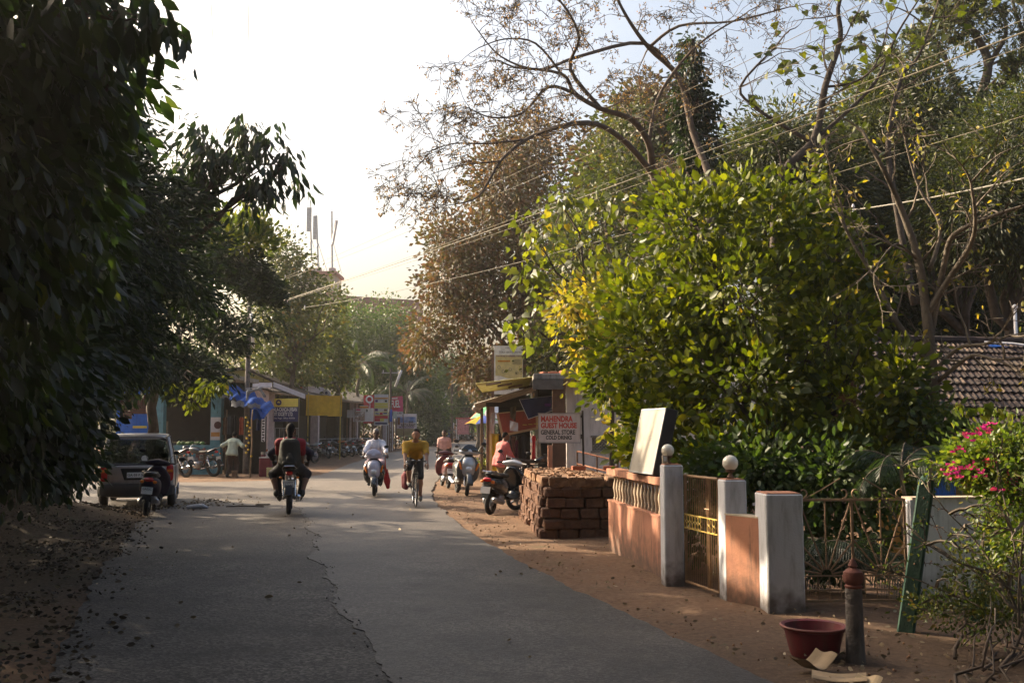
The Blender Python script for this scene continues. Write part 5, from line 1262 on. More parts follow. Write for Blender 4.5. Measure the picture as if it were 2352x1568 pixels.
t = T('draped_cloth', 'pink flowered cloth hanging over the counter wall of the blue shop', 'cloth', (xa(468, Y0), Y0 - .12, 0)); mb = MB(); mb.grid(lambda u, v: ((u - .5) * .36, -.04 - .03 * math.sin(u * 9 + v * 3), .95 - v * .75 - .04 * math.sin(u * 5)), 8, 6); mb.prism([(-.2, .02, .94), (.2, .02, .94), (.2, .02, .96), (-.2, .02, .96)], (0, .1, 0)); mb.build('cloth_body', F('flowered pink cloth', (.20, .07, .06), var=.5), t)
t = T('brown_trunk_tree', 'bare brown tree trunk standing between the car and the red shutter', 'tree', (-11.05, 30.4, 0)); mb = MB(); limb_mb(mb, (-11.05, 30.4, -.1), (-10.85, 30.4, 4.6), .17, .12, .08, 8, 10); mb.build('trunk', m_tree, t, sm=2, world=True); mb = MB(); limb_mb(mb, (-10.85, 30.4, 4.5), (-11.8, 30, 6.2), .1, .05); limb_mb(mb, (-10.85, 30.4, 4.5), (-9.8, 30, 6), .1, .05); mb.build('limbs', m_tree, t, world=True)
t = T('notice_board', 'small blue sign with a yellow strip behind the car roof', 'sign', (xa(325, 34), 34, 0)); wbox(t, 'panel', m_bl, xa(305, 34), xa(343, 34), 34, 34.03, 1.55, 2.2); wbox(t, 'strip', m_ylw, xa(308, 34), xa(340, 34), 33.985, 33.998, 1.72, 1.80); wbox(t, 'post', M_rust, xa(322, 34), xa(325, 34), 34.031, 34.06, -.1, 2.1)
# stall with blue tarpaulin
st = T('clothes_stall', 'ramshackle stall under a blue tarpaulin with hanging clothes beside the blue shop', 'stall', (-10.0, 36.6, 0))
ps = [P(455, 880, 37.2), P(528, 912, 36.5), P(560, 925, 36), P(604, 955, 35.2)]
mb = MB(); mb.m = 0
def tg(u, v):
    i = min(2, int(u * 3)); f = u * 3 - i; p = ps[i].lerp(ps[i + 1], f)
    return (p.x + 10.0, p.y - 36.6 + v * 1.9, p.z + .35 * math.sin(v * 1.5) + .05 * math.sin(u * 17 + v * 5) - .06 * math.sin(u * 40))
mb.grid(tg, 30, 10); mb.grid(lambda u, v: tuple(Vector(tg(u, v)) - Vector((0, 0, .03))), 30, 10); mb.build('tarpaulin', m_tarp, st, sm=2)
for j, (px, py, w, h_, m_) in enumerate(((548, 925, 30, 14, m_tarpw), (585, 930, 26, 10, m_tarpw), (590, 945, 22, 26, m_tarp), (520, 908, 20, 8, m_tarpw))):
    p = P(px, py, 35.6) - st.location; k = 35.6 / FPX; mb = MB(); mb.grid(lambda u, v: (p.x + (u - .5) * w * k, p.y - .1 - .15 * math.sin(u * 3 + j), p.z - (v - .3) * h_ * k + .03 * math.sin(u * 11 + j) + .02 * math.sin(v * 9)), 14, 8); mb.build('tarpaulin_flap', m_, st, sm=2)
for px, d in ((578, 35.0), (520, 37.5), (606, 36.5)): mb = MB(); p = P(px, 950, d); limb_mb(mb, (p.x + 10, d - 36.6, -.1), (p.x + 10.03, d - 36.6, p.z + .15), .03, .025, .05); mb.build('pole', M_wood, st, sm=2)
wbox(st, 'back_screen', m_int, xa(515, 38), xa(604, 38), 38.3, 38.4, -.1, 2.6)
cols = [(.25, .05, .03), (.05, .05, .12), (.30, .26, .22), (.02, .02, .02), (.35, .08, .03), (.10, .12, .20), (.14, .04, .06), (.06, .09, .05), (.42, .40, .44), (.03, .04, .10)]
def garment(label, px, py, d, w, h_, c, name='hanging_garment', group=None, m_=None):
    p = P(px, py, d); k = d / FPX; t = T(name, label, 'garment', p, 0, group); W_ = w * k; Hh = h_ * k; ph = R.random() * 6
    mb = MB(); mb.grid(lambda u, v: ((u - .5) * W_ * (.7 + .35 * v + (.35 if .08 < v < .25 else 0)), .03 * math.sin(u * 9 + ph), -v * Hh), 10, 8); mb.grid(lambda u, v: ((u - .5) * W_ * (.7 + .35 * v + (.35 if .08 < v < .25 else 0)), .03 * math.sin(u * 9 + ph) + .03, -v * Hh), 10, 8)
    mb.build('fabric', m_ or F('garment %02d' % (int(c[0] * 100 + c[1] * 77 + c[2] * 53)), c, .9, var=.3), t, sm=2)
    mb = MB(); mb.tube([(-W_ * .35, .015, 0), (0, .015, .05), (W_ * .35, .015, 0)], .006, 5); mb.tube([(0, .015, .05), (0, .015, .12)], .004, 4); mb.build('hanger', M_black, t)
    return t
gl_ = [('rust red', (.30, .06, .03), 555, 958, 10, 40), ('black', (.015, .015, .015), 540, 955, 10, 38), ('dark grey', (.05, .05, .055), 527, 955, 10, 42), ('olive', (.08, .08, .04), 566, 955, 9, 44), ('navy', (.02, .03, .08), 597, 938, 16, 50), ('brown', (.09, .05, .03), 517, 958, 9, 40)]
for cn, c, px, py, w, h_ in gl_: garment('%s garment hanging under the blue tarpaulin of the left stall' % cn, px, py, 36.4, w, h_, c, group='clothes hanging in the left stall')
t = T('hanging_bananas', 'yellow bunches hanging from the pole of the left clothes stall', 'fruit', P(572, 960, 34.9))
for j in range(12): mb = MB(); mb.ell((R.gauss(0, .05), R.gauss(0, .04), -.12 * j + R.gauss(0, .02)), (.04, .03, .04), 8, 6); mb.build('fruit_bunch', F('ripe yellow', (.45, .30, .02)), t, sm=2)
t = T('word_banner', 'narrow black vertical banner with white letters at the edge of the left stall', 'banner', P(605, 985, 36.0)); mb = MB(); mb.box((0, 0, -.2), (.22, .02, 1.3)); mb.build('cloth_body', M_black, t); mb = MB(); mb.box((0, -.014, .0), (.13, .006, .9)); mb.build('print_panel', m_txw, t)
for j in range(9): mb = MB(); mb.box((0, -.019, .39 - .1 * j), (.09, .003, .05), rot=(0, .35 * (-1) ** j, 0)); mb.build('print', M_ink, t)
t = T('white_netting', 'bundle of white netting hooked high on the left stall next to the utility pole', 'cloth', P(590, 900, 35.6)); sdf_obj('netting', [('c', (-.3, 0, 0), (.1, 0, .12), .045, .035), ('c', (.1, 0, .12), (.28, 0, -.15), .035, .055), ('c', (-.3, 0, 0), (-.36, 0, -.3), .06, .03)], m_tarpw, t, h=.02, k=.04); mb = MB(); mb.tube([(-.4, 0, .12), (.5, 0, .16)], .012, 5); mb.build('rod', M_steel, t)
for j, (px, py, w, h_, dd, c_, nm, lb) in enumerate(((612, 1060, 26, 42, 36, F('wine red cloth', (.16, .02, .03)), 'covered_table', 'table under a wine red cloth at the left stall'), (622, 1072, 14, 20, 35.4, F('cream tin', (.50, .46, .22)), 'cream_tin', 'cream coloured tin with red marks on the ground before the stall'), (541, 1078, 12, 14, 35.2, M_wood, 'wooden_stool', 'low wooden stool beside the man at the left stall'))):
    p = P(px, 1000, dd); t = T(nm, lb, nm.split('_')[-1], (p.x, dd, 0)); k = dd / FPX
    mb = MB(); mb.box((0, 0, h_ * k / 2), (w * k, w * k * .8, h_ * k), b=.02); mb.build('body', c_, t, sm=True)
    mb = MB(); mb.box((0, 0, h_ * k + .015), (w * k * 1.04, w * k * .84, .03), b=.005); mb.build('top', m_sgn if j == 0 else c_, t)
    if j == 1: mb = MB(); mb.ell((0, -w * k * .4, h_ * k * .4), (.05, .008, .04), 10, 6); mb.build('mark', m_red, t)
for j in range(9):
    p = P(R.uniform(600, 622), 1000, 36); t = T('stall_parcel', ['white wrapped', 'grey wrapped', 'red checked', 'pale', 'blue', 'cream', 'brown', 'dark', 'yellow'][j] + ' parcel piled on the table of the left stall', 'parcel', (p.x, 36 + R.uniform(-.1, .2), .70 + .09 * (j // 3)), R.random(), 'parcels on the stall table')
    mb = MB(); mb.box((0, 0, .045), (.16, .12, .085), b=.02); mb.build('wrapping', F('parcel %d' % j, cols[(j * 3) % 10] if j > 1 else (.5, .5, .52)), t, sm=True); mb = MB(); mb.box((0, 0, .045), (.02, .126, .092)); mb.build('string', M_tyre, t)
# pale building with white fascia behind the stall
pb = T('pale_house', 'pale pink house with a white roof fascia and a yellow gable behind the utility pole', 'house', (-13.2, 48, 0))
wbox(pb, 'wall', m_pink, xa(508, 46), xa(618, 46), 46, 47.2, -.2, 3.6); wbox(pb, 'fascia', F('white fascia', (.55, .54, .60), var=.1), xa(500, 46) - .1, xa(628, 46), 45.6, 45.7, 3.62, 3.82)
mb = MB(); a = P(628, 877, 45.65); b_ = P(700, 905, 47); mb.prism([a, b_, b_ - Vector((0, 0, .22)), a - Vector((0, 0, .22))], (0, .1, 0)); mb.build('sloping_fascia', F('white fascia', ()), pb, world=True)
mb = MB(); a = P(500, 855, 48); b_ = P(560, 850, 48); c_ = P(625, 876, 48); d_ = P(500, 876, 48); mb.prism([a, b_, c_, d_], (0, 3, 0)); mb.build('gable', F('mustard gable wall', (.35, .28, .08)), pb, world=True)
mb = MB(); a = P(495, 848, 47.8); b_ = P(562, 842, 47.8); c_ = P(640, 878, 47.8); mb.prism([a, b_, c_, c_ - Vector((0, 0, .12)), b_ - Vector((0, 0, .14)), a - Vector((0, 0, .14))], (0, 3.4, 0)); mb.build('roof', M_tiler, pb, world=True)
# long low shop row: roof on posts receding along the street
sr = T('shop_row', 'long low shop building with a tiled lean-to roof receding behind the parked motorcycles', 'shop', (-11, 60, 0))
e0 = Vector((-10.9, 45.5, 3.45)); e1 = Vector((-9.3, 82, 3.6))
def rg(u, v): p = e0.lerp(e1, u); return (p.x - 3.6 * v + 11 , p.y - 60 + .5 * v, p.z + 1.15 * v + .02 * math.sin(u * 400))
mb = MB(); mb.grid(rg, 60, 4); mb.grid(lambda u, v: tuple(Vector(rg(u, v)) - Vector((0, 0, .09))), 60, 4); mb.build('roof', M_tiler, sr)
mb = MB(); mb.tube([Vector(rg(0, 0)) - Vector((0, 0, .1)), Vector(rg(1, 0)) - Vector((0, 0, .1))], .06, 6); mb.build('eave_beam', M_wood, sr)
mb = MB(); mb.prism([(-14.6, 46, -.2), (-12.6, 82, -.2), (-12.6, 82, 4.4), (-14.6, 46, 4.4)], (-.2, 0, 0)); mb.build('back_wall', m_int, sr, world=True)
for i, (px, d, m_) in enumerate(((704, 54, m_pink), (797, 66, m_pink))):
    w = 9; x = xa(px, d); wbox(sr, 'pier', m_, x, x + w * 2 * d / FPX, d + 1.2, d + 1.6, -.1, 3.5)
for i, d in enumerate((64, 70, 76)): x = e0.lerp(e1, (d - 45.5) / 36.5).x; mb = MB(); mb.tube([(x + 11.03, d - 60, .0), (x + 11.03, d - 60, 3.4)], .05, 6); mb.build('post', M_wood, sr)
for i in range(5): d = 54 + 5 * i; wbox(sr, 'doorway', M_dark, -13.9 + .28 * i * .9, -12.9 + .28 * i, d, d + 2.4, .1, 2.5)
bk_ = T('bank_signboard', 'navy and yellow signboard of the urban credit society with white lettering', 'sign', (xa(650, 47), 47, 0))
board(bk_, 'yellow_panel', m_ylw, 604, 915, 685, 934, 47); board(bk_, 'navy_panel', m_navy, 604, 934.4, 685, 968, 47)
board(bk_, 'lower_frame', M_steel, 604, 982, 686, 983.5, 47); board(bk_, 'side_frame', M_steel, 685.3, 913, 687, 1030, 47, .05)
wlet('RA-VERLA-CANCA-URBAN', bk_, 648, 940.5, 47, 9, m_txw, 68, .004); wlet('E CREDIT SOCIETY LTD.', bk_, 643, 951, 47, 8.5, m_txw, 60, .004); wlet('Bardez Goa. Regd. Office 403526', bk_, 645, 960, 47, 3.6, m_txw, 64)
mb = MB(); q = P(640, 924, 46.97) - bk_.location; mb.lathe([(.06, 0), (.14, 0), (.14, .01), (.06, .01)], 16, q, 'y'); mb.lathe([(.001, 0), (.05, 0), (.05, .01), (.001, .01)], 8, q - Vector((0, 0, .06)), 'y'); mb.build('crest', m_navy, bk_)
t = T('window_grille', 'white iron grille below the credit society signboard', 'grille', (xa(650, 50), 50.1, 0)); k = 50.1 / FPX
for i in range(8): p = P(612 + i * 10, 990, 50.1); mb = MB(); mb.tube([(p.x - t.location.x, 0, P(0, 1028, 50.1).z), (p.x - t.location.x, 0, P(0, 984, 50.1).z)], .018, 5); mb.build('bar', M_steel, t)
mb = MB(); mb.tube([(xa(606, 50.1) - t.location.x, 0, P(0, 1006, 50.1).z), (xa(685, 50.1) - t.location.x, 0, P(0, 1006, 50.1).z)], .018, 5); mb.build('rail', M_steel, t)
oc = T('ochre_cloth', 'large ochre yellow cloth hung as a sunshade under the shop roof', 'cloth', P(744, 930, 50))
k = 50 / FPX; mb = MB(); gfun = lambda u, v: ((u - .5) * 82 * k, .05 * math.sin(u * 14) + .04 * math.sin(v * 4), (.5 - v) * 48 * k - .1 * math.sin(u * math.pi) * (1 - v) * .4 - .45 * (0 if u < .6 else .08)); mb.grid(gfun, 24, 10); mb.grid(lambda u, v: tuple(Vector(gfun(u, v)) + Vector((0, .012, 0))), 24, 10); mb.build('cloth_body', m_och, oc, sm=2)
for x in (-.43, .47): mb = MB(); mb.tube([(x * 82 * k, -.05, .6), (x * 82 * k, -.05, -2.7)], .03, 5); mb.build('prop_pole', F('yellow bamboo', (.35, .26, .05)), oc)
sd = T('satellite_dish', 'white satellite dish tilted on the shop roof above the ochre cloth', 'satellite dish', P(748, 912, 60))
mb = MB(); mb.M = Matrix.Rotation(rad(-28), 4, 'Y') @ Matrix.Rotation(rad(20), 4, 'Z'); mb.lathe([(.001, .10), (.14, .085), (.28, .045), (.38, -.01), (.385, -.005), (.28, .055), (.14, .095), (.001, .11)], 24, (0, 0, .15), 'y'); mb.build('dish', m_sgn, sd, sm=2)
mb = MB(); mb.tube([(0, .1, .15), (0, .12, -.35)], .03, 6); mb.build('mast', M_steel, sd); mb = MB(); mb.tube([(-.2, .05, -.05), (-.28, -.35, .22)], .012, 5); mb.box((-.28, -.37, .24), (.07, .08, .07)); mb.build('feed_arm', M_steel, sd)
mb = MB(); mb.lathe([(.001, 0), (.09, 0), (.09, .01), (.001, .01)], 14, (.03, .03, .26), 'y'); mb.build('dish_mark', m_navy, sd)
t = T('roof_tarpaulin', 'pinkish tarpaulin sheet thrown over the shop roof left of the dish', 'tarpaulin', P(680, 895, 56)); mb = MB(); mb.grid(lambda u, v: ((u - .5) * 2.6, v * 1.4, .12 - u * .35 + v * .35 + .05 * math.sin(u * 9) + .05 * math.sin(v * 7)), 12, 6); mb.grid(lambda u, v: ((u - .5) * 2.6, v * 1.4, .10 - u * .35 + v * .35 + .05 * math.sin(u * 9) + .05 * math.sin(v * 7)), 12, 6); mb.build('cloth_body', m_pink, t, sm=2); mb = MB(); [mb.ell((x, .3, .16 - x * .13), (.1, .08, .06), 8, 6) for x in (-.8, .2)]; mb.build('weights', M_brick, t)
rl = T('railing', 'thin pipe railing in front of the shop row behind the motorcycles', 'railing', (xa(800, 60), 60, .08))
for y_, z in ((0, 1.05), (0, .7)): mb = MB(); mb.tube([(xa(735, 60) - rl.location.x, 0, z), (xa(870, 66) - rl.location.x, 6, z)], .02, 5); mb.build('rail', M_steel, rl)
for i in range(6): u = i / 5; mb = MB(); x = xa(735, 60) - rl.location.x; x2 = xa(870, 66) - rl.location.x; mb.tube([(x + (x2 - x) * u, 6 * u, 0), (x + (x2 - x) * u, 6 * u, 1.05)], .02, 5); mb.build('upright', M_steel, rl)
# advertising boards in the middle
def signthing(name, label, x0, y0, x1, y1, d, m_, posts=True, frame=True):
    t = T(name, label, 'sign', (xa((x0 + x1) / 2, d), d, H(xa((x0 + x1) / 2, d), d))); board(t, 'panel', m_, x0, y0, x1, y1, d, .06)
    if posts:
        for x in (x0 + 1, x1 - 1): wbox(t, 'post', M_rust, xa(x, d) - .035, xa(x, d) + .035, d + .035, d + .1, -.1, P(0, y0 + 2, d).z)
    return t
t = signthing('red_board', 'tall dark red board with a white ring and upright letters, leftmost of the boards', 835, 907, 864, 972, 66, m_red)
mb = MB(); mb.torus((0, 0, 0), .20, .05, 'x', 18, 6); o = mb.build('ring_emblem', m_txw, t); o.location = P(848.5, 917, 65.94) - t.location; o.rotation_euler = (0, 0, rad(90))
wlet('airtel', t, 849.5, 930, 66, 6, m_txw, 17, .004, .05, rot=(math.pi / 2, math.pi / 2, 0))
t = signthing('food_poster', 'white poster with a food photograph and a letter R, left of the logo board', 811, 937, 858, 968, 64, m_sgn)
board(t, 'food_picture', m_food, 813, 945, 838, 966, 63.95, .01); board(t, 'headline_strip', m_mag, 818, 939, 828, 942.5, 63.95, .01); wlet('R', t, 843, 943, 64, 6, M_ink, None, .01, .06)
t2 = signthing('orange_strip_sign', 'narrow orange and white sign above the food poster', 826, 932.6, 845, 936.6, 63.9, F('orange strip', (.50, .22, .03)), posts=False); board(t2, 'white_edge', m_sgn, 826, 931, 845, 932.5, 63.9, .05); board(t2, 'hanger', M_rust, 835, 928, 836, 931, 63.9, .03)
t = signthing('white_sign', 'plain white panel between the ochre cloth and the food poster', 797, 941, 810.5, 959, 65, m_sgn)
t = signthing('green_hoarding', 'dark green boarding behind the food poster', 797, 918, 870, 950, 68, m_sgrey)
lg = signthing('logo_board', 'tall white and yellow board of stacked business logos with a VISA mark', 859.5, 905.5, 892, 977, 62, m_sgn)
rows = [(913, 916, F('orange strip', ()), 860.5, 891), (918, 923, m_purp, 862, 868), (918.5, 923, M_ink, 884, 889), (925, 929, m_ylw, 860.5, 891), (930, 933, m_ylw, 860.5, 891), (934, 937, m_ylw, 860.5, 891), (938, 944, m_purp, 861, 868), (939, 944, F('brown print', (.16, .08, .04)), 882, 889),
        (945, 954, m_ylw, 860.5, 891), (954.5, 961, m_red, 860.5, 891), (961.5, 967, m_red, 860.5, 873), (961.5, 967, m_ylw, 873.5, 882), (970, 974, m_navy, 862, 889)]
for y0, y1, m_, x0, x1 in rows: board(lg, 'print_block', m_, x0, y0, x1, y1, 61.94, .01)
board(lg, 'print_block', m_sgn, 861, 946.5, 890, 952.5, 61.92, .01); board(lg, 'print_block', m_red, 872, 947.2, 879, 952, 61.90, .01); board(lg, 'print_block', m_navy, 880.5, 947.2, 889, 950, 61.90, .01); wlet('VISA', lg, 866, 949.7, 61.9, 4.2, m_navy, 8.5, .006)
ft = signthing('fuel_sign', 'tilted crimson and magenta sign reading FUEL in tall white letters', 901, 910, 931, 945, 76, m_mag); ft.rotation_euler = (0, rad(-3), 0)
board(ft, 'crimson_panel', m_red, 901, 910, 921, 940, 75.93, .02); wlet('FUEL', ft, 914, 928, 75.9, 17, m_txw, 20, .012); wlet("BHARRUM'S", ft, 911, 914.5, 75.9, 4, m_txw, 17, .006)
board(ft, 'lower_strip', m_sgn, 915, 945.5, 930, 952, 76, .05); wlet('A REST', ft, 923, 949, 75.95, 4, M_ink, 13, .006)
t = signthing('blue_banner', 'narrow royal blue cloth banner beside the pole left of the FUEL sign', 895, 940, 901, 968, 70, F('royal blue cloth', (.02, .07, .35)))
t = signthing('pale_notice', 'small pale green notice panel below the FUEL sign', 903, 944, 912, 961, 75.5, F('pale green panel', (.42, .48, .45)))
rs = signthing('restaurant_sign', 'blue and white framed signboard reading BAR RESTAURANT on two posts', 908, 950, 957, 1001, 80, m_sgn)
board(rs, 'sky_picture', m_sky, 911, 957, 955, 970, 79.94, .01); board(rs, 'brown_flourish', F('brown print', ()), 913, 958, 919, 975, 79.90, .01); board(rs, 'sand_panel', F('sand print', (.30, .26, .14)), 909, 984, 956, 1000, 79.94, .01); wlet('BAR', rs, 944, 969, 79.9, 5, M_ink, 11, .008); wlet('RESTAURANT', rs, 938, 976, 79.9, 6.5, M_ink, 33, .01); wlet('MULTICUISINE', rs, 934, 981, 79.9, 4, m_purp, 34, .004)
pp = T('painted_pillar', 'white square pillar with painted upright black letters below the logo board', 'pillar', (xa(890, 72), 72, .16)); wbox(pp, 'shaft', m_pink, xa(880, 72), xa(902, 72), 72, 72.5, 0, P(0, 974, 72).z); board(pp, 'left_face', m_sgn, 886, 975, 893, 1022, 71.97, .02); board(pp, 'right_face', m_sgn, 895, 955, 902, 1022, 71.97, .02)
for j, s_ in enumerate('TATTOO'): wlet(s_, pp, 898.5, 985 + 6 * j, 71.95, 5, M_ink, None, .008)
# poles
def pole(label, px, ytop, d, w, name='utility_pole', m_=None, arms=True, lean=0.0):
    x = xa(px, d); zt_ = P(px, ytop, d).z; t = T(name, label, 'pole', (x, d, H(x, d))); mb = MB(); n_ = 9; mb.tube([(lean * i / n_, 0, -.3 + (zt_ + .3) * i / n_) for i in range(n_ + 1)], [w * (1 - .3 * i / n_) for i in range(n_ + 1)], 8); mb.build('shaft', m_ or M_conc, t, sm=2)
    if arms: mb = MB(); mb.box((lean, 0, zt_ - .3), (1.3, .08, .08)); mb.build('crossarm', M_steel, t); [part('insulator', m_sgn, t, lambda mb: mb.lathe([(.02, zt_ - .26), (.045, zt_ - .22), (.03, zt_ - .16), (.04, zt_ - .12), (.001, zt_ - .08)], 8, (lean + q, 0, 0))) for q in (-.55, 0, .55)]
    return t
m_pole = F('ringed pole bark', (.13, .11, .10), .9, var=.3, scale=10, bump=.8, bscale=18, bdist=.03)
up = pole('thick grey utility pole rising through the leaves behind the left stall', 568, 600, 38, .115, m_=m_pole, arms=True)
def tube_lamp(label, x0, y0, x1, y1, d, r=.045):
    a = P(x0, y0, d); b_ = P(x1, y1, d); t = T('tube_lamp', label, 'street lamp', a); mb = MB(); mb.tube([a - t.location, b_ - t.location], r, 8); mb.build('tube_body', m_sgn, t, sm=2); mb = MB(); c_ = (a + b_) / 2; mb.box(tuple(c_ - t.location + Vector((-.06, .05, 0))), (.10, .05, .25)); mb.build('bracket', M_steel, t)
tube_lamp('white tube street lamp hanging on the thick pole behind the left stall', 577, 720, 582, 800, 37.9, .06); tube_lamp('tilted pale tube street lamp among the palm fronds right of the dish', 922, 850, 908, 888, 74, .09)
tube_lamp('small tilted tube street lamp above the blue van', 1024, 905, 1012, 938, 108, .09)
pole('slender dark pole behind the ochre cloth near the dish', 729, 838, 66, .07, m_=M_bark, arms=False); pole('dark pole between the logo board and the FUEL sign', 897, 852, 73, .12, m_=M_bark); pole('distant dark pole left of the far umbrella', 1038, 842, 104, .16, m_=M_bark)
pole('distant thin pole over the hedge', 1001, 850, 100, .07, m_=M_bark, arms=False)
# wires
def wire(label, a, b_, sag=.3, r=.0052, m_=None, group='power lines crossing from the upper right'):
    A_ = P(*a); B_ = P(*b_); B2 = B_ + (B_ - A_) * .35; t = T('power_line', label, 'wire', A_, 0, group); mb = MB(); pts = []
    for i in range(31): u = i / 30; v = A_.lerp(B2, u); v.z -= sag * 4 * u * (1 - u); pts.append(v)
    mb.tube(pts, r, 5); mb.build('conductor', m_ or M_wire, t, world=True); mb = MB(); mb.lathe([(r * 1.2, -.09), (r * 3, -.05), (r * 2, 0), (r * 3, .05), (r * 1.2, .09)], 8, (0, 0, 0)); mb.build('insulator', m_sgn, t)
M_wire = F('dusty cable', (.15, .125, .08), .6, var=.2)
wire('topmost power line, ending high at the top edge right of the ivy trunk', (655, 636, 38), (1960, -10, 14), .25); wire('second power line, just below the topmost one', (648, 643, 38), (2085, -8, 13.6), .3)
wire('third power line of the bundle, reaching the right edge highest', (650, 690, 38), (2352, 12, 12.5), .25); wire('fourth power line, thick, running just under the third', (650, 691, 38), (2352, 45, 12.5), .22, .011); wire('fifth power line, lowest of the close bundle of three', (660, 690, 38), (2352, 78, 12.5), .22, .005)
wire('sixth power line, passing far below the bundle to the right edge', (700, 706, 38), (2352, 195, 13), .55, .006)
wire('pale low cable in front of the woodland at the right edge', (1960, 482, 15), (2352, 402, 11), .05, .009, F('pale cable', (.26, .24, .20)))
for lb, a, b_ in (('thin wire dropping steeply from the top edge, rightmost of three', (567, 300, 30), (572, -20, 14.5)), ('thin wire dropping steeply from the top edge, middle of three', (498, 300, 30), (484, -20, 14.5)), ('short thin wire beside the dark tree, leftmost of the steep wires', (412, 270, 30), (382, -20, 14.5))): wire(lb, a, b_, .02, .007, F('grey thin wire', (.35, .35, .37)), 'steep thin wires over the left trees')
# antenna building
ab = T('antenna_building', 'hazy pink and beige building with a roof tower, behind the thin trees', 'building', (xa(740, 112), 112, .4))
wbox(ab, 'roof_tower', F('beige render', (.36, .32, .27), var=.1, stain=(.2, .17, .14)), xa(690, 112), xa(766, 112), 112, 116, 10, P(0, 632, 112).z); wbox(ab, 'tower_slab', F('pink slab', (.34, .17, .14)), xa(684, 112), xa(771, 112), 111.5, 116.5, P(0, 631, 112).z, P(0, 624, 112).z)
wbox(ab, 'pink_wing', F('pink slab', ()), xa(746, 112), xa(768, 112), 111, 112, P(0, 740, 112).z, P(0, 672, 112).z)
mb = MB(); a = P(764, 680, 113); b_ = P(962, 692, 122); mb.prism([a, b_, (b_.x, b_.y, 8), (a.x, a.y, 8)], (0, 6, 0)); mb.build('long_wing', F('pink slab', ()), ab, world=True)
mb = MB(); mb.prism([a + Vector((0, -.3, .1)), b_ + Vector((0, -.3, .1)), b_ + Vector((0, -.3, -.7)), a + Vector((0, -.3, -.7))], (0, .25, 0)); mb.build('parapet', F('dark pink trim', (.25, .12, .10)), ab, world=True)
for i in range(4): wbox(ab, 'window', M_glassd, xa(697, 112) + 1.3 * i * .7, xa(697, 112) + 1.3 * i * .7 + .5, 111.93, 112.03, 15.2, 16.0) if i != 9 else None
for lb, px, ytop, x0, y0, x1, y1, gy in (('tallest antenna mast with a broad grey panel, leftmost on the roof tower', 712, 478, 705.5, 478, 717, 533, None), ('second antenna mast with a grey panel right of the tallest', 727, 495, 720, 497, 729, 551, None), ('antenna mast with a slanting white panel, rightmost on the roof tower', 762, 485, 764, 507, 774, 562, 1)):
    t = T('antenna_mast', lb, 'antenna', (xa(px + (0 if gy is None else -3), 113), 113, P(0, 624, 112).z), 0, 'antenna masts on the roof tower'); mb = MB(); L_ = P(px, ytop, 113) - t.location; mb.tube([(0, 0, -.2), L_], .11, 6); mb.build('mast', M_steel, t)
    a = P(x0, y1, 113) - t.location; b_ = P(x1, y0, 113) - t.location; mb = MB(); w = .30 if gy else .52
    if gy: mb.tube([(a.x, -.2, a.z), (b_.x, -.2, b_.z)], w * .6, 4)
    else: mb.box(((a.x + b_.x) / 2, -.3, (a.z + b_.z) / 2), (b_.x - a.x, .15, b_.z - a.z))
    mb.build('antenna_panel', F('grey antenna panel', (.40, .42, .44)) if not gy else m_sgn, t)
    for s in (-1, 1): mb = MB(); mb.tube([(s * 1.0, .3 * s, 0), (L_.x * .5, 0, L_.z * .55)], .035, 4); mb.build('stay', M_steel, t)
    mb = MB(); mb.box((0, 0, .25), (.7, .7, .6)); mb.build('equipment_box', m_pink, t)
# far stalls, umbrellas, van
def umbrella(label, px, ytop, ybot, d, hw, cs, tilt=0.0):
    p = P(px, ytop, d); k = d / FPX; t = T('stall_umbrella', label, 'umbrella', (p.x, d, H(p.x, d))); zt_ = p.z - t.location.z; zb_ = P(px, ybot, d).z - t.location.z; r_ = hw * k; n = 8
    for i in range(n):
        a0 = 2 * math.pi * (i + .5) / n; a1 = 2 * math.pi * (i + 1.5) / n; mb = MB()
        def f(u, v): 
            a = a0 + (a1 - a0) * u; rr = r_ * v * (1 - .10 * math.sin(math.pi * u) * v); z = zt_ - (zt_ - zb_) * (v ** 1.25) + .05 * r_ * math.sin(math.pi * u) * v
            return (rr * math.cos(a), rr * math.sin(a), z + tilt * rr * math.cos(a))
        mb.grid(f, 5, 6); mb.build('canopy_panel', F(*cs[i % len(cs)]), t)
    mb = MB(); mb.tube([(0, 0, 0), (0, 0, zt_ + .08)], .03, 6); mb.build('pole', M_steel, t); return t
Y_ = ('yellow umbrella cloth', (.75, .55, .02)); B_c = ('blue umbrella cloth', (.10, .16, .50)); G_c = ('green umbrella cloth', (.10, .35, .16)); W_c = ('white umbrella cloth', (.62, .60, .60)); R_c = ('red umbrella cloth', (.60, .06, .04)); Gy_ = ('grey printed umbrella cloth', (.36, .31, .31))
umbrella('yellow, blue and grey stall umbrella beyond the right stall', 1112, 953, 974, 58, 48, [Gy_, G_c, W_c, R_c, Y_, B_c, Gy_, G_c][::1])
umbrella('large pale umbrella with green and red panels behind the yellow one', 1128, 924, 962, 64, 52, [W_c, W_c, G_c, R_c, G_c, W_c, W_c, R_c])
t = T('far_stall', 'far stall with a red and pink awning beside the bend', 'stall', (xa(1068, 112), 112, .46)); wbox(t, 'awning', F('red awning', (.42, .08, .08), var=.3), xa(1048, 112), xa(1100, 112), 111, 113, 2.9, 3.05); wbox(t, 'front_panel', F('pink awning', (.45, .18, .18), var=.4), xa(1052, 112), xa(1078, 112), 111, 111.1, 1.2, 2.85)
for px in (1049, 1053, 1098): wbox(t, 'post', m_sgn, xa(px, 112), xa(px + 1.6, 112), 111.1, 111.25, .4, 2.9)
wbox(t, 'goods', F('mixed goods', (.40, .25, .15), var=.7, scale=3, col2=(.15, .2, .25), mixs=4), xa(1040, 112), xa(1056, 112), 112, 113, .5, 2.4)
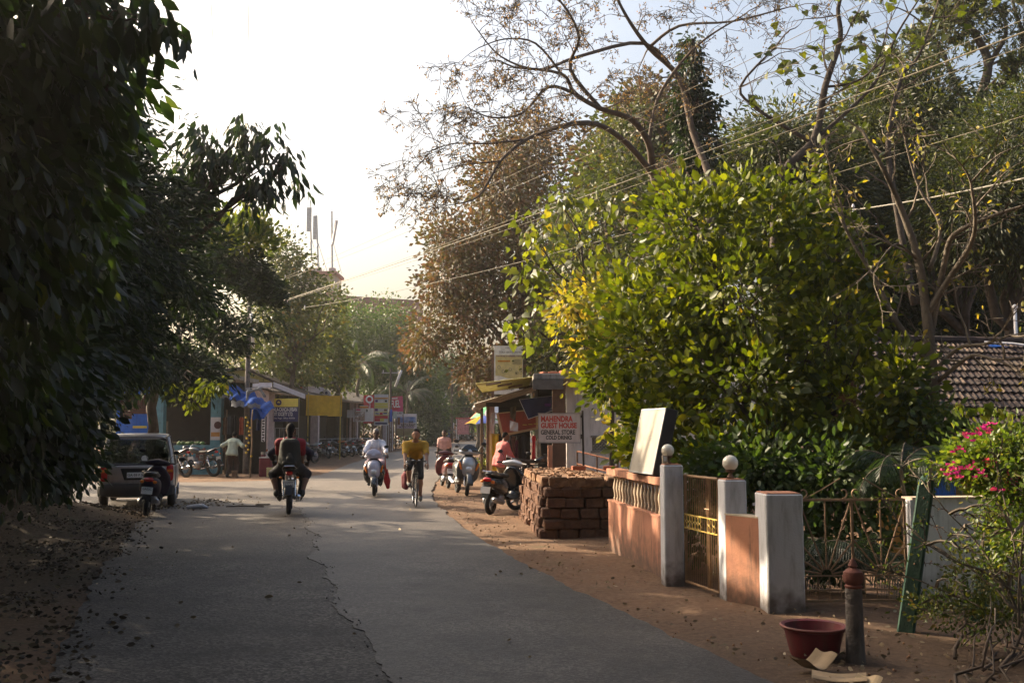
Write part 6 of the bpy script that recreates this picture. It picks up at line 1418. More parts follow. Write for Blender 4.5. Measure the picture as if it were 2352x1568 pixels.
t = T('far_house', 'small brown house front at the bend behind the blue van', 'house', (xa(1045, 120), 120, .5)); wbox(t, 'wall', F('brown house wall', (.16, .11, .09)), xa(1028, 120), xa(1075, 120), 120, 126, 0, P(0, 945, 120).z); wbox(t, 'roof', M_tiler, xa(1024, 120), xa(1080, 120), 119.4, 126.5, P(0, 945, 120).z, P(0, 936, 120).z); wbox(t, 'door', M_dark, xa(1045, 120), xa(1052, 120), 119.95, 120.02, .4, 2.6)
t = T('white_notice', 'small white notice board on a post above the blue van', 'sign', (xa(1036, 106), 106, .4)); wbox(t, 'panel', m_sgn, xa(1030, 106), xa(1043, 106), 106, 106.06, P(0, 983, 106).z, P(0, 970, 106).z); wbox(t, 'post', M_rust, xa(1036, 106) - .04, xa(1036, 106) + .04, 106.07, 106.14, .3, P(0, 972, 106).z)
van = T('blue_van', 'small blue three-wheeled goods van parked at the bend, seen from behind', 'van', (xa(1023, 104), 104, .40)); m_van = F('blue van paint', (.025, .06, .26), .35, coat=.4)
mb = MB(); mb.loft([ringy(y, z, hw, hh, 20, 5) for y, z, hw, hh in ((0, 1.25, .70, .62), (.05, 1.25, .76, .68), (1.6, 1.25, .76, .68), (1.9, 1.1, .68, .5))]); mb.build('body', m_van, van, sm=True)
mb = MB(); mb.box((0, -.01, 1.55), (1.25, .03, .5), b=.01); mb.build('rear_window', M_glassd, van); mb = MB(); mb.box((.1, -.03, .92), (.4, .02, .2)); mb.build('number_plate', m_ylw, van); mb = MB(); mb.box((0, .1, .45), (1.3, .2, .25), b=.03); mb.build('bumper', M_black, van)
for s in (-1, 1): mb = MB(); mb.torus((s * .62, .3, .27), .2, .08, 'x', 20, 8); mb.build('wheel', M_tyre, van, sm=2); mb = MB(); mb.box((s * .62, -.02, .75), (.1, .03, .14)); mb.build('tail_light', M_redl, van)
# white rear bag etc.
# ---- right shop
xs_ = lambda px, d: P(px, 900, d).x
rsp = T('roadside_store', 'small open store under a sagging metal awning with banners and hanging clothes', 'shop', (.3, 30, 0))
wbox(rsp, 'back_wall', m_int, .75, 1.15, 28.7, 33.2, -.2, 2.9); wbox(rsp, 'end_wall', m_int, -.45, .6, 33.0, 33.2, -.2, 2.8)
wbox(rsp, 'brown_door', F('brown door', (.11, .055, .03), .6, var=.3), P(1268, 900, 26.6).x + .01, P(1299, 900, 26.6).x, 26.62, 26.7, -.2, 2.85); wbox(rsp, 'door_jamb', M_orange, P(1258, 900, 26.6).x, P(1268, 900, 26.6).x, 26.5, 26.72, -.2, 1.25)
wbox(rsp, 'roof_slab', M_conc, P(1215, 890, 27).x + .1, P(1400, 890, 27).x + 1.2, 26.2, 33.5, 2.98, 3.14, .02)
wbox(rsp, 'slab_edge', F('dark slab edge', (.10, .09, .08), var=.3), P(1222, 890, 27).x, P(1290, 890, 27).x, 26.16, 26.24, 2.72, 2.98)
aw = lambda u, v: (-1.08 + 1.75 * u - .3, 33.3 - 5.0 * v - 30 + .0, 2.40 + .52 * u + .015 * math.sin(v * 90) - .05 * math.sin(math.pi * v) * (1 - u) - (.06 if (int(v * 7) % 2) else 0) * .3)
for i in range(5):
    v0, v1 = i / 5, (i + 1) / 5 + .01; mb = MB(); mb.grid(lambda u, v: tuple(Vector(aw(u, v0 + (v1 - v0) * v)) + Vector((.02 * (i % 2), 0, .012 * (i % 2)))), 6, 8); mb.grid(lambda u, v: tuple(Vector(aw(u, v0 + (v1 - v0) * v)) + Vector((.02 * (i % 2), 0, .012 * (i % 2) - .012))), 6, 8); mb.build('awning_sheet', M_sheet, rsp)
mb = MB(); mb.tube([Vector(aw(0, v)) + Vector((.0, 0, -.10 - .05 * math.sin(v * 14))) for v in [i / 14 for i in range(15)]], [.05 + .02 * math.sin(i * 2.3) for i in range(15)], 7); mb.build('rolled_awning_edge', F('rolled dusty plastic', (.42, .36, .30), var=.3, bump=.8, bscale=9, bdist=.03), rsp, sm=2)
m_ysh = F('mossy yellow sheet', (.34, .30, .07), .8, var=.25, stain=(.12, .10, .06), stainamt=.6)
ush = lambda u, v: (-1.0 + 2.9 * u - .3, 33.6 - 6.2 * v - 30, 2.93 + .34 * u + .012 * math.sin(v * 110))
mb = MB(); mb.grid(ush, 8, 60); mb.grid(lambda u, v: tuple(Vector(ush(u, v)) - Vector((0, 0, .012))), 8, 60); mb.build('upper_roof_sheet', m_ysh, rsp)
for i in range(7): mb = MB(); mb.tube([(-1.0 + .3 * i, -3.2 + .8 * i * .9, 2.86), (-.6 + .3 * i, -3.2 + .8 * i * .9, 2.93)], .03, 5); mb.build('rafter', M_wood, rsp)
for x, y, w in ((-.66, 31.5, .11), (-.70, 28.9, .045), (-1.0, 33.0, .05)): wbox(rsp, 'post', m_pink if w > .1 else M_wood, x - w, x + w, y - w, y + w, -.1, 2.40, .01)
wbox(rsp, 'beam', M_dark, -.75, .9, 28.85, 28.95, 2.33, 2.45)
for i, (nm, px, py, s_) in enumerate((('roof_stone', 1270, 868, .13), ('roof_stone', 1300, 866, .16), ('roof_tin', 1250, 873, .12))):
    t = T(nm, ['reddish stone weighing down the shop roof, left of the larger one', 'larger reddish stone weighing down the shop roof', 'crumpled tin on the shop roof'][i], 'stone' if i < 2 else 'tin', (P(px, py, 27.6).x, 27.6, 3.15)); mb = MB(); mb.box((0, 0, s_ * .45), (s_ * 2.2, s_ * 1.6, s_ * .9), rot=(0, 0, .4 * i), b=.03); mb.build('body', M_brick, t); mb = MB(); mb.box((.02, 0, s_ * .92), (s_ * 1.4, s_ * 1.1, s_ * .2), b=.01); mb.build('top', M_laterd, t)
def banner(name, label, corners, d, m_, m2=None, inset=.0):
    c_ = sum((P(x, y, d) for x, y in corners), Vector()) / 4; t = T(name, label, 'banner', c_); pts = [P(x, y, d) - c_ for x, y in corners]
    mb = MB(); f = lambda u, v: tuple((pts[0].lerp(pts[1], u)).lerp(pts[3].lerp(pts[2], u), v) + Vector((0, .03 * math.sin(u * 8 + v * 5), 0))); mb.grid(f, 12, 8); mb.grid(lambda u, v: tuple(Vector(f(u, v)) + Vector((0, .012, 0))), 12, 8); mb.build('banner_cloth', m2 or m_, t, sm=2)
    if m2:
        mb = MB(); g = lambda u, v: tuple(Vector(f(inset + (1 - 2 * inset) * u, inset * .8 + (1 - 2.6 * inset) * v)) + Vector((0, -.006, 0))); mb.grid(g, 12, 8); mb.build('printed_field', m_, t, sm=2)
    return t
bb = banner('brown_banner', 'brick red banner with a tan border hanging under the store awning', [(1139, 948), (1236, 938), (1236, 985), (1152, 1003)], 28.6, m_redb, m_tan, .06)
for i in range(3): wbox(bb, 'print_line', m_ylw, bb.location.x + .12 + .16 * i, bb.location.x + .24 + .16 * i, 28.55, 28.56, P(0, 976 - i * 1.2, 28.6).z, P(0, 974.5 - i * 1.2, 28.6).z)
b2_ = banner('navy_banner', 'dark blue banner hanging askew from the store roof above the hand painted sign', [(1192, 917), (1272, 908), (1287, 937), (1213, 963)], 28.2, m_blub, m_sgn, .018)
wbox(b2_, 'print_block', m_purp, b2_.location.x + .12, b2_.location.x + .3, 28.13, 28.14, b2_.location.z - .02, b2_.location.z + .06)
banner('paper_notice', 'whitish paper hanging in front of the brick red banner', [(1171, 965), (1190, 971), (1190, 990), (1171, 989)], 28.4, m_sgn)
banner('white_cloth_strip', 'white cloth strip with green and yellow marks hanging at the left end of the awning', [(1127, 948), (1139, 946), (1134, 995), (1126, 994)], 28.9, m_sgn)
banner('ragged_cloth', 'ragged dark brown cloth dangling over the red banner', [(1171, 935), (1186, 932), (1184, 968), (1172, 958)], 28.3, F('ragged brown cloth', (.08, .06, .035), var=.5))
for cn, c, px, py, w, h_, d in (('black', (.012, .012, .014), 1202, 1000, 20, 62, 28.4), ('scarlet', (.50, .03, .04), 1226, 1000, 9, 56, 28.0), ('beige', (.34, .30, .24), 1238, 1006, 10, 42, 27.8), ('brown patterned', (.13, .08, .06), 1180, 1002, 12, 60, 28.8), ('maroon', (.12, .02, .04), 1187, 1010, 8, 50, 28.6), ('grey', (.12, .12, .13), 1168, 1000, 10, 50, 29.5)): garment('%s garment hanging at the front of the roadside store' % cn, px, py, d, w, h_, c, group='clothes hanging at the roadside store')
t = T('yellow_cloth', 'narrow yellow cloth hanging behind the store post', 'cloth', (-.52, 31.2, 0)); mb = MB(); mb.grid(lambda u, v: ((u - .5) * .2, .03 * math.sin(u * 6), 1.5 - v * 1.1), 5, 6); mb.box((0, .03, 1.52), (.25, .03, .03)); mb.build('cloth_body', F('yellow cloth', (.60, .42, .02)), t)
t = T('open_sign', 'white propped sign with the painted letters OK OP EN beside the parked scooters', 'sign', (P(1093, 1000, 36).x, 36, 0)); mb = MB(); mb.box((0, 0, .30), (.36, .03, .6), rot=(-.12, 0, 0)); mb.build('panel', m_sgn, t); mb = MB(); mb.tube([(-.1, .3, 0), (-.1, .05, .5)], .012, 5); mb.build('prop', M_wood, t)
for j, (s_, m_) in enumerate((('OK', m_purp), ('OP', m_purp), ('EN', F('brown print', ())))): lettering(s_, t, (0, -.045 + .022 * (1 - j) , .47 - .18 * j), .22, m_, width=.24, bold=.006, rot=(math.pi / 2 - .12, 0, 0))
dm = T('earth_mound', 'mound of earth with green weeds behind the store post', 'mound', (-1.05, 33.6, 0)); mb = MB(); mb.grid(lambda u, v: ((u - .5) * 2.4, (v - .5) * 2.4, -.06 + .62 * math.exp(-(((u - .5) * 3.4) ** 2 + ((v - .5) * 3.4) ** 2)) + .05 * noise.noise(Vector((u * 9, v * 9, 0)))), 20, 20); mb.build('soil', M_ground, dm, sm=2)
pos = np.array([(-1.05 + R.gauss(0, .35), 33.6 + R.gauss(0, .35), .45 + R.gauss(0, .08)) for _ in range(500)]); V, F_, tt = leaf_arrays(pos, NP.normal(size=(500, 3)) + np.array([0, 0, 1.2]), .10 + .05 * NP.random(500), NP.random(500), 'strip'); o = link('weeds', np_mesh('weeds', V - np.array(dm.location), F_, L_tip, tt), dm); o['kind'] = 'stuff'
tree('potted_shrub', 'small black-leaved shrub standing at the far left corner of the roadside store', (P(1115, 1000, 45).x, 45, 0), (P(1115, 1000, 45).x, 45, .4), [B(1117, 1040, 45, 11, 22, .3), B(1110, 1062, 45, 9, 12, .3)], 700, 6, .07, .09, 'oval', L_mango, M_bark, .03, 8, cat='shrub', droop=0)
# sign tower
tw = T('sign_tower', 'tall white and yellow public service centre board on two posts above the store roof', 'sign', (xs_(1168, 37), 37, 0))
board(tw, 'panel', F('bright white panel', (.76, .73, .68)), 1135, 794, 1201, 905, 37, .10); board(tw, 'yellow_field', F('pale yellow print', (.62, .52, .24)), 1138, 815, 1200, 862, 36.94, .01)
mb = MB(); p0 = P(1140, 862, 36.935); L_ = tw.location
mb.prism([P(1138, 862.3, 36.938), P(1200, 862.3, 36.938), P(1200, 866, 36.938), P(1185, 870, 36.938), P(1165, 868, 36.938), P(1150, 863, 36.938)], (0, .005, 0)); mb.build('yellow_wave', F('pale yellow print', ()), tw, world=True)
for px, w in ((1131.5, .05), (1205, .06)): wbox(tw, 'post', M_rust, xs_(px, 37) - w, xs_(px, 37) + w, 37.0, 37.12, -.1, P(0, 812 if px < 1140 else 810, 37).z)
wlet('PUBLIC SERVICE CENTRE', tw, 1172, 809, 36.93, 3.2, F('grey print', (.20, .18, .18)), 50, .002); wlet('Services available here', tw, 1169, 817.5, 36.92, 3.4, m_purp, 58, .002); wlet('SHIV', tw, 1150, 806, 36.93, 2.4, F('grey print', ()), 8)
board(tw, 'print_block', F('grey print', ()), 1160, 798, 1184, 798.8, 36.94, .01); board(tw, 'print_block', F('orange strip', ()), 1143, 827, 1172, 831, 36.925, .01); board(tw, 'print_block', m_ylw, 1160, 878, 1176, 885, 36.925, .01); board(tw, 'print_block', m_red, 1182, 879, 1184, 884, 36.925, .01); board(tw, 'print_block', m_red, 1193, 879, 1199, 884, 36.925, .01); board(tw, 'print_block', m_red, 1142, 892.5, 1159, 894.5, 36.925, .01)
for px, py in ((1156, 853), (1172, 848), (1187, 856), (1196, 850), (1146, 843)): mb = MB(); mb.lathe([(.045, 0), (.06, 0), (.06, .004), (.045, .004)], 12, P(px, py, 36.925) - tw.location, 'y'); mb.build('print_circle', F('grey print', ()), tw)
for i in range(6): board(tw, 'print_line', F('grey print', ()), 1177, 826 + 2 * i, 1196, 826.5 + 2 * i, 36.925, .01)
wlet('bharatgas', tw, 1170, 893.5, 36.93, 3.4, F('grey print', ()), 22, .002)
# white house
wh = T('white_house', 'greyish white house wall with a pierced lattice vent behind the hand painted sign', 'house', (3.2, 27, 0)); m_hw = F('dull white house plaster', (.56, .53, .50), .9, var=.1, scale=2, bump=.2, stain=(.14, .12, .11), stainamt=.5)
lx0, lx1, lz0, lz1 = xs_(1359, 26.8), xs_(1406, 26.8), P(0, 1035, 26.8).z, P(0, 1004, 26.8).z; wx0 = xs_(1301, 26.8)
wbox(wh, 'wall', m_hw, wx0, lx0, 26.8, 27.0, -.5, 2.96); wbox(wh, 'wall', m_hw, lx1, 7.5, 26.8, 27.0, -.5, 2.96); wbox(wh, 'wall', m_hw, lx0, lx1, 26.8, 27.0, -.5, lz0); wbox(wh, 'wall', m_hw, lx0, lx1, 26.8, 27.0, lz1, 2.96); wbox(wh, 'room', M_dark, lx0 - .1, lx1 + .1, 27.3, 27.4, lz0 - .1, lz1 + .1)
m_lat = F('grey lattice block', (.20, .19, .16)); n_ = 6
for i in range(-3, n_ + 3):
    for s in (-1, 1):
        x = lx0 + (lx1 - lx0) * i / n_; dz = lz1 - lz0; x2 = x + s * dz
        a, b_ = Vector((x, 26.86, lz0)), Vector((x2, 26.86, lz1)); t0, t1 = 0, 1
        for lim, sg_ in ((lx0, 1), (lx1, -1)):
            da = (a.x - lim) * sg_; db = (b_.x - lim) * sg_
            if da < 0 and db < 0: t0, t1 = 1, 0; break
            if da < 0: t0 = max(t0, da / (da - db))
            if db < 0: t1 = min(t1, da / (da - db))
        if t1 - t0 > .05: mb = MB(); mb.tube([a.lerp(b_, t0), a.lerp(b_, t1)], .022, 4); mb.build('lattice_bar', m_lat, wh, world=True)
for nm, x0, x1, z0, z1 in (('sill', lx0 - .04, lx1 + .04, lz0 - .05, lz0), ('lintel', lx0 - .04, lx1 + .04, lz1, lz1 + .05)): wbox(wh, nm, m_lat, x0, x1, 26.76, 26.797, z0, z1)
rl2 = T('rusty_railing', 'orange-brown pipe railing running down beside the white house', 'railing', (xs_(1325, 24), 24, 0))
for z in (1.15, .85, .55): mb = MB(); mb.tube([(0, 0, z), (1.3, -1.6, z - .30)], .022, 6); mb.build('rail', M_orange, rl2)
for u in (0, .33, .66, 1): mb = MB(); mb.tube([(1.3 * u, -1.6 * u, -.2), (1.3 * u, -1.6 * u, 1.17 - .3 * u)], .024, 6); mb.build('upright', M_rust, rl2)
# ---- tiled house at the right
th = T('tiled_house', 'low house with a dark mangalore tile roof behind the bougainvillea at the right edge', 'house', (8, 17, -.3))
eA = P(1975, 975, 14.6); eB = P(2640, 985, 14.6); rA = P(1960, 782, 19.2); rB = P(2760, 800, 19.2)
ro = lambda u, v: eA.lerp(eB, u).lerp(rA.lerp(rB, u), v)
mb = MB(); mb.prism([ro(0, 0) - Vector((0, 0, .07)), ro(1, 0) - Vector((0, 0, .07)), ro(1, 1) - Vector((0, 0, .07)), ro(0, 1) - Vector((0, 0, .07))], (0, 0, -.04)); mb.build('roof_deck', M_dark, th, world=True)
mb = MB(); mb.prism([ro(0, 1), ro(1, 1), Vector((ro(1, 1).x, 24, 1.75)), Vector((ro(0, 1).x, 24, 1.75))], (0, 0, -.06)); mb.build('rear_roof_slope', M_tiler, th, world=True)
rows_, cols_ = 12, 24; uu = (ro(1, .5) - ro(0, .5)).normalized(); vv = (ro(.5, 1) - ro(.5, 0)).normalized(); nn = uu.cross(vv).normalized(); tw_ = (ro(1, .5) - ro(0, .5)).length / cols_; tl_ = (ro(.5, 1) - ro(.5, 0)).length / rows_
mb = MB(); prof_ = [(-.5, .0), (-.38, .030), (-.2, .004), (.05, .030), (.28, .004), (.42, .03), (.5, .01)]
top_ = [(x * tw_ * 1.02, -tl_ * .55, z + .035) for x, z in prof_]; bot_ = [(x * tw_ * 1.02, tl_ * .5, z) for x, z in prof_]
mb.add(top_ + bot_ + [(x, y, z - .03) for x, y, z in top_], [(i, i + 1, 8 + i, 7 + i) for i in range(6)] + [(i, i + 1, 15 + i, 14 + i) for i in range(6)])
mes = [mb.mesh('roof_tile', m_) for m_ in (M_tiler, F('tile lichen', (.07, .05, .035), .95, var=.4, bump=.6, col2=(.16, .10, .085), mixs=7, mixw=(.55, .75)), M_tiler)]
Mr = Matrix((uu, vv, nn)).transposed().to_4x4()
for r_ in range(rows_):
    for c_ in range(cols_):
        o = link('roof_tile', R.choice(mes), th); pt = ro((c_ + .5 + R.gauss(0, .02)) / cols_, (r_ + .5) / rows_) - th.location; o.matrix_local = Matrix.Translation(pt + nn * R.uniform(-.004, .01)) @ Mr @ Matrix.Rotation(R.gauss(0, .012), 4, 'Z')
for i in range(20): mb = MB(); a = ro(i / 20, 1) + Vector((0, -.02, .03)); b_ = ro((i + 1.06) / 20, 1) + Vector((0, -.02, .045)); mb.tube([a, b_], [.10, .085], 8); mb.build('ridge_tile', M_tiler, th, world=True)
wbox(th, 'front_wall', F('ochre house wall', (.30, .17, .03), stain=(.08, .06, .03), stainamt=.6), eA.x + .5, eB.x - .3, 15.3, 15.5, -.6, 1.72); wbox(th, 'eave_board', M_wood, eA.x, eB.x, 14.56, 14.60, eA.z - .16, eA.z - .06); wbox(th, 'blue_shutter', m_bl, P(2150, 1120, 15.2).x, P(2195, 1120, 15.2).x, 15.2, 15.29, .2, 1.3)
t = T('blue_tarp', 'strip of blue tarpaulin with white rope lying on the tiled roof at the right edge', 'tarpaulin', P(2320, 810, 17.6)); mb = MB(); mb.grid(lambda u, v: ((u - .3) * 1.3, -(v) * .25 - u * .5, .14 - u * .28 - v * .05 + .03 * math.sin(u * 12)), 12, 4); mb.grid(lambda u, v: ((u - .3) * 1.3, -(v) * .25 - u * .5, .12 - u * .28 - v * .05 + .03 * math.sin(u * 12)), 12, 4); mb.build('sheet', m_tarp, t, sm=2); mb = MB(); mb.tube([(-.4, .1, .2), (0, -.1, .16), (.7, -.5, .0)], .018, 5); mb.build('rope', m_sgn, t)
t = T('white_pipe', 'thin white upright pipe behind the tiled roof near the right edge', 'pipe', P(2335, 800, 20)); mb = MB(); mb.tube([(0, 0, -2), (0, 0, .8)], .035, 8); mb.build('pipe_body', m_sgn, t, sm=2); mb = MB(); mb.lathe([(.04, .8), (.06, .82), (.06, .86), (.001, .9)], 8); mb.build('cap', m_sgn, t)
# hanging leafy twig in front of the tiled roof
t = T('hanging_vine', 'thin arching vine with pale heart-shaped leaves before the tiled roof', 'vine', P(2300, 920, 8)); mb = MB(); pts = [P(2190, 930, 8), P(2240, 925, 8), P(2290, 928, 8), P(2330, 945, 8), P(2365, 975, 8)]; mb.tube(pts, .003, 4); mb.build('stem', M_twig, t, world=True)
crown_obj(t, [B(x, y + 8, 8, 5, 5, .02) for x, y in ((2190, 930), (2212, 928), (2235, 926), (2262, 926), (2290, 930), (2310, 936), (2330, 950), (2350, 968))], 48, 2, .02, .06, 'heart', L_tip, droop=2.5, shell=.1, singles=40)
# litter objects
t = T('plastic_bag', 'crumpled white plastic bag lying on the asphalt behind the car', 'litter', (-6.55, 20.9, .03)); sdf_obj('bag_film', [('c', (-.18, 0, .03), (.1, .03, .05), .04, .05), ('c', (.1, .03, .05), (.22, 0, .02), .04, .025), ('c', (-.05, .08, .03), (-.15, .12, .02), .04, .02)], F('dirty white film', (.42, .42, .44), .5, bump=1, bscale=18, bdist=.02), t, h=.012, k=.02)
m_cb = F('buff cardboard', (.28, .20, .12), .9, var=.2)
def scrap(label, c, w, l, rz, m_, curl=.12, name='cardboard_scrap', cat='litter'):
    t = T(name, label, cat, c, rz); mb = MB(); f = lambda u, v: ((u - .5) * w, (v - .5) * l, .015 + curl * abs(u - .45) ** 1.5 + .01 * math.sin(v * 7)); mb.grid(f, 8, 8); mb.grid(lambda u, v: tuple(Vector(f(u, v)) + Vector((0, 0, .006))), 8, 8); mb.build('sheet', m_, t); mb = MB(); mb.box((0, 0, .015), (w * .3, l * .4, .012), rot=(.1, .1, .3)); mb.build('crease', m_, t)
scrap('folded yellowish cardboard leaning by the red tub', (2.06, 6.98, .02), .26, .2, .5, m_cb, .22); scrap('torn cardboard flat on the soil at the bottom edge', (2.12, 6.62, .03), .34, .2, -.3, m_cb, .05); scrap('whitish crumpled paper at the bottom edge of the picture', (2.24, 6.48, .03), .2, .16, .9, m_tan, .08)
t = T('fallen_sticks', 'dark stick and scraps lying on the asphalt behind the plastic bag', 'stick', (-5.75, 21.3, .03)); mb = MB(); mb.tube([(-.3, 0, .015), (.1, .05, .02), (.5, 0, .015)], .015, 5); mb.build('stick', M_bark, t); mb = MB(); mb.box((.35, .5, .02), (.3, .12, .03), b=.01); mb.build('scrap', M_bark, t)
for i in range(26):
    y = R.uniform(6.5, 24); x = lerp_tab(EDGE_R, y) + R.uniform(.1, 1.3); s_ = R.uniform(.02, .06); t = None
mb = MB()
for i in range(260):
    y = R.uniform(5.5, 26); x = lerp_tab(EDGE_R, y) + R.uniform(-.05, 1.9) if R.random() < .75 else R.uniform(2.2, 4.6); y = y if x < 2 or y < 9.2 else R.uniform(6, 9); s_ = R.uniform(.006, .02); mb.box((x, y, s_ * .3 + .02), (s_ * 1.4, s_, s_ * .8), rot=(R.random(), R.random(), R.random() * 3), b=s_ * .2)
o = mb.build('pebbles', M_laterd); tag(o, 'small stones and clods scattered on the dirt shoulder', 'pebbles', kind='stuff')
# ------------------------------------------------------------------ vehicles (forward is +Y)
def wheel(parent, y, r, w=.045, spokes=18, cast=False, x=0.0, rot=0.0, rimm=None):
    mb = MB()
    if cast:
        mb.lathe([(.001, -.05), (.05, -.045), (.05, .045), (.001, .05)], 12, axis='x')
        for k in range(5):
            a = k * 2 * math.pi / 5; mb.box((0, math.cos(a) * r * .42, math.sin(a) * r * .42), (.03, r * .55, .035), rot=(a, 0, 0))
    else:
        mb.lathe([(.001, -.06), (.05, -.055), (.05, .055), (.001, .06)], 12, axis='x')
        for k in range(spokes):
            a = k * 2 * math.pi / spokes; a2 = a + .35 * (1 if k % 2 else -1)
            mb.tube([((-.04 if k % 2 else .04), math.cos(a) * .045, math.sin(a) * .045), (0, math.cos(a2) * r * .78, math.sin(a2) * r * .78)], .0022, 4, cap=False)
    wh = mb.build('wheel', M_steel, parent, sm=True); wh.location = (x, y, r); wh.rotation_euler = (0, 0, rot)
    mb = MB(); mb.torus((0, 0, 0), r - w, w, 'x', 32, 10, sx=.95); mb.build('tyre', M_tyre, wh, sm=2)
    mb = MB(); mb.lathe([(r * .76, -w * .6), (r - w * 1.7, -w * .75), (r - w * 1.7, w * .75), (r * .76, w * .6), (r * .76, -w * .6)], 32, axis='x'); mb.build('rim', rimm or M_chrome, wh, sm=True)
    return wh
def motorcycle(label, loc, rz, tank, group=None, plate=None, lean=0.0, cast=False):
    t = T('motorcycle', label, 'motorcycle', loc, rz, group)
    if lean: t.rotation_euler = (0, lean, rz)
    wheel(t, -.63, .305, .048, cast=cast); wheel(t, .64, .30, .042, cast=cast)
    def fr(mb):
        mb.tube([(0, .38, .86), (0, .30, .55), (0, .20, .30), (0, -.1, .27), (0, -.22, .33)], .018, 8)
        mb.tube([(0, .38, .84), (0, .0, .70), (0, -.35, .70), (0, -.75, .78)], .016, 8)
        for s in (-1, 1):
            mb.tube([(s * .07, -.18, .35), (s * .10, -.63, .305)], .018, 8); mb.tube([(s * .06, -.2, .36), (s * .09, -.45, .68)], .014, 6)
    part('frame', M_black, t, fr)
    def eng(mb):
        mb.box((0, .02, .38), (.24, .30, .22), b=.04); mb.box((0, .16, .50), (.15, .16, .20), rot=(.35, 0, 0), b=.02)
        for k in range(6): mb.box((0, .15 + .008 * k, .44 + .026 * k), (.20, .20, .008), rot=(.35, 0, 0))
        mb.lathe([(.001, -.14), (.08, -.135), (.085, .13), (.001, .14)], 14, (0, -.02, .36), 'x')
    part('engine', M_steel, t, eng)
    part('fuel_tank', tank, t, lambda mb: mb.loft([ringy(y, cz, hw, hh) for y, cz, hw, hh in ((-.14, .80, .06, .05), (-.08, .815, .10, .075), (.05, .84, .13, .105), (.2, .855, .125, .11), (.31, .85, .09, .09), (.36, .84, .04, .05))]), 2)
    part('seat', M_vinyl, t, lambda mb: mb.loft([ringy(y, cz, hw, hh) for y, cz, hw, hh in ((-.10, .80, .06, .04), (-.16, .80, .11, .05), (-.4, .80, .13, .05), (-.6, .84, .12, .05), (-.76, .87, .09, .04), (-.79, .87, .04, .02))]), 2)
    for s in (-1, 1):
        part('side_panel', tank, t, lambda mb: mb.loft([ringv((s * .10, y, z), (0, 1, .2), (0, -.2, 1), a, b, 10) for y, z, a, b in ((-.27, .63, .10, .09),)] + [ringv((s * .135, -.27, .63), (0, 1, .2), (0, -.2, 1), .085, .075, 10)]))
        part('fork_leg', M_steel, t, lambda mb: mb.tube([(s * .075, .42, .90), (s * .075, .55, .50), (s * .075, .64, .30)], [.016, .018, .024], 8))
        part('shock_absorber', M_chrome, t, lambda mb: [mb.tube([(s * .115, -.60, .36), (s * .105, -.50, .66)], .012, 6)] + [mb.torus((s * .11, -.585 + .02 * k, .40 + .035 * k), .022, .005, 'z', 10, 4) for k in range(6)])
        part('indicator', M_orl, t, lambda mb: mb.ell((s * .17, .50, .78), (.03, .022, .02), 8, 6)); part('indicator', M_orl, t, lambda mb: mb.ell((s * .16, -.80, .72), (.03, .022, .02), 8, 6))
        part('mirror', M_black, t, lambda mb: [mb.tube([(s * .24, .34, 1.0), (s * .27, .40, 1.10), (s * .31, .38, 1.18)], .006, 5), mb.ell((s * .32, .375, 1.20), (.055, .014, .036), 12, 8)])
        part('handle_grip', M_black, t, lambda mb: mb.tube([(s * .25, .28, .985), (s * .36, .20, .975)], .018, 8))
        part('footrest', M_black, t, lambda mb: mb.tube([(s * .10, .0, .27), (s * .22, -.02, .27)], .014, 6)); part('footrest', M_black, t, lambda mb: mb.tube([(s * .10, -.35, .36), (s * .22, -.38, .36)], .012, 6))
    part('handlebar', M_chrome, t, lambda mb: mb.tube([(-.27, .27, .985), (-.17, .36, 1.0), (-.08, .40, .93), (.08, .40, .93), (.17, .36, 1.0), (.27, .27, .985)], .011, 8))
    part('headlight', M_clear, t, lambda mb: mb.lathe([(.001, .60), (.07, .59), (.082, .575), (.08, .52), (.05, .46), (.001, .45)], 18, (0, 0, .85), 'y'))
    part('headlight_fairing', tank, t, lambda mb: mb.loft([ringy(.45, .87, .12, .11), ringy(.53, .875, .115, .12), ringy(.565, .88, .095, .105)], cap=True), 2)
    part('front_fender', tank, t, lambda mb: fend(mb, .64, .30, .345, .065, rad(20), rad(150)))
    part('rear_fender', M_black, t, lambda mb: fend(mb, -.63, .305, .36, .08, rad(15), rad(140), back=True))
    part('tail_light', M_redl, t, lambda mb: mb.loft([ringy(-.80, .80, .07, .04), ringy(-.84, .79, .055, .03)]))
    part('grab_rail', M_chrome, t, lambda mb: mb.tube([(-.12, -.55, .82), (-.13, -.78, .90), (-.09, -.88, .94), (.09, -.88, .94), (.13, -.78, .90), (.12, -.55, .82)], .011, 7))
    part('exhaust', M_chrome, t, lambda mb: [mb.tube([(.09, .24, .42), (.12, .22, .26), (.14, 0, .22), (.16, -.2, .25)], .018, 8), mb.tube([(.16, -.2, .25), (.17, -.3, .27), (.18, -.85, .36), (.18, -.86, .362)], [.02, .04, .045, .03], 12)])
    part('number_plate', M_plate, t, lambda mb: mb.box((0, -.885, .60), (.20, .008, .12)))
    if plate:
        for j, s_ in enumerate(plate): lettering(s_, t, (0, -.8905, .628 - .055 * j), .056, M_ink, width=.16, bold=.001)
    return t
def fend(mb, y0, r0, r, hw, a0, a1, back=False):
    rings = []; n = 12
    for i in range(n + 1):
        a = a0 + (a1 - a0) * i / n; s = -1 if back else 1
        for_r = r + .015
        c = (y0 + s * for_r * math.cos(a), r0 + for_r * math.sin(a)); d = (s * math.cos(a), math.sin(a))
        rings.append([(x, c[0] - d[0] * q, c[1] - d[1] * q) for x, q in ((-hw, .035), (-hw * .8, .008), (0, 0), (hw * .8, .008), (hw, .035), (hw * .75, .022), (0, .012), (-hw * .75, .022))])
    mb.loft(rings)
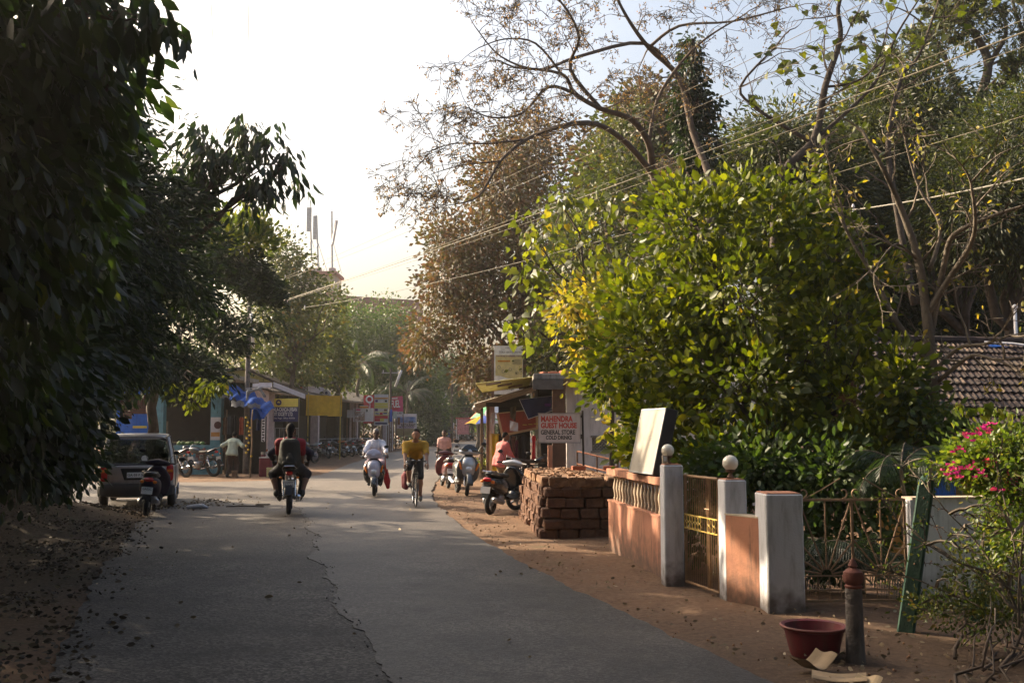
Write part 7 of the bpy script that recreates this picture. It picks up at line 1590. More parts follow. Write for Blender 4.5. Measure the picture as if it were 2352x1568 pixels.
def scooter(label, loc, rz, body, group=None, plate=None, screen=None, steer=0.0, rpl=None, apron2=None, lean=0.0):
    t = T('scooter', label, 'scooter', loc, rz, group)
    if lean: t.rotation_euler = (0, lean, rz)
    wheel(t, -.62, .225, .05, cast=True); wheel(t, .62, .225, .048, cast=True, rot=steer, rimm=M_steel)
    part('rear_body', body, t, lambda mb: mb.loft([ringy(y, cz, hw, hh, 20, 2.8) for y, cz, hw, hh in ((-.86, .66, .03, .05), (-.83, .65, .10, .09), (-.72, .60, .165, .15), (-.5, .56, .19, .18), (-.28, .53, .18, .19), (-.1, .50, .15, .17), (-.04, .48, .12, .14))]), 2)
    part('seat', M_vinyl, t, lambda mb: mb.loft([ringy(y, cz, hw, hh) for y, cz, hw, hh in ((-.02, .74, .05, .03), (-.08, .745, .12, .045), (-.4, .765, .145, .05), (-.66, .79, .13, .055), (-.78, .80, .09, .045), (-.81, .80, .04, .02))]), 2)
    part('floorboard', M_black, t, lambda mb: mb.loft([ringy(-.12, .31, .17, .04), ringy(.1, .28, .18, .03), ringy(.32, .29, .17, .035), ringy(.42, .36, .14, .05)]))
    def ap(mb):
        mb.loft([ringv(c, (1, 0, 0), (0, 1, .25), w, th, 18, 3) for c, w, th in (((0, .40, .30), .16, .05), ((0, .455, .40), .24, .06), ((0, .455, .58), .275, .06), ((0, .41, .74), .25, .07), ((0, .35, .86), .15, .06), ((0, .32, .92), .07, .04))])
    part('leg_shield', body, t, ap, 2)
    part('front_nose', apron2 or body, t, lambda mb: mb.loft([ringy(.44, .64, .17, .25, 18, 2.6), ringy(.51, .64, .155, .22, 18, 2.6), ringy(.56, .62, .11, .15, 18, 2.6), ringy(.575, .61, .04, .08, 18, 2.6)]), 2)
    part('front_fender', body, t, lambda mb: fend(mb, .62, .225, .28, .075, rad(5), rad(165)), 2)
    for s in (-1, 1):
        part('indicator', M_orl, t, lambda mb: mb.loft([ringv((s * .195, .50, .66), (s * .3, 0, 1), (s, .3, 0), .10, .03, 10), ringv((s * .190, .525, .66), (s * .3, 0, 1), (s, .3, 0), .08, .02, 10)]))
        part('indicator', M_orl, t, lambda mb: mb.ell((s * .11, -.825, .66), (.045, .02, .03), 8, 6))
        part('handle_grip', M_black, t, lambda mb: mb.tube([(s * .20, .33, .985), (s * .34, .27, .98)], .018, 8))
        part('mirror', M_black, t, lambda mb: [mb.tube([(s * .19, .36, .99), (s * .25, .40, 1.12), (s * .30, .38, 1.18)], .006, 5), mb.ell((s * .32, .375, 1.20), (.06, .016, .04), 12, 8)])
        part('brake_lever', M_chrome, t, lambda mb: mb.tube([(s * .17, .37, .985), (s * .32, .33, .975)], .005, 5))
        part('fork_leg', M_steel, t, lambda mb: mb.tube([(s * .075, .46, .50), (s * .075, .62, .225)], .016, 8))
    part('handlebar_cowl', apron2 or body, t, lambda mb: mb.loft([ringv((x, .36 + q, .985 - abs(x) * .08), (0, 1, 0), (0, 0, 1), a, b, 12) for x, q, a, b in ((-.23, -.03, .03, .025), (-.17, 0, .06, .05), (0, .02, .10, .075), (.17, 0, .06, .05), (.23, -.03, .03, .025))]), 2)
    part('headlight', M_clear, t, lambda mb: mb.loft([ringy(.555, .60, .085, .07, 16, 2.2), ringy(.585, .60, .07, .055, 16, 2.2), ringy(.60, .60, .03, .025, 16, 2.2)]), 2)
    if screen: part('windscreen', screen, t, lambda mb: mb.loft([ringv(c, (1, 0, 0), (0, 1, .8), w, .008, 16, 2.4) for c, w in (((0, .455, 1.0), .20), ((0, .43, 1.06), .18), ((0, .40, 1.12), .12), ((0, .385, 1.15), .05))]), 2)
    part('tail_light', M_redl, t, lambda mb: mb.loft([ringy(-.845, .70, .09, .04), ringy(-.875, .69, .07, .025)]))
    part('grab_rail', M_chrome, t, lambda mb: mb.tube([(-.13, -.55, .78), (-.14, -.78, .84), (-.09, -.88, .86), (.09, -.88, .86), (.14, -.78, .84), (.13, -.55, .78)], .011, 7))
    part('exhaust', M_steel, t, lambda mb: mb.tube([(.14, -.35, .24), (.16, -.42, .25), (.17, -.82, .32), (.17, -.84, .32)], [.03, .05, .055, .03], 12))
    part('engine', M_steel, t, lambda mb: [mb.box((-.13, -.45, .27), (.10, .42, .16), b=.04), mb.box((.05, -.35, .30), (.16, .22, .16), b=.03)])
    part('rear_mudflap', M_black, t, lambda mb: mb.prism([(-.08, -.84, .58), (.08, -.84, .58), (.07, -.93, .34), (-.07, -.93, .34)], (0, .012, 0)))
    part('number_plate', M_plate, t, lambda mb: mb.box((0, -.905, .50), (.20, .008, .13), rot=(-.2, 0, 0)))
    if plate:
        for j, s_ in enumerate(plate): lettering(s_, t, (0, -.9155 - .004 + .012 * (j), .528 - .06 * j), .058, M_ink, width=.16, bold=.001, rot=(math.pi / 2 - .2, 0, 0))
    return t
m_blk = mat('black paint', (.012, .012, .014), .22, .0, var=.15, scale=5, coat=.6, spec=.6)
m_sil = mat('silver paint', (.42, .43, .45), .3, .5, var=.12, scale=4, coat=.5)
m_gry = mat('gunmetal paint', (.07, .075, .08), .28, .3, var=.15, coat=.5)
m_mar = mat('maroon paint', (.10, .012, .016), .3, .1, var=.15, coat=.5)
m_lil = mat('pale lilac paint', (.46, .44, .52), .3, .1, var=.08, coat=.5)
m_org = mat('orange paint', (.50, .13, .02), .3, .1, var=.1, coat=.5)
m_dgr = mat('dark grey green paint', (.04, .05, .045), .35, .2, var=.2)
m_car = mat('silver grey car paint', (.42, .40, .40), .32, .4, var=.12, scale=3, coat=.4, stain=(.16, .13, .10), stainamt=.35)

# ------------------------------------------------------------------ people
SK1 = mat('brown skin', (.17, .085, .05), .6, var=.08); SK2 = mat('tanned skin', (.30, .15, .09), .55, var=.08); SK3 = mat('dark skin', (.09, .045, .03), .6, var=.08)
HAIR = mat('black hair', (.008, .006, .006), .8, spec=.15, var=.3, scale=30, bump=.6, bscale=80); HAIRG = mat('greying hair', (.20, .18, .17), .7, var=.3, scale=30, bump=.5, bscale=80)
def cloth(n, c, **k): return mat(n, c, .85, var=k.pop('var', .16), scale=9, bump=.6, bscale=11, bdist=.03, **k)
def ik(a, b, l1, l2, pole):
    a = Vector(a); b = Vector(b); d = b - a; L = min(d.length, (l1 + l2) * .999); u = d.normalized()
    x = (l1 * l1 - l2 * l2 + L * L) / (2 * L); h = math.sqrt(max(0, l1 * l1 - x * x))
    pl = Vector(pole); pl = (pl - u * pl.dot(u)).normalized()
    return a + u * x + pl * h, a + u * L
def skel(pelvis, lean=10, hands=None, feet=None, side=0, look=0, sc=1.0, elbow=(0, -.3, -1), knee=(0, 1, .6), width=1.0, kx=0.0, head_drop=0.0):
    pl = Vector(pelvis); l = rad(lean); s_ = rad(side); up = Vector((math.sin(s_), math.sin(l), math.cos(l))).normalized(); J = {}
    J['pelvis'] = pl; J['chest'] = pl + up * .36 * sc; J['neck'] = pl + up * .515 * sc
    hd = (up * .45 + Vector((0, 0, .55))).normalized()
    J['head'] = J['neck'] + hd * .155 * sc + Vector((0, .035, -head_drop)); J['up'] = up; J['look'] = look
    for k, s in (('L', -1), ('R', 1)):
        J['sh' + k] = pl + up * .405 * sc + Vector((s * .165 * width * sc, 0, 0)); J['hip' + k] = pl + Vector((s * .09 * sc, 0, 0))
        J['el' + k], J['wr' + k] = ik(J['sh' + k], hands[k], .275 * sc, .25 * sc, (elbow[0] * s, elbow[1], elbow[2]))
        J['kn' + k], J['an' + k] = ik(J['hip' + k], feet[k], .43 * sc, .41 * sc, (knee[0] + kx * s, knee[1], knee[2]))
    return J
def V3(v): return (float(v[0]), float(v[1]), float(v[2]))
def person(label, J, loc, rz, skin=SK1, hair=HAIR, shirt=None, sleeve=.75, trousers=None, hem=.93, shoes=None, long_hair=False, shirt_len=0.0, fdir=(0, 1, -.15), sc=1.0, h=.013, glasses=False, scarf=None, group=None, tailout=.0, parts=None, hands_dir=None):
    t_loc = loc; up = J['up']; prim = []
    hc = J['head']; yaw = rad(J['look']); lf = Vector((math.sin(yaw), math.cos(yaw), -.12)).normalized(); lr = Vector((lf.y, -lf.x, 0)).normalized()
    C = lambda p, q, a, b: ('c', V3(p), V3(q), a * sc, b * sc)
    prim += [('e', V3(hc), (.076 * sc, .092 * sc, .108 * sc)), C(hc + lf * .035 + Vector((0, 0, -.06)), hc + lf * .05 + Vector((0, 0, -.075)), .05, .042),
             C(hc + lf * .088 + Vector((0, 0, .01)), hc + lf * .105 + Vector((0, 0, -.025)), .012, .017), C(hc + lr * .074, hc + lr * .082 + Vector((0, 0, -.03)), .016, .012), C(hc - lr * .074, hc - lr * .082 + Vector((0, 0, -.03)), .016, .012),
             C(J['neck'] - up * .04, hc + Vector((0, 0, -.05)) - lf * .01, .058, .052), C(hc + lf * .082 + lr * .03 + Vector((0, 0, .03)), hc + lf * .082 - lr * .03 + Vector((0, 0, .03)), .016, .016)]
    torso = []
    for s in (-1, 1):
        x = Vector((s, 0, 0))
        torso += [C(J['pelvis'] + x * .07, J['pelvis'] + up * .2 + x * .055, .105, .098), C(J['pelvis'] + up * .18 + x * .055, J['chest'] + x * .075, .10, .112), C(J['chest'] + x * .07, J['neck'] + x * .03 - up * .05, .105, .06)]
    for k in 'LR': torso += [C(J['chest'] + up * .02, J['sh' + k], .08, .056), C(J['neck'] - up * .045, J['sh' + k], .048, .05)]
    arms = []; legs = []; up_arm = []
    for k in 'LR':
        arms += [C(J['sh' + k], J['el' + k], .056, .042), C(J['el' + k], J['wr' + k], .042, .028)]
        up_arm += [C(J['sh' + k], J['sh' + k].lerp(J['el' + k], min(1, sleeve)), .062, .054)]
        if sleeve > 1: up_arm += [C(J['el' + k], J['el' + k].lerp(J['wr' + k], sleeve - 1), .052, .042)]
        legs += [C(J['hip' + k], J['kn' + k], .092, .060), C(J['kn' + k], J['kn' + k].lerp(J['an' + k], .35), .058, .056), C(J['kn' + k].lerp(J['an' + k], .35), J['an' + k], .056, .038)]
    foot = []; fd = Vector(fdir).normalized()
    for k in 'LR': foot += [C(J['an' + k] + Vector((0, -.03, -.03)), J['an' + k] + fd * .15 + Vector((0, 0, -.055)), .040, .030)]
    body = torso + arms + legs + foot + prim
    def hands(mb):
        for k, s in (('L', -1), ('R', 1)):
            w = J['wr' + k]; d = (w - J['el' + k]).normalized()
            if hands_dir: d = Vector(hands_dir).normalized()
            sd = d.cross(Vector((0, 0, 1))); sd = sd.normalized() if sd.length > .1 else Vector((1, 0, 0)); nn = sd.cross(d)
            pc = w + d * .045; mb.loft([ringv(w, sd, nn, .026, .018, 8), ringv(w + d * .05, sd, nn, .038, .018, 8), ringv(w + d * .085, sd, nn, .036, .014, 8)])
            for f in range(4):
                b0 = w + d * .08 + sd * (-.028 + .0185 * f); L_ = (.062, .074, .070, .055)[f]
                p1 = b0 + d * L_ * .45 - nn * .012; p2 = p1 + d * L_ * .25 - nn * L_ * .35; p3 = p2 - nn * L_ * .3 - d * .01
                mb.tube([b0 - d * .02, p1, p2, p3], [.0095, .009, .0085, .007], 6)
            b0 = w + d * .03 + sd * (.03 * -s); mb.tube([b0, b0 + d * .03 + sd * (-.02 * s) - nn * .012, b0 + d * .055 + sd * (-.012 * s) - nn * .03], [.012, .010, .008], 6)
    o = sdf_obj('person', body, skin, None, hands, h=h, k=.012)
    o.location = loc; o.rotation_euler = (0, 0, rz); tag(o, label, 'person', group)
    hp = [('e', V3(hc + Vector((0, 0, .018)) - lf * .012), (.084 * sc, .10 * sc, .108 * sc))]
    if long_hair: hp += [C(hc - lf * .06, J['neck'] - lf * .075 - up * .06, .06, .05)]
    n_ = np.array(V3(lf * -.75 + Vector((0, 0, .9)))); c0_ = np.array(V3(hc + Vector((0, 0, .012 if not long_hair else -.03))))
    sdf_obj('hair', hp, hair, o, h=.011, k=.015, cut=None if False else (lambda g: -((g - c0_) @ n_) * .8 if not long_hair else -((g - c0_) @ np.array(V3(lf * -1 + Vector((0, 0, .45)))))))
    if shirt:
        tp = torso + up_arm
        if shirt_len: tp = tp + [C(J['pelvis'] + Vector((s * .07, 0, 0)), J['pelvis'] + Vector((s * .08, -.02, -shirt_len)), .118, .125) for s in (-1, 1)]
        nk = np.array(V3(up)); kp = np.array(V3(J['neck'] - up * .0))
        sdf_obj('shirt', tp, shirt, o, h=h, k=.018, inflate=.014, cut=lambda g: np.maximum((g - kp) @ nk, -((g - np.array(V3(J['pelvis'] - up * (.07 + shirt_len)))) @ nk)))
    if trousers:
        tl = [C(J['pelvis'] + Vector((s * .07, 0, 0)), J['pelvis'] + Vector((s * .07, 0, 0)) + up * .06, .108, .104) for s in (-1, 1)]
        for k in 'LR':
            tl += [C(J['hip' + k], J['kn' + k], .098, .070 + tailout)]
            if hem > .5: tl += [C(J['kn' + k], J['kn' + k].lerp(J['an' + k], (hem - .5) * 2), .068 + tailout, .056 + tailout)]
        sdf_obj('trousers', tl, trousers, o, h=h, k=.018, inflate=.010)
    if shoes:
        for p_ in foot: sdf_obj('shoe', [p_, ('c', tuple(np.array(p_[1]) + (0, -.02, 0)), tuple(np.array(p_[1]) + (0, 0, .03)), .038, .04)], shoes, o, h=.011, k=.01, inflate=.008)
    if glasses:
        mb = MB(); e = hc + lf * .092 + Vector((0, 0, .018))
        for s in (-1, 1): mb.box(tuple(e + lr * .032 * s), (.05, .012, .034), b=.008)
        mb.box(tuple(e), (.02, .008, .006)); [mb.tube([e + lr * .055 * s, hc + lr * .082 * s + Vector((0, 0, .015))], .003, 4) for s in (-1, 1)]
        mb.build('sunglasses', M_black, o)
    if scarf:
        mb = MB()
        for s in (-1, 1):
            mb.tube([J['neck'] - lf * .06 + Vector((s * .05, 0, .0)), J['neck'] + Vector((s * .085, .02, -.03)), J['chest'] + Vector((s * .085, .12, .04)), J['chest'] + Vector((s * .06, .15, -.12))], [.03, .035, .035, .03], 8)
        mb.build('scarf', scarf, o, sm=2)
    return o
# ---- motorcycle with two riders, seen from behind (driving away)
mx, my = -4.42, 20.0; RZ0 = rad(11)
bz = motorcycle('black motorcycle ridden away by two people, chrome ringed exhaust, plate 3040', (mx, my, .03), RZ0, m_blk, plate=('KA05HY', '3040'), cast=True)
Jp = skel((0, -.02, .93), 12, {'L': (-.34, .24, 1.0), 'R': (.34, .24, 1.0)}, {'L': (-.2, .0, .32), 'R': (.2, .0, .32)}, elbow=(.9, -.3, -.4), knee=(0, 1, .3), kx=.42, look=-4)
person('motorcycle driver in a dark shirt, mostly hidden behind the backpacked pillion rider', Jp, (mx, my, .03), RZ0, SK3, HAIR, cloth('navy shirt', (.02, .022, .035)), 1.6, cloth('dark trousers', (.02, .02, .022)), .95, M_black)
Jp = skel((0, -.44, .97), 6, {'L': (-.22, -.05, .85), 'R': (.24, -.08, .84)}, {'L': (-.25, -.36, .42), 'R': (.25, -.36, .42)}, elbow=(.9, -.3, -.5), knee=(0, 1, .2), kx=.65, look=8, width=1.28)
pr = person('pillion rider with black hair in a crimson T-shirt, seen from behind', Jp, (mx, my, .03), RZ0, SK1, HAIR, cloth('crimson shirt', (.22, .008, .02)), .8, cloth('charcoal shorts', (.025, .025, .03)), .62, M_black, long_hair=True)
bp_ = T('backpack', 'bulky dark olive backpack on the back of the motorcycle pillion rider', 'backpack', (mx, my, .03), RZ0)
mbp = mat('dark olive nylon', (.018, .017, .012), .8, var=.2, bump=.6, bscale=14, bdist=.02)
sdf_obj('bag_body', [('c', (-.07, -.64, 1.02), (-.07, -.60, 1.34), .15, .12), ('c', (.07, -.64, 1.02), (.07, -.60, 1.34), .15, .12), ('c', (-.05, -.72, 1.0), (.05, -.72, 1.0), .11, .11)], mbp, bp_, h=.014, k=.03)
sdf_obj('front_pocket', [('c', (-.08, -.80, .98), (.08, -.80, .98), .065, .065), ('c', (0, -.78, 1.08), (0, -.76, 1.14), .07, .05)], mbp, bp_, h=.012, k=.02)
for s in (-1, 1): part('shoulder_strap', M_black, bp_, lambda mb: mb.tube([(s * .10, -.55, 1.36), (s * .12, -.46, 1.47), (s * .13, -.34, 1.42), (s * .15, -.32, 1.2), (s * .14, -.5, 1.05)], .018, 6))
# ---- scooter rider in white
sx_, sy_ = -3.46, 25.4; rz = rad(180 + 6)
scooter('lilac and orange scooter ridden towards the camera by the person in white', (sx_, sy_, .03), rz, m_blk, screen=m_lil, apron2=m_lil, lean=rad(2))
Jp = skel((0, -.28, .88), 8, {'L': (-.29, .26, 1.0), 'R': (.29, .26, 1.0)}, {'L': (-.15, .12, .37), 'R': (.15, .12, .37)}, elbow=(.9, -.3, -.6), knee=(0, 1, .3), kx=.25, look=0)
person('scooter rider in a white shirt, white scarf and sunglasses with short grey hair', Jp, (sx_, sy_, .03), rz, SK3, HAIRG, cloth('white cotton', (.66, .64, .70)), 1.7, cloth('pale pink trousers', (.55, .40, .44)), .8, M_black, glasses=True, scarf=cloth('white scarf', (.70, .68, .72)))
rb = T('red_bag', 'long red cloth bag hanging beside the foot of the scooter rider in white', 'bag', (sx_, sy_, .03), rz)
sdf_obj('bag_cloth', [('c', (-.27, .16, .62), (-.30, .14, .35), .05, .075), ('c', (-.30, .14, .35), (-.32, .12, .20), .07, .05)], cloth('red cloth', (.42, .015, .02), var=.3), rb, h=.012, k=.02)
part('bag_tie', M_redl, rb, lambda mb: mb.tube([(-.26, .17, .62), (-.25, .2, .78), (-.25, .24, .95)], [.03, .012, .008], 6))
# ---- cyclist
cx_, cy_ = -2.12, 21.9; rz = rad(180 + 9)
def bicycle(label, loc, rz):
    t = T('bicycle', label, 'bicycle', loc, rz)
    for y, n_ in ((-.50, 'w'), (.50, 'w')):
        mb = MB(); mb.lathe([(.001, -.05), (.02, -.045), (.02, .045), (.001, .05)], 10, axis='x')
        for k in range(28):
            a = k * 2 * math.pi / 28; mb.tube([((-.03 if k % 2 else .03), math.cos(a) * .018, math.sin(a) * .018), (0, math.cos(a + .2) * .31, math.sin(a + .2) * .31)], .0014, 3, cap=False)
        w = mb.build('wheel', M_chrome, t); w.location = (0, y, .34)
        mb = MB(); mb.torus((0, 0, 0), .325, .017, 'x', 40, 8); mb.build('tyre', M_tyre, w, sm=2)
        mb = MB(); mb.torus((0, 0, 0), .305, .009, 'x', 40, 6, sx=1.2); mb.build('rim', M_chrome, w, sm=2)
    fr = mat('dark bicycle frame', (.03, .03, .035), .35, .3)
    part('frame', fr, t, lambda mb: [mb.tube(p, .016, 8) for p in ([(0, .38, .82), (0, -.14, .78)], [(0, .40, .72), (0, -.06, .28)], [(0, -.18, .92), (0, -.06, .28)])] + [mb.tube([(s * .012, -.15, .76), (s * .06, -.50, .34)], .008, 6) for s in (-1, 1)] + [mb.tube([(s * .02, -.06, .28), (s * .06, -.50, .34)], .009, 6) for s in (-1, 1)])
    part('fork', fr, t, lambda mb: [mb.tube([(s * .045, .40, .68), (s * .05, .45, .48), (s * .05, .50, .34)], .010, 6) for s in (-1, 1)] + [mb.tube([(0, .37, .92), (0, .40, .68)], .018, 8), mb.box((0, .40, .69), (.11, .035, .03), b=.008)])
    part('handlebar', M_black, t, lambda mb: [mb.tube([(-.21, .44, .96), (0, .43, .96), (.21, .44, .96)], .014, 8)] + [mb.tube([(s * .21, .44, .96), (s * .215, .53, .95), (s * .215, .57, .88), (s * .215, .52, .83), (s * .215, .44, .82)], .013, 8) for s in (-1, 1)] + [mb.tube([(0, .37, .92), (0, .44, .96)], .014, 8)])
    for s in (-1, 1):
        part('brake_lever', M_chrome, t, lambda mb: mb.tube([(s * .215, .56, .97), (s * .215, .60, .93), (s * .215, .58, .80)], .009, 6))
        part('pedal', M_black, t, lambda mb: [mb.tube([(s * .05, -.06, .28), (s * .07, -.06 - s * .02, .28 + s * .15)], .008, 6), mb.box((s * .12, -.06 - s * .02, .28 + s * .16), (.09, .07, .02), b=.005)])
    part('saddle', M_vinyl, t, lambda mb: mb.loft([ringy(-.32, .965, .07, .02), ringy(-.26, .97, .075, .03), ringy(-.15, .965, .035, .025), ringy(-.03, .96, .015, .015)]), 2)
    part('chainring', M_steel, t, lambda mb: mb.torus((.05, -.06, .28), .085, .008, 'x', 24, 5))
    part('front_bag_clip', M_plate, t, lambda mb: [mb.box((x, .46, .985), (.05, .03, .02), b=.005) for x in (-.06, .07)])
    part('luggage_rack', M_black, t, lambda mb: [mb.tube([(s * .06, -.2, .74), (s * .06, -.68, .72)], .006, 5) for s in (-1, 1)] + [mb.tube([(s * .06, -.62, .72), (s * .06, -.50, .34)], .006, 5) for s in (-1, 1)])
    return t
bicycle('dark touring bicycle with drop handlebars ridden towards the camera', (cx_, cy_, .03), rz)
pn = T('pannier_bag', 'maroon pannier bag hanging on the rear rack of the bicycle', 'bag', (cx_, cy_, .03), rz)
sdf_obj('bag_body', [('c', (.15, -.60, .66), (.17, -.60, .36), .07, .055), ('c', (.15, -.42, .66), (.16, -.44, .36), .07, .05), ('c', (.21, -.5, .60), (.21, -.5, .38), .06, .045)], cloth('maroon canvas', (.17, .03, .04)), pn, h=.013, k=.03)
part('bag_flap', M_black, pn, lambda mb: mb.box((.15, -.51, .735), (.15, .28, .03), b=.012))
Jp = skel((0, -.2, .99), 40, {'L': (-.235, .48, .86), 'R': (.235, .48, .86)}, {'L': (-.12, -.02, .20), 'R': (.12, -.05, .50)}, elbow=(1, .1, -.1), knee=(0, 1, .3), kx=.12, look=3, head_drop=.0, width=1.25)
person('cyclist with tousled dark hair in a mustard T-shirt riding towards the camera', Jp, (cx_, cy_, .03), rz, SK2, HAIR, cloth('mustard shirt', (.42, .24, .02), var=.25), .85, cloth('black cycling shorts', (.02, .02, .02)), .50, mat('grey shoes', (.12, .12, .11), .7), hands_dir=(0, .6, -.8))
# ---- man in pale pink shirt
Jp = skel((0, 0, .88), 0, {'L': (-.27, .04, .72), 'R': (.27, .04, .72)}, {'L': (-.1, .16, .09), 'R': (.1, -.14, .09)}, elbow=(.5, -1, 0), knee=(0, 1, 0), look=10)
person('man in a salmon pink short-sleeved shirt walking behind the parked scooters', Jp, (-2.52, 37.2, 0), rad(180), SK3, HAIR, cloth('salmon shirt', (.55, .30, .26)), .85, cloth('brown trousers', (.06, .045, .035)), .95, M_black)
# ---- woman in pink shirt leaning at the stall
Jp = skel((0, 0, .84), 20, {'L': (-.22, .42, .80), 'R': (.2, .42, .80)}, {'L': (-.1, -.02, .08), 'R': (.1, .05, .08)}, elbow=(.5, -.5, -1), knee=(0, 1, 0), look=30)
person('person in a loose coral pink shirt bending over the goods at the right stall', Jp, (-.36, 28.2, 0), rad(-50), SK1, HAIR, cloth('coral pink shirt', (.60, .16, .15), var=.2), 1.5, cloth('sand trousers', (.22, .16, .10)), .9, M_black, shirt_len=.14)
# ---- man at the left stall
Jp = skel((0, 0, .86), 16, {'L': (-.42, .22, .98), 'R': (.42, .22, .98)}, {'L': (-.13, -.05, .08), 'R': (.13, .08, .08)}, elbow=(.9, -.5, -.6), knee=(0, 1, 0), look=0, head_drop=.03)
person('man in a pale green shirt bending at the left stall, seen from behind', Jp, (-9.95, 35.6, 0), rad(-8), SK3, HAIR, cloth('pale green shirt', (.34, .40, .33)), 1.2, cloth('dark brown trousers', (.05, .03, .025)), .95, M_black, shirt_len=.05)

# ---- parked two-wheelers
s1 = scooter('silver and black scooter with a dark windscreen parked facing the camera beside the OPEN sign', (-1.30, 26.0, 0), rad(193), m_gry, apron2=m_sil, group='scooters parked by the right stall', screen=M_glassd, steer=rad(-12), lean=rad(-6)); s1.scale = (1.12, 1.12, 1.12)
scooter('maroon and black scooter parked behind the silver one, white plate on its tail', (-1.95, 29.2, 0), rad(12), m_mar, group='scooters parked by the right stall', plate=('GA03', '4418'), lean=rad(4))
scooter('black and silver scooter parked beside the left end of the laterite stack', (-.18, 20.3, 0), rad(-24), m_blk, group='scooters parked by the right stall', apron2=m_sil, steer=rad(-45), lean=rad(4))
motorcycle('black motorcycle standing in front of the right stall behind the laterite stack', (.75, 27.5, 0), rad(-80), m_blk, group='motorcycles parked at the shops')
scooter('dark scooter in the shade before the parked car, its white plate facing the camera', (-7.05, 19.6, H(-7.05, 19.6) + .0), rad(13), mat('dark plum paint', (.022, .016, .03), .6, spec=.2), plate=('GA03C', '3790'), lean=rad(5))
motorcycle('black motorcycle with bright seat sheen parked nearest to the car, before the blue shop', (-12.0, 35.5, 0), rad(58), m_blk, group='motorcycles parked at the shops', lean=rad(-7))
motorcycle('second black motorcycle before the blue shop, tail up against the light blue column', (-11.25, 36.1, 0), rad(62), m_gry, group='motorcycles parked at the shops', lean=rad(-7))
for i, (px, d, a, c_, lb) in enumerate(((702, 50, 150, m_blk, 'large black motorcycle parked alone beside the bank office sign'), (745, 57, 35, m_blk, 'black motorcycle first in the row under the yellow cloth'), (772, 59, 60, m_gry, 'grey motorcycle under the middle of the yellow cloth'), (795, 60, 45, m_org, 'motorcycle with an orange tank in the row under the yellow cloth'),
        (815, 62, 50, m_blk, 'black motorcycle under the right end of the yellow cloth'), (838, 64, 60, m_mar, 'maroon motorcycle in the row below the food poster'), (858, 66, 50, m_blk, 'last black motorcycle of the row, left of the painted pillar'), (905, 82, 40, m_blk, 'small black motorcycle in the shade under the restaurant sign'))):
    q = P(px, 1000, d); motorcycle(lb, (q.x, d, H(q.x, d)), rad(a), c_, group='motorcycles parked at the shops', lean=rad(-6))
for i, (px, lb) in enumerate(((1042, 'first far motorcycle beside the blue van'), (1053, 'second far motorcycle right of the blue van'), (1066, 'third far motorcycle in the row right of the blue van'), (1080, 'last far motorcycle of the row, left of the umbrella'))):
    q = P(px, 1000, 112); motorcycle(lb, (q.x, 112, H(q.x, 112)), rad(60), m_blk if i % 2 else m_gry, group='far motorcycles by the bend', lean=rad(-6))
q = P(1107, 1000, 106); scooter('far black and white scooter coming round the bend under the umbrella', (q.x, 106, H(q.x, 106) + .02), rad(178), m_blk, apron2=m_sil)
Jp = skel((0, -.28, .88), 8, {'L': (-.29, .26, 1.0), 'R': (.29, .26, 1.0)}, {'L': (-.15, .12, .37), 'R': (.15, .12, .37)}, elbow=(.9, -.3, -.6), knee=(0, 1, .3), kx=.4)
person('far rider in dark clothes on the black and white scooter at the bend', Jp, (q.x, 106, H(q.x, 106) + .02), rad(178), SK3, HAIR, cloth('navy shirt', (.02, .022, .035)), 1.7, cloth('dark trousers', (.02, .02, .022)), .95, M_black, h=.03)

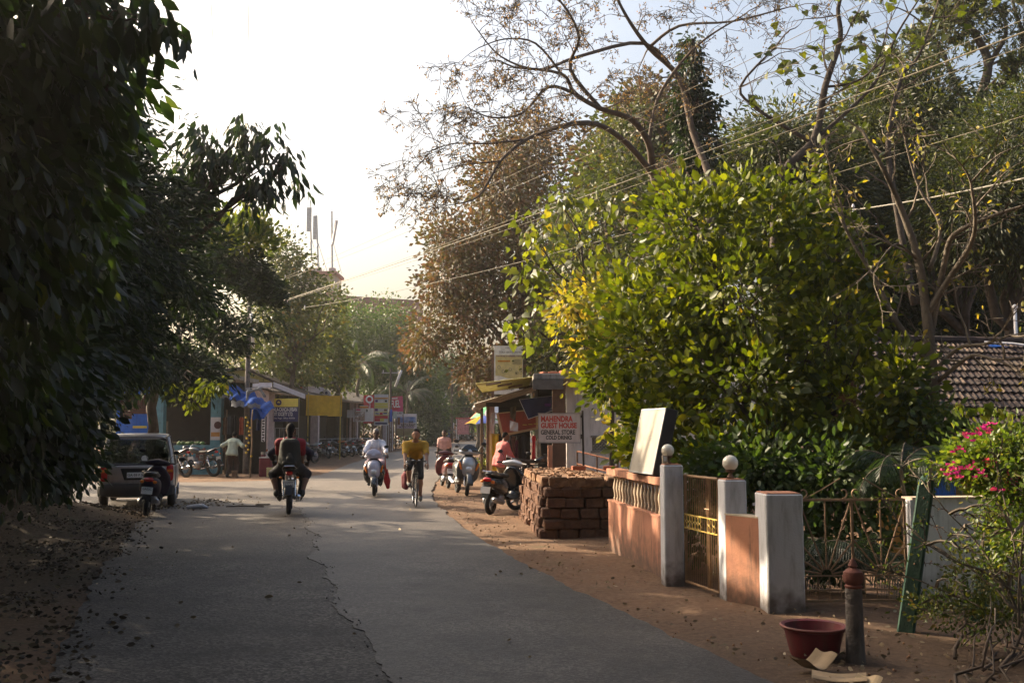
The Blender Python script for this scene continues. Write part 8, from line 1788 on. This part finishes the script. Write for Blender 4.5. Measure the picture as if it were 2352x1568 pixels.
# ---- the car
def car(label, loc, rz):
    t = T('parked_car', label, 'car', loc, rz); W = .76; L0, L1 = 0.0, 3.5
    def body(mb):
        secs = [(.0, .60, .30, .66, 5), (.04, .60, .37, .73, 5), (.25, .60, .39, .76, 5), (1.2, .62, .385, .77, 5), (2.4, .60, .37, .77, 5), (3.1, .56, .32, .74, 4), (3.42, .52, .25, .66, 4), (3.5, .50, .18, .55, 4)]
        mb.loft([ringy(y, cz + .02, hw, hh, 28, p) for y, cz, hh, hw, p in secs])
    part('body', m_car, t, body, True)
    P_ = lambda x, y, z: (x, y, z)
    def roof(mb): mb.loft([ringy(y, z, hw, .035, 20, 3) for y, z, hw in ((.10, 1.585, .50), (.16, 1.61, .56), (.6, 1.645, .59), (1.4, 1.645, .58), (1.9, 1.61, .55), (2.02, 1.585, .50))])
    part('roof', m_car, t, roof, True)
    for s in (-1, 1):
        part('rear_pillar', m_car, t, lambda mb: mb.loft([ringv((s * .70, .10, .95), (0, 1, 0), (1, 0, 0), .13, .045, 10, 3), ringv((s * .66, .12, 1.25), (0, 1, 0), (1, 0, 0), .10, .045, 10, 3), ringv((s * .585, .17, 1.60), (0, 1, 0), (1, 0, 0), .08, .045, 10, 3)]))
        part('door_pillar', M_black, t, lambda mb: mb.tube([(s * .715, 1.15, .95), (s * .60, 1.15, 1.60)], .035, 6))
        part('windscreen_pillar', m_car, t, lambda mb: mb.tube([(s * .70, 2.62, .95), (s * .56, 2.0, 1.60)], .032, 6))
        part('side_window', M_glassd, t, lambda mb: mb.add([P_(s * .715, .24, .97), P_(s * .715, 1.1, .97), P_(s * .60, 1.1, 1.56), P_(s * .60, .30, 1.56)], [(0, 1, 2, 3)]), False)
        part('side_window', M_glassd, t, lambda mb: mb.add([P_(s * .715, 1.2, .97), P_(s * .715, 2.5, .97), P_(s * .60, 1.95, 1.56), P_(s * .60, 1.2, 1.56)], [(0, 1, 2, 3)]), False)
        tl = part('tail_light', M_redl, t, lambda mb: mb.loft([ringv((s * .655, -.025, .80), (1, 0, 0), (0, 0, 1), .075, .19, 14, 3.5), ringv((s * .66, -.04, .80), (1, 0, 0), (0, 0, 1), .06, .17, 14, 3.5)]))
        part('amber_lens', M_orl, tl, lambda mb: mb.box((s * .655, -.046, .84), (.11, .012, .06), b=.004))
        part('wing_mirror', M_black, t, lambda mb: mb.ell((s * .84, 2.25, 1.03), (.08, .05, .06), 12, 8))
        part('door', m_car, t, lambda mb: mb.box((s * .772, 1.72, .72), (.012, .95, .48), b=.005)); part('door', m_car, t, lambda mb: mb.box((s * .772, .72, .72), (.012, .85, .48), b=.005))
        for y in (.55, 2.85):
            w = part('wheel', M_steel, t, lambda mb: mb.lathe([(.001, .085), (.15, .08), (.17, .06), (.17, -.08), (.001, -.08)], 20, axis='x')); w.location = (s * .68, y, .28)
            mb = MB(); mb.torus((0, 0, 0), .215, .068, 'x', 28, 10, sx=1.1); mb.build('tyre', M_tyre, w, sm=2)
            mb = MB(); mb.torus((s * .09, 0, 0), .15, .012, 'x', 24, 6); mb.build('rim', M_chrome, w, sm=2)
    gl = bpy.data.materials.get('car window glass')
    if not gl:
        gl = bpy.data.materials.new('car window glass'); gl.use_nodes = True; nt = gl.node_tree; b = nt.nodes['Principled BSDF']; b.inputs['Base Color'].default_value = (.35, .42, .42, 1); b.inputs['Roughness'].default_value = .02; b.inputs['Transmission Weight'].default_value = .0
        tr = nt.nodes.new('ShaderNodeBsdfTransparent'); tr.inputs[0].default_value = (.5, .56, .56, 1); mx = nt.nodes.new('ShaderNodeMixShader'); mx.inputs[0].default_value = .42
        gs = nt.nodes.new('ShaderNodeBsdfGlossy'); gs.inputs['Roughness'].default_value = .02
        nt.links.new(tr.outputs[0], mx.inputs[1]); nt.links.new(gs.outputs[0], mx.inputs[2]); nt.links.new(mx.outputs[0], nt.nodes['Material Output'].inputs[0])
    part('rear_window', gl, t, lambda mb: mb.loft([[(x, -.0 + .12 * v, .98 + .56 * v) for x, v in ((-.60, .0), (-.3, -.03), (.3, -.03), (.60, .0), (.625, .4), (.56, .9), (.4, 1.0), (-.4, 1.0), (-.56, .9), (-.625, .4))], [(x, .006 + .12 * v, .98 + .56 * v) for x, v in ((-.60, .0), (-.3, -.03), (.3, -.03), (.60, .0), (.625, .4), (.56, .9), (.4, 1.0), (-.4, 1.0), (-.56, .9), (-.625, .4))]]), False)
    part('rear_window_surround', M_black, t, lambda mb: [mb.tube([(x, .012 + .12 * v, .98 + .56 * v) for x, v in ((-.66, .0), (-.68, .4), (-.60, .95), (-.4, 1.08), (.4, 1.08), (.60, .95), (.68, .4), (.66, .0), (-.66, 0))], .035, 6)])
    part('windscreen', gl, t, lambda mb: mb.add([(-.66, 2.6, .97), (.66, 2.6, .97), (.54, 2.02, 1.57), (-.54, 2.02, 1.57)], [(0, 1, 2, 3)]), False)
    mseat = mat('grey car seat', (.12, .12, .12), .85)
    for s in (-1, 1):
        for y in (.95, 1.75):
            st = part('car_seat', mseat, t, lambda mb: mb.loft([ringv((s * .34, y, .85), (1, 0, 0), (0, 1, 0), .23, .07, 12, 3), ringv((s * .34, y - .06, 1.15), (1, 0, 0), (0, 1, 0), .22, .06, 12, 3), ringv((s * .34, y - .08, 1.22), (1, 0, 0), (0, 1, 0), .15, .04, 12, 3)]))
            part('headrest', mseat, st, lambda mb: mb.box((s * .34, y - .09, 1.32), (.24, .09, .15), b=.035))
    part('round_sticker', M_plate, t, lambda mb: mb.lathe([(.001, 0), (.068, .0), (.068, -.004), (.001, -.004)], 20, (.14, .018, 1.12), 'y'))
    part('tailgate', m_car, t, lambda mb: mb.loft([ringv((0, -.012, .76), (1, 0, 0), (0, 0, 1), .57, .21, 24, 6), ringv((0, -.03, .76), (1, 0, 0), (0, 0, 1), .55, .19, 24, 6)]))
    pr_ = part('plate_recess', M_black, t, lambda mb: mb.prism([(-.33, -.031, .90), (.33, -.031, .90), (.25, -.031, .64), (-.25, -.031, .64)], (0, -.006, 0)))
    part('number_plate', M_plate, t, lambda mb: mb.box((.02, -.045, .75), (.44, .01, .12), b=.003))
    lettering('GA 03 F 5681', t, (.02, -.0505, .75), .07, M_ink, width=.40, bold=.0015)
    part('bumper', mat('dark grey bumper', (.05, .05, .052), .6), t, lambda mb: mb.loft([ringv((0, y, .42), (1, 0, 0), (0, 0, 1), w, .14, 24, 6) for y, w in ((.12, .75), (-.02, .77), (-.09, .72), (-.10, .66))]), True)
    part('rear_wiper', M_black, t, lambda mb: mb.tube([(0, -.02, .99), (.2, -.0, 1.03), (.42, .0, 1.04)], .008, 5))
    return t
car('silver grey hatchback parked in the shade on the left verge, seen from behind', (-7.92, 21.2, H(-7.92, 21.2) + .0), rad(17)).scale = (1, 1, .94)

for o in list(COL.objects):
    if o.type == 'EMPTY' and o.get('category') == 'motorcycle' and ('blue shop' in o['label'] or 'alone' in o['label']): o.scale = (1.12, 1.12, 1.12)
# ------------------------------------------------------------------ haze
mh = bpy.data.materials.new('dusty air'); mh.use_nodes = True; nt = mh.node_tree; nt.nodes.clear()
pv = nt.nodes.new('ShaderNodeVolumePrincipled'); ov = nt.nodes.new('ShaderNodeOutputMaterial')
pv.inputs['Color'].default_value = (1.0, .97, .92, 1); pv.inputs['Density'].default_value = HAZE; pv.inputs['Anisotropy'].default_value = 0.55
nt.links.new(pv.outputs[0], ov.inputs['Volume'])
mb = MB(); mb.box((0, 190, 15.5), (900, 660, 36)); o = mb.build('haze', mh); tag(o, kind='stuff')
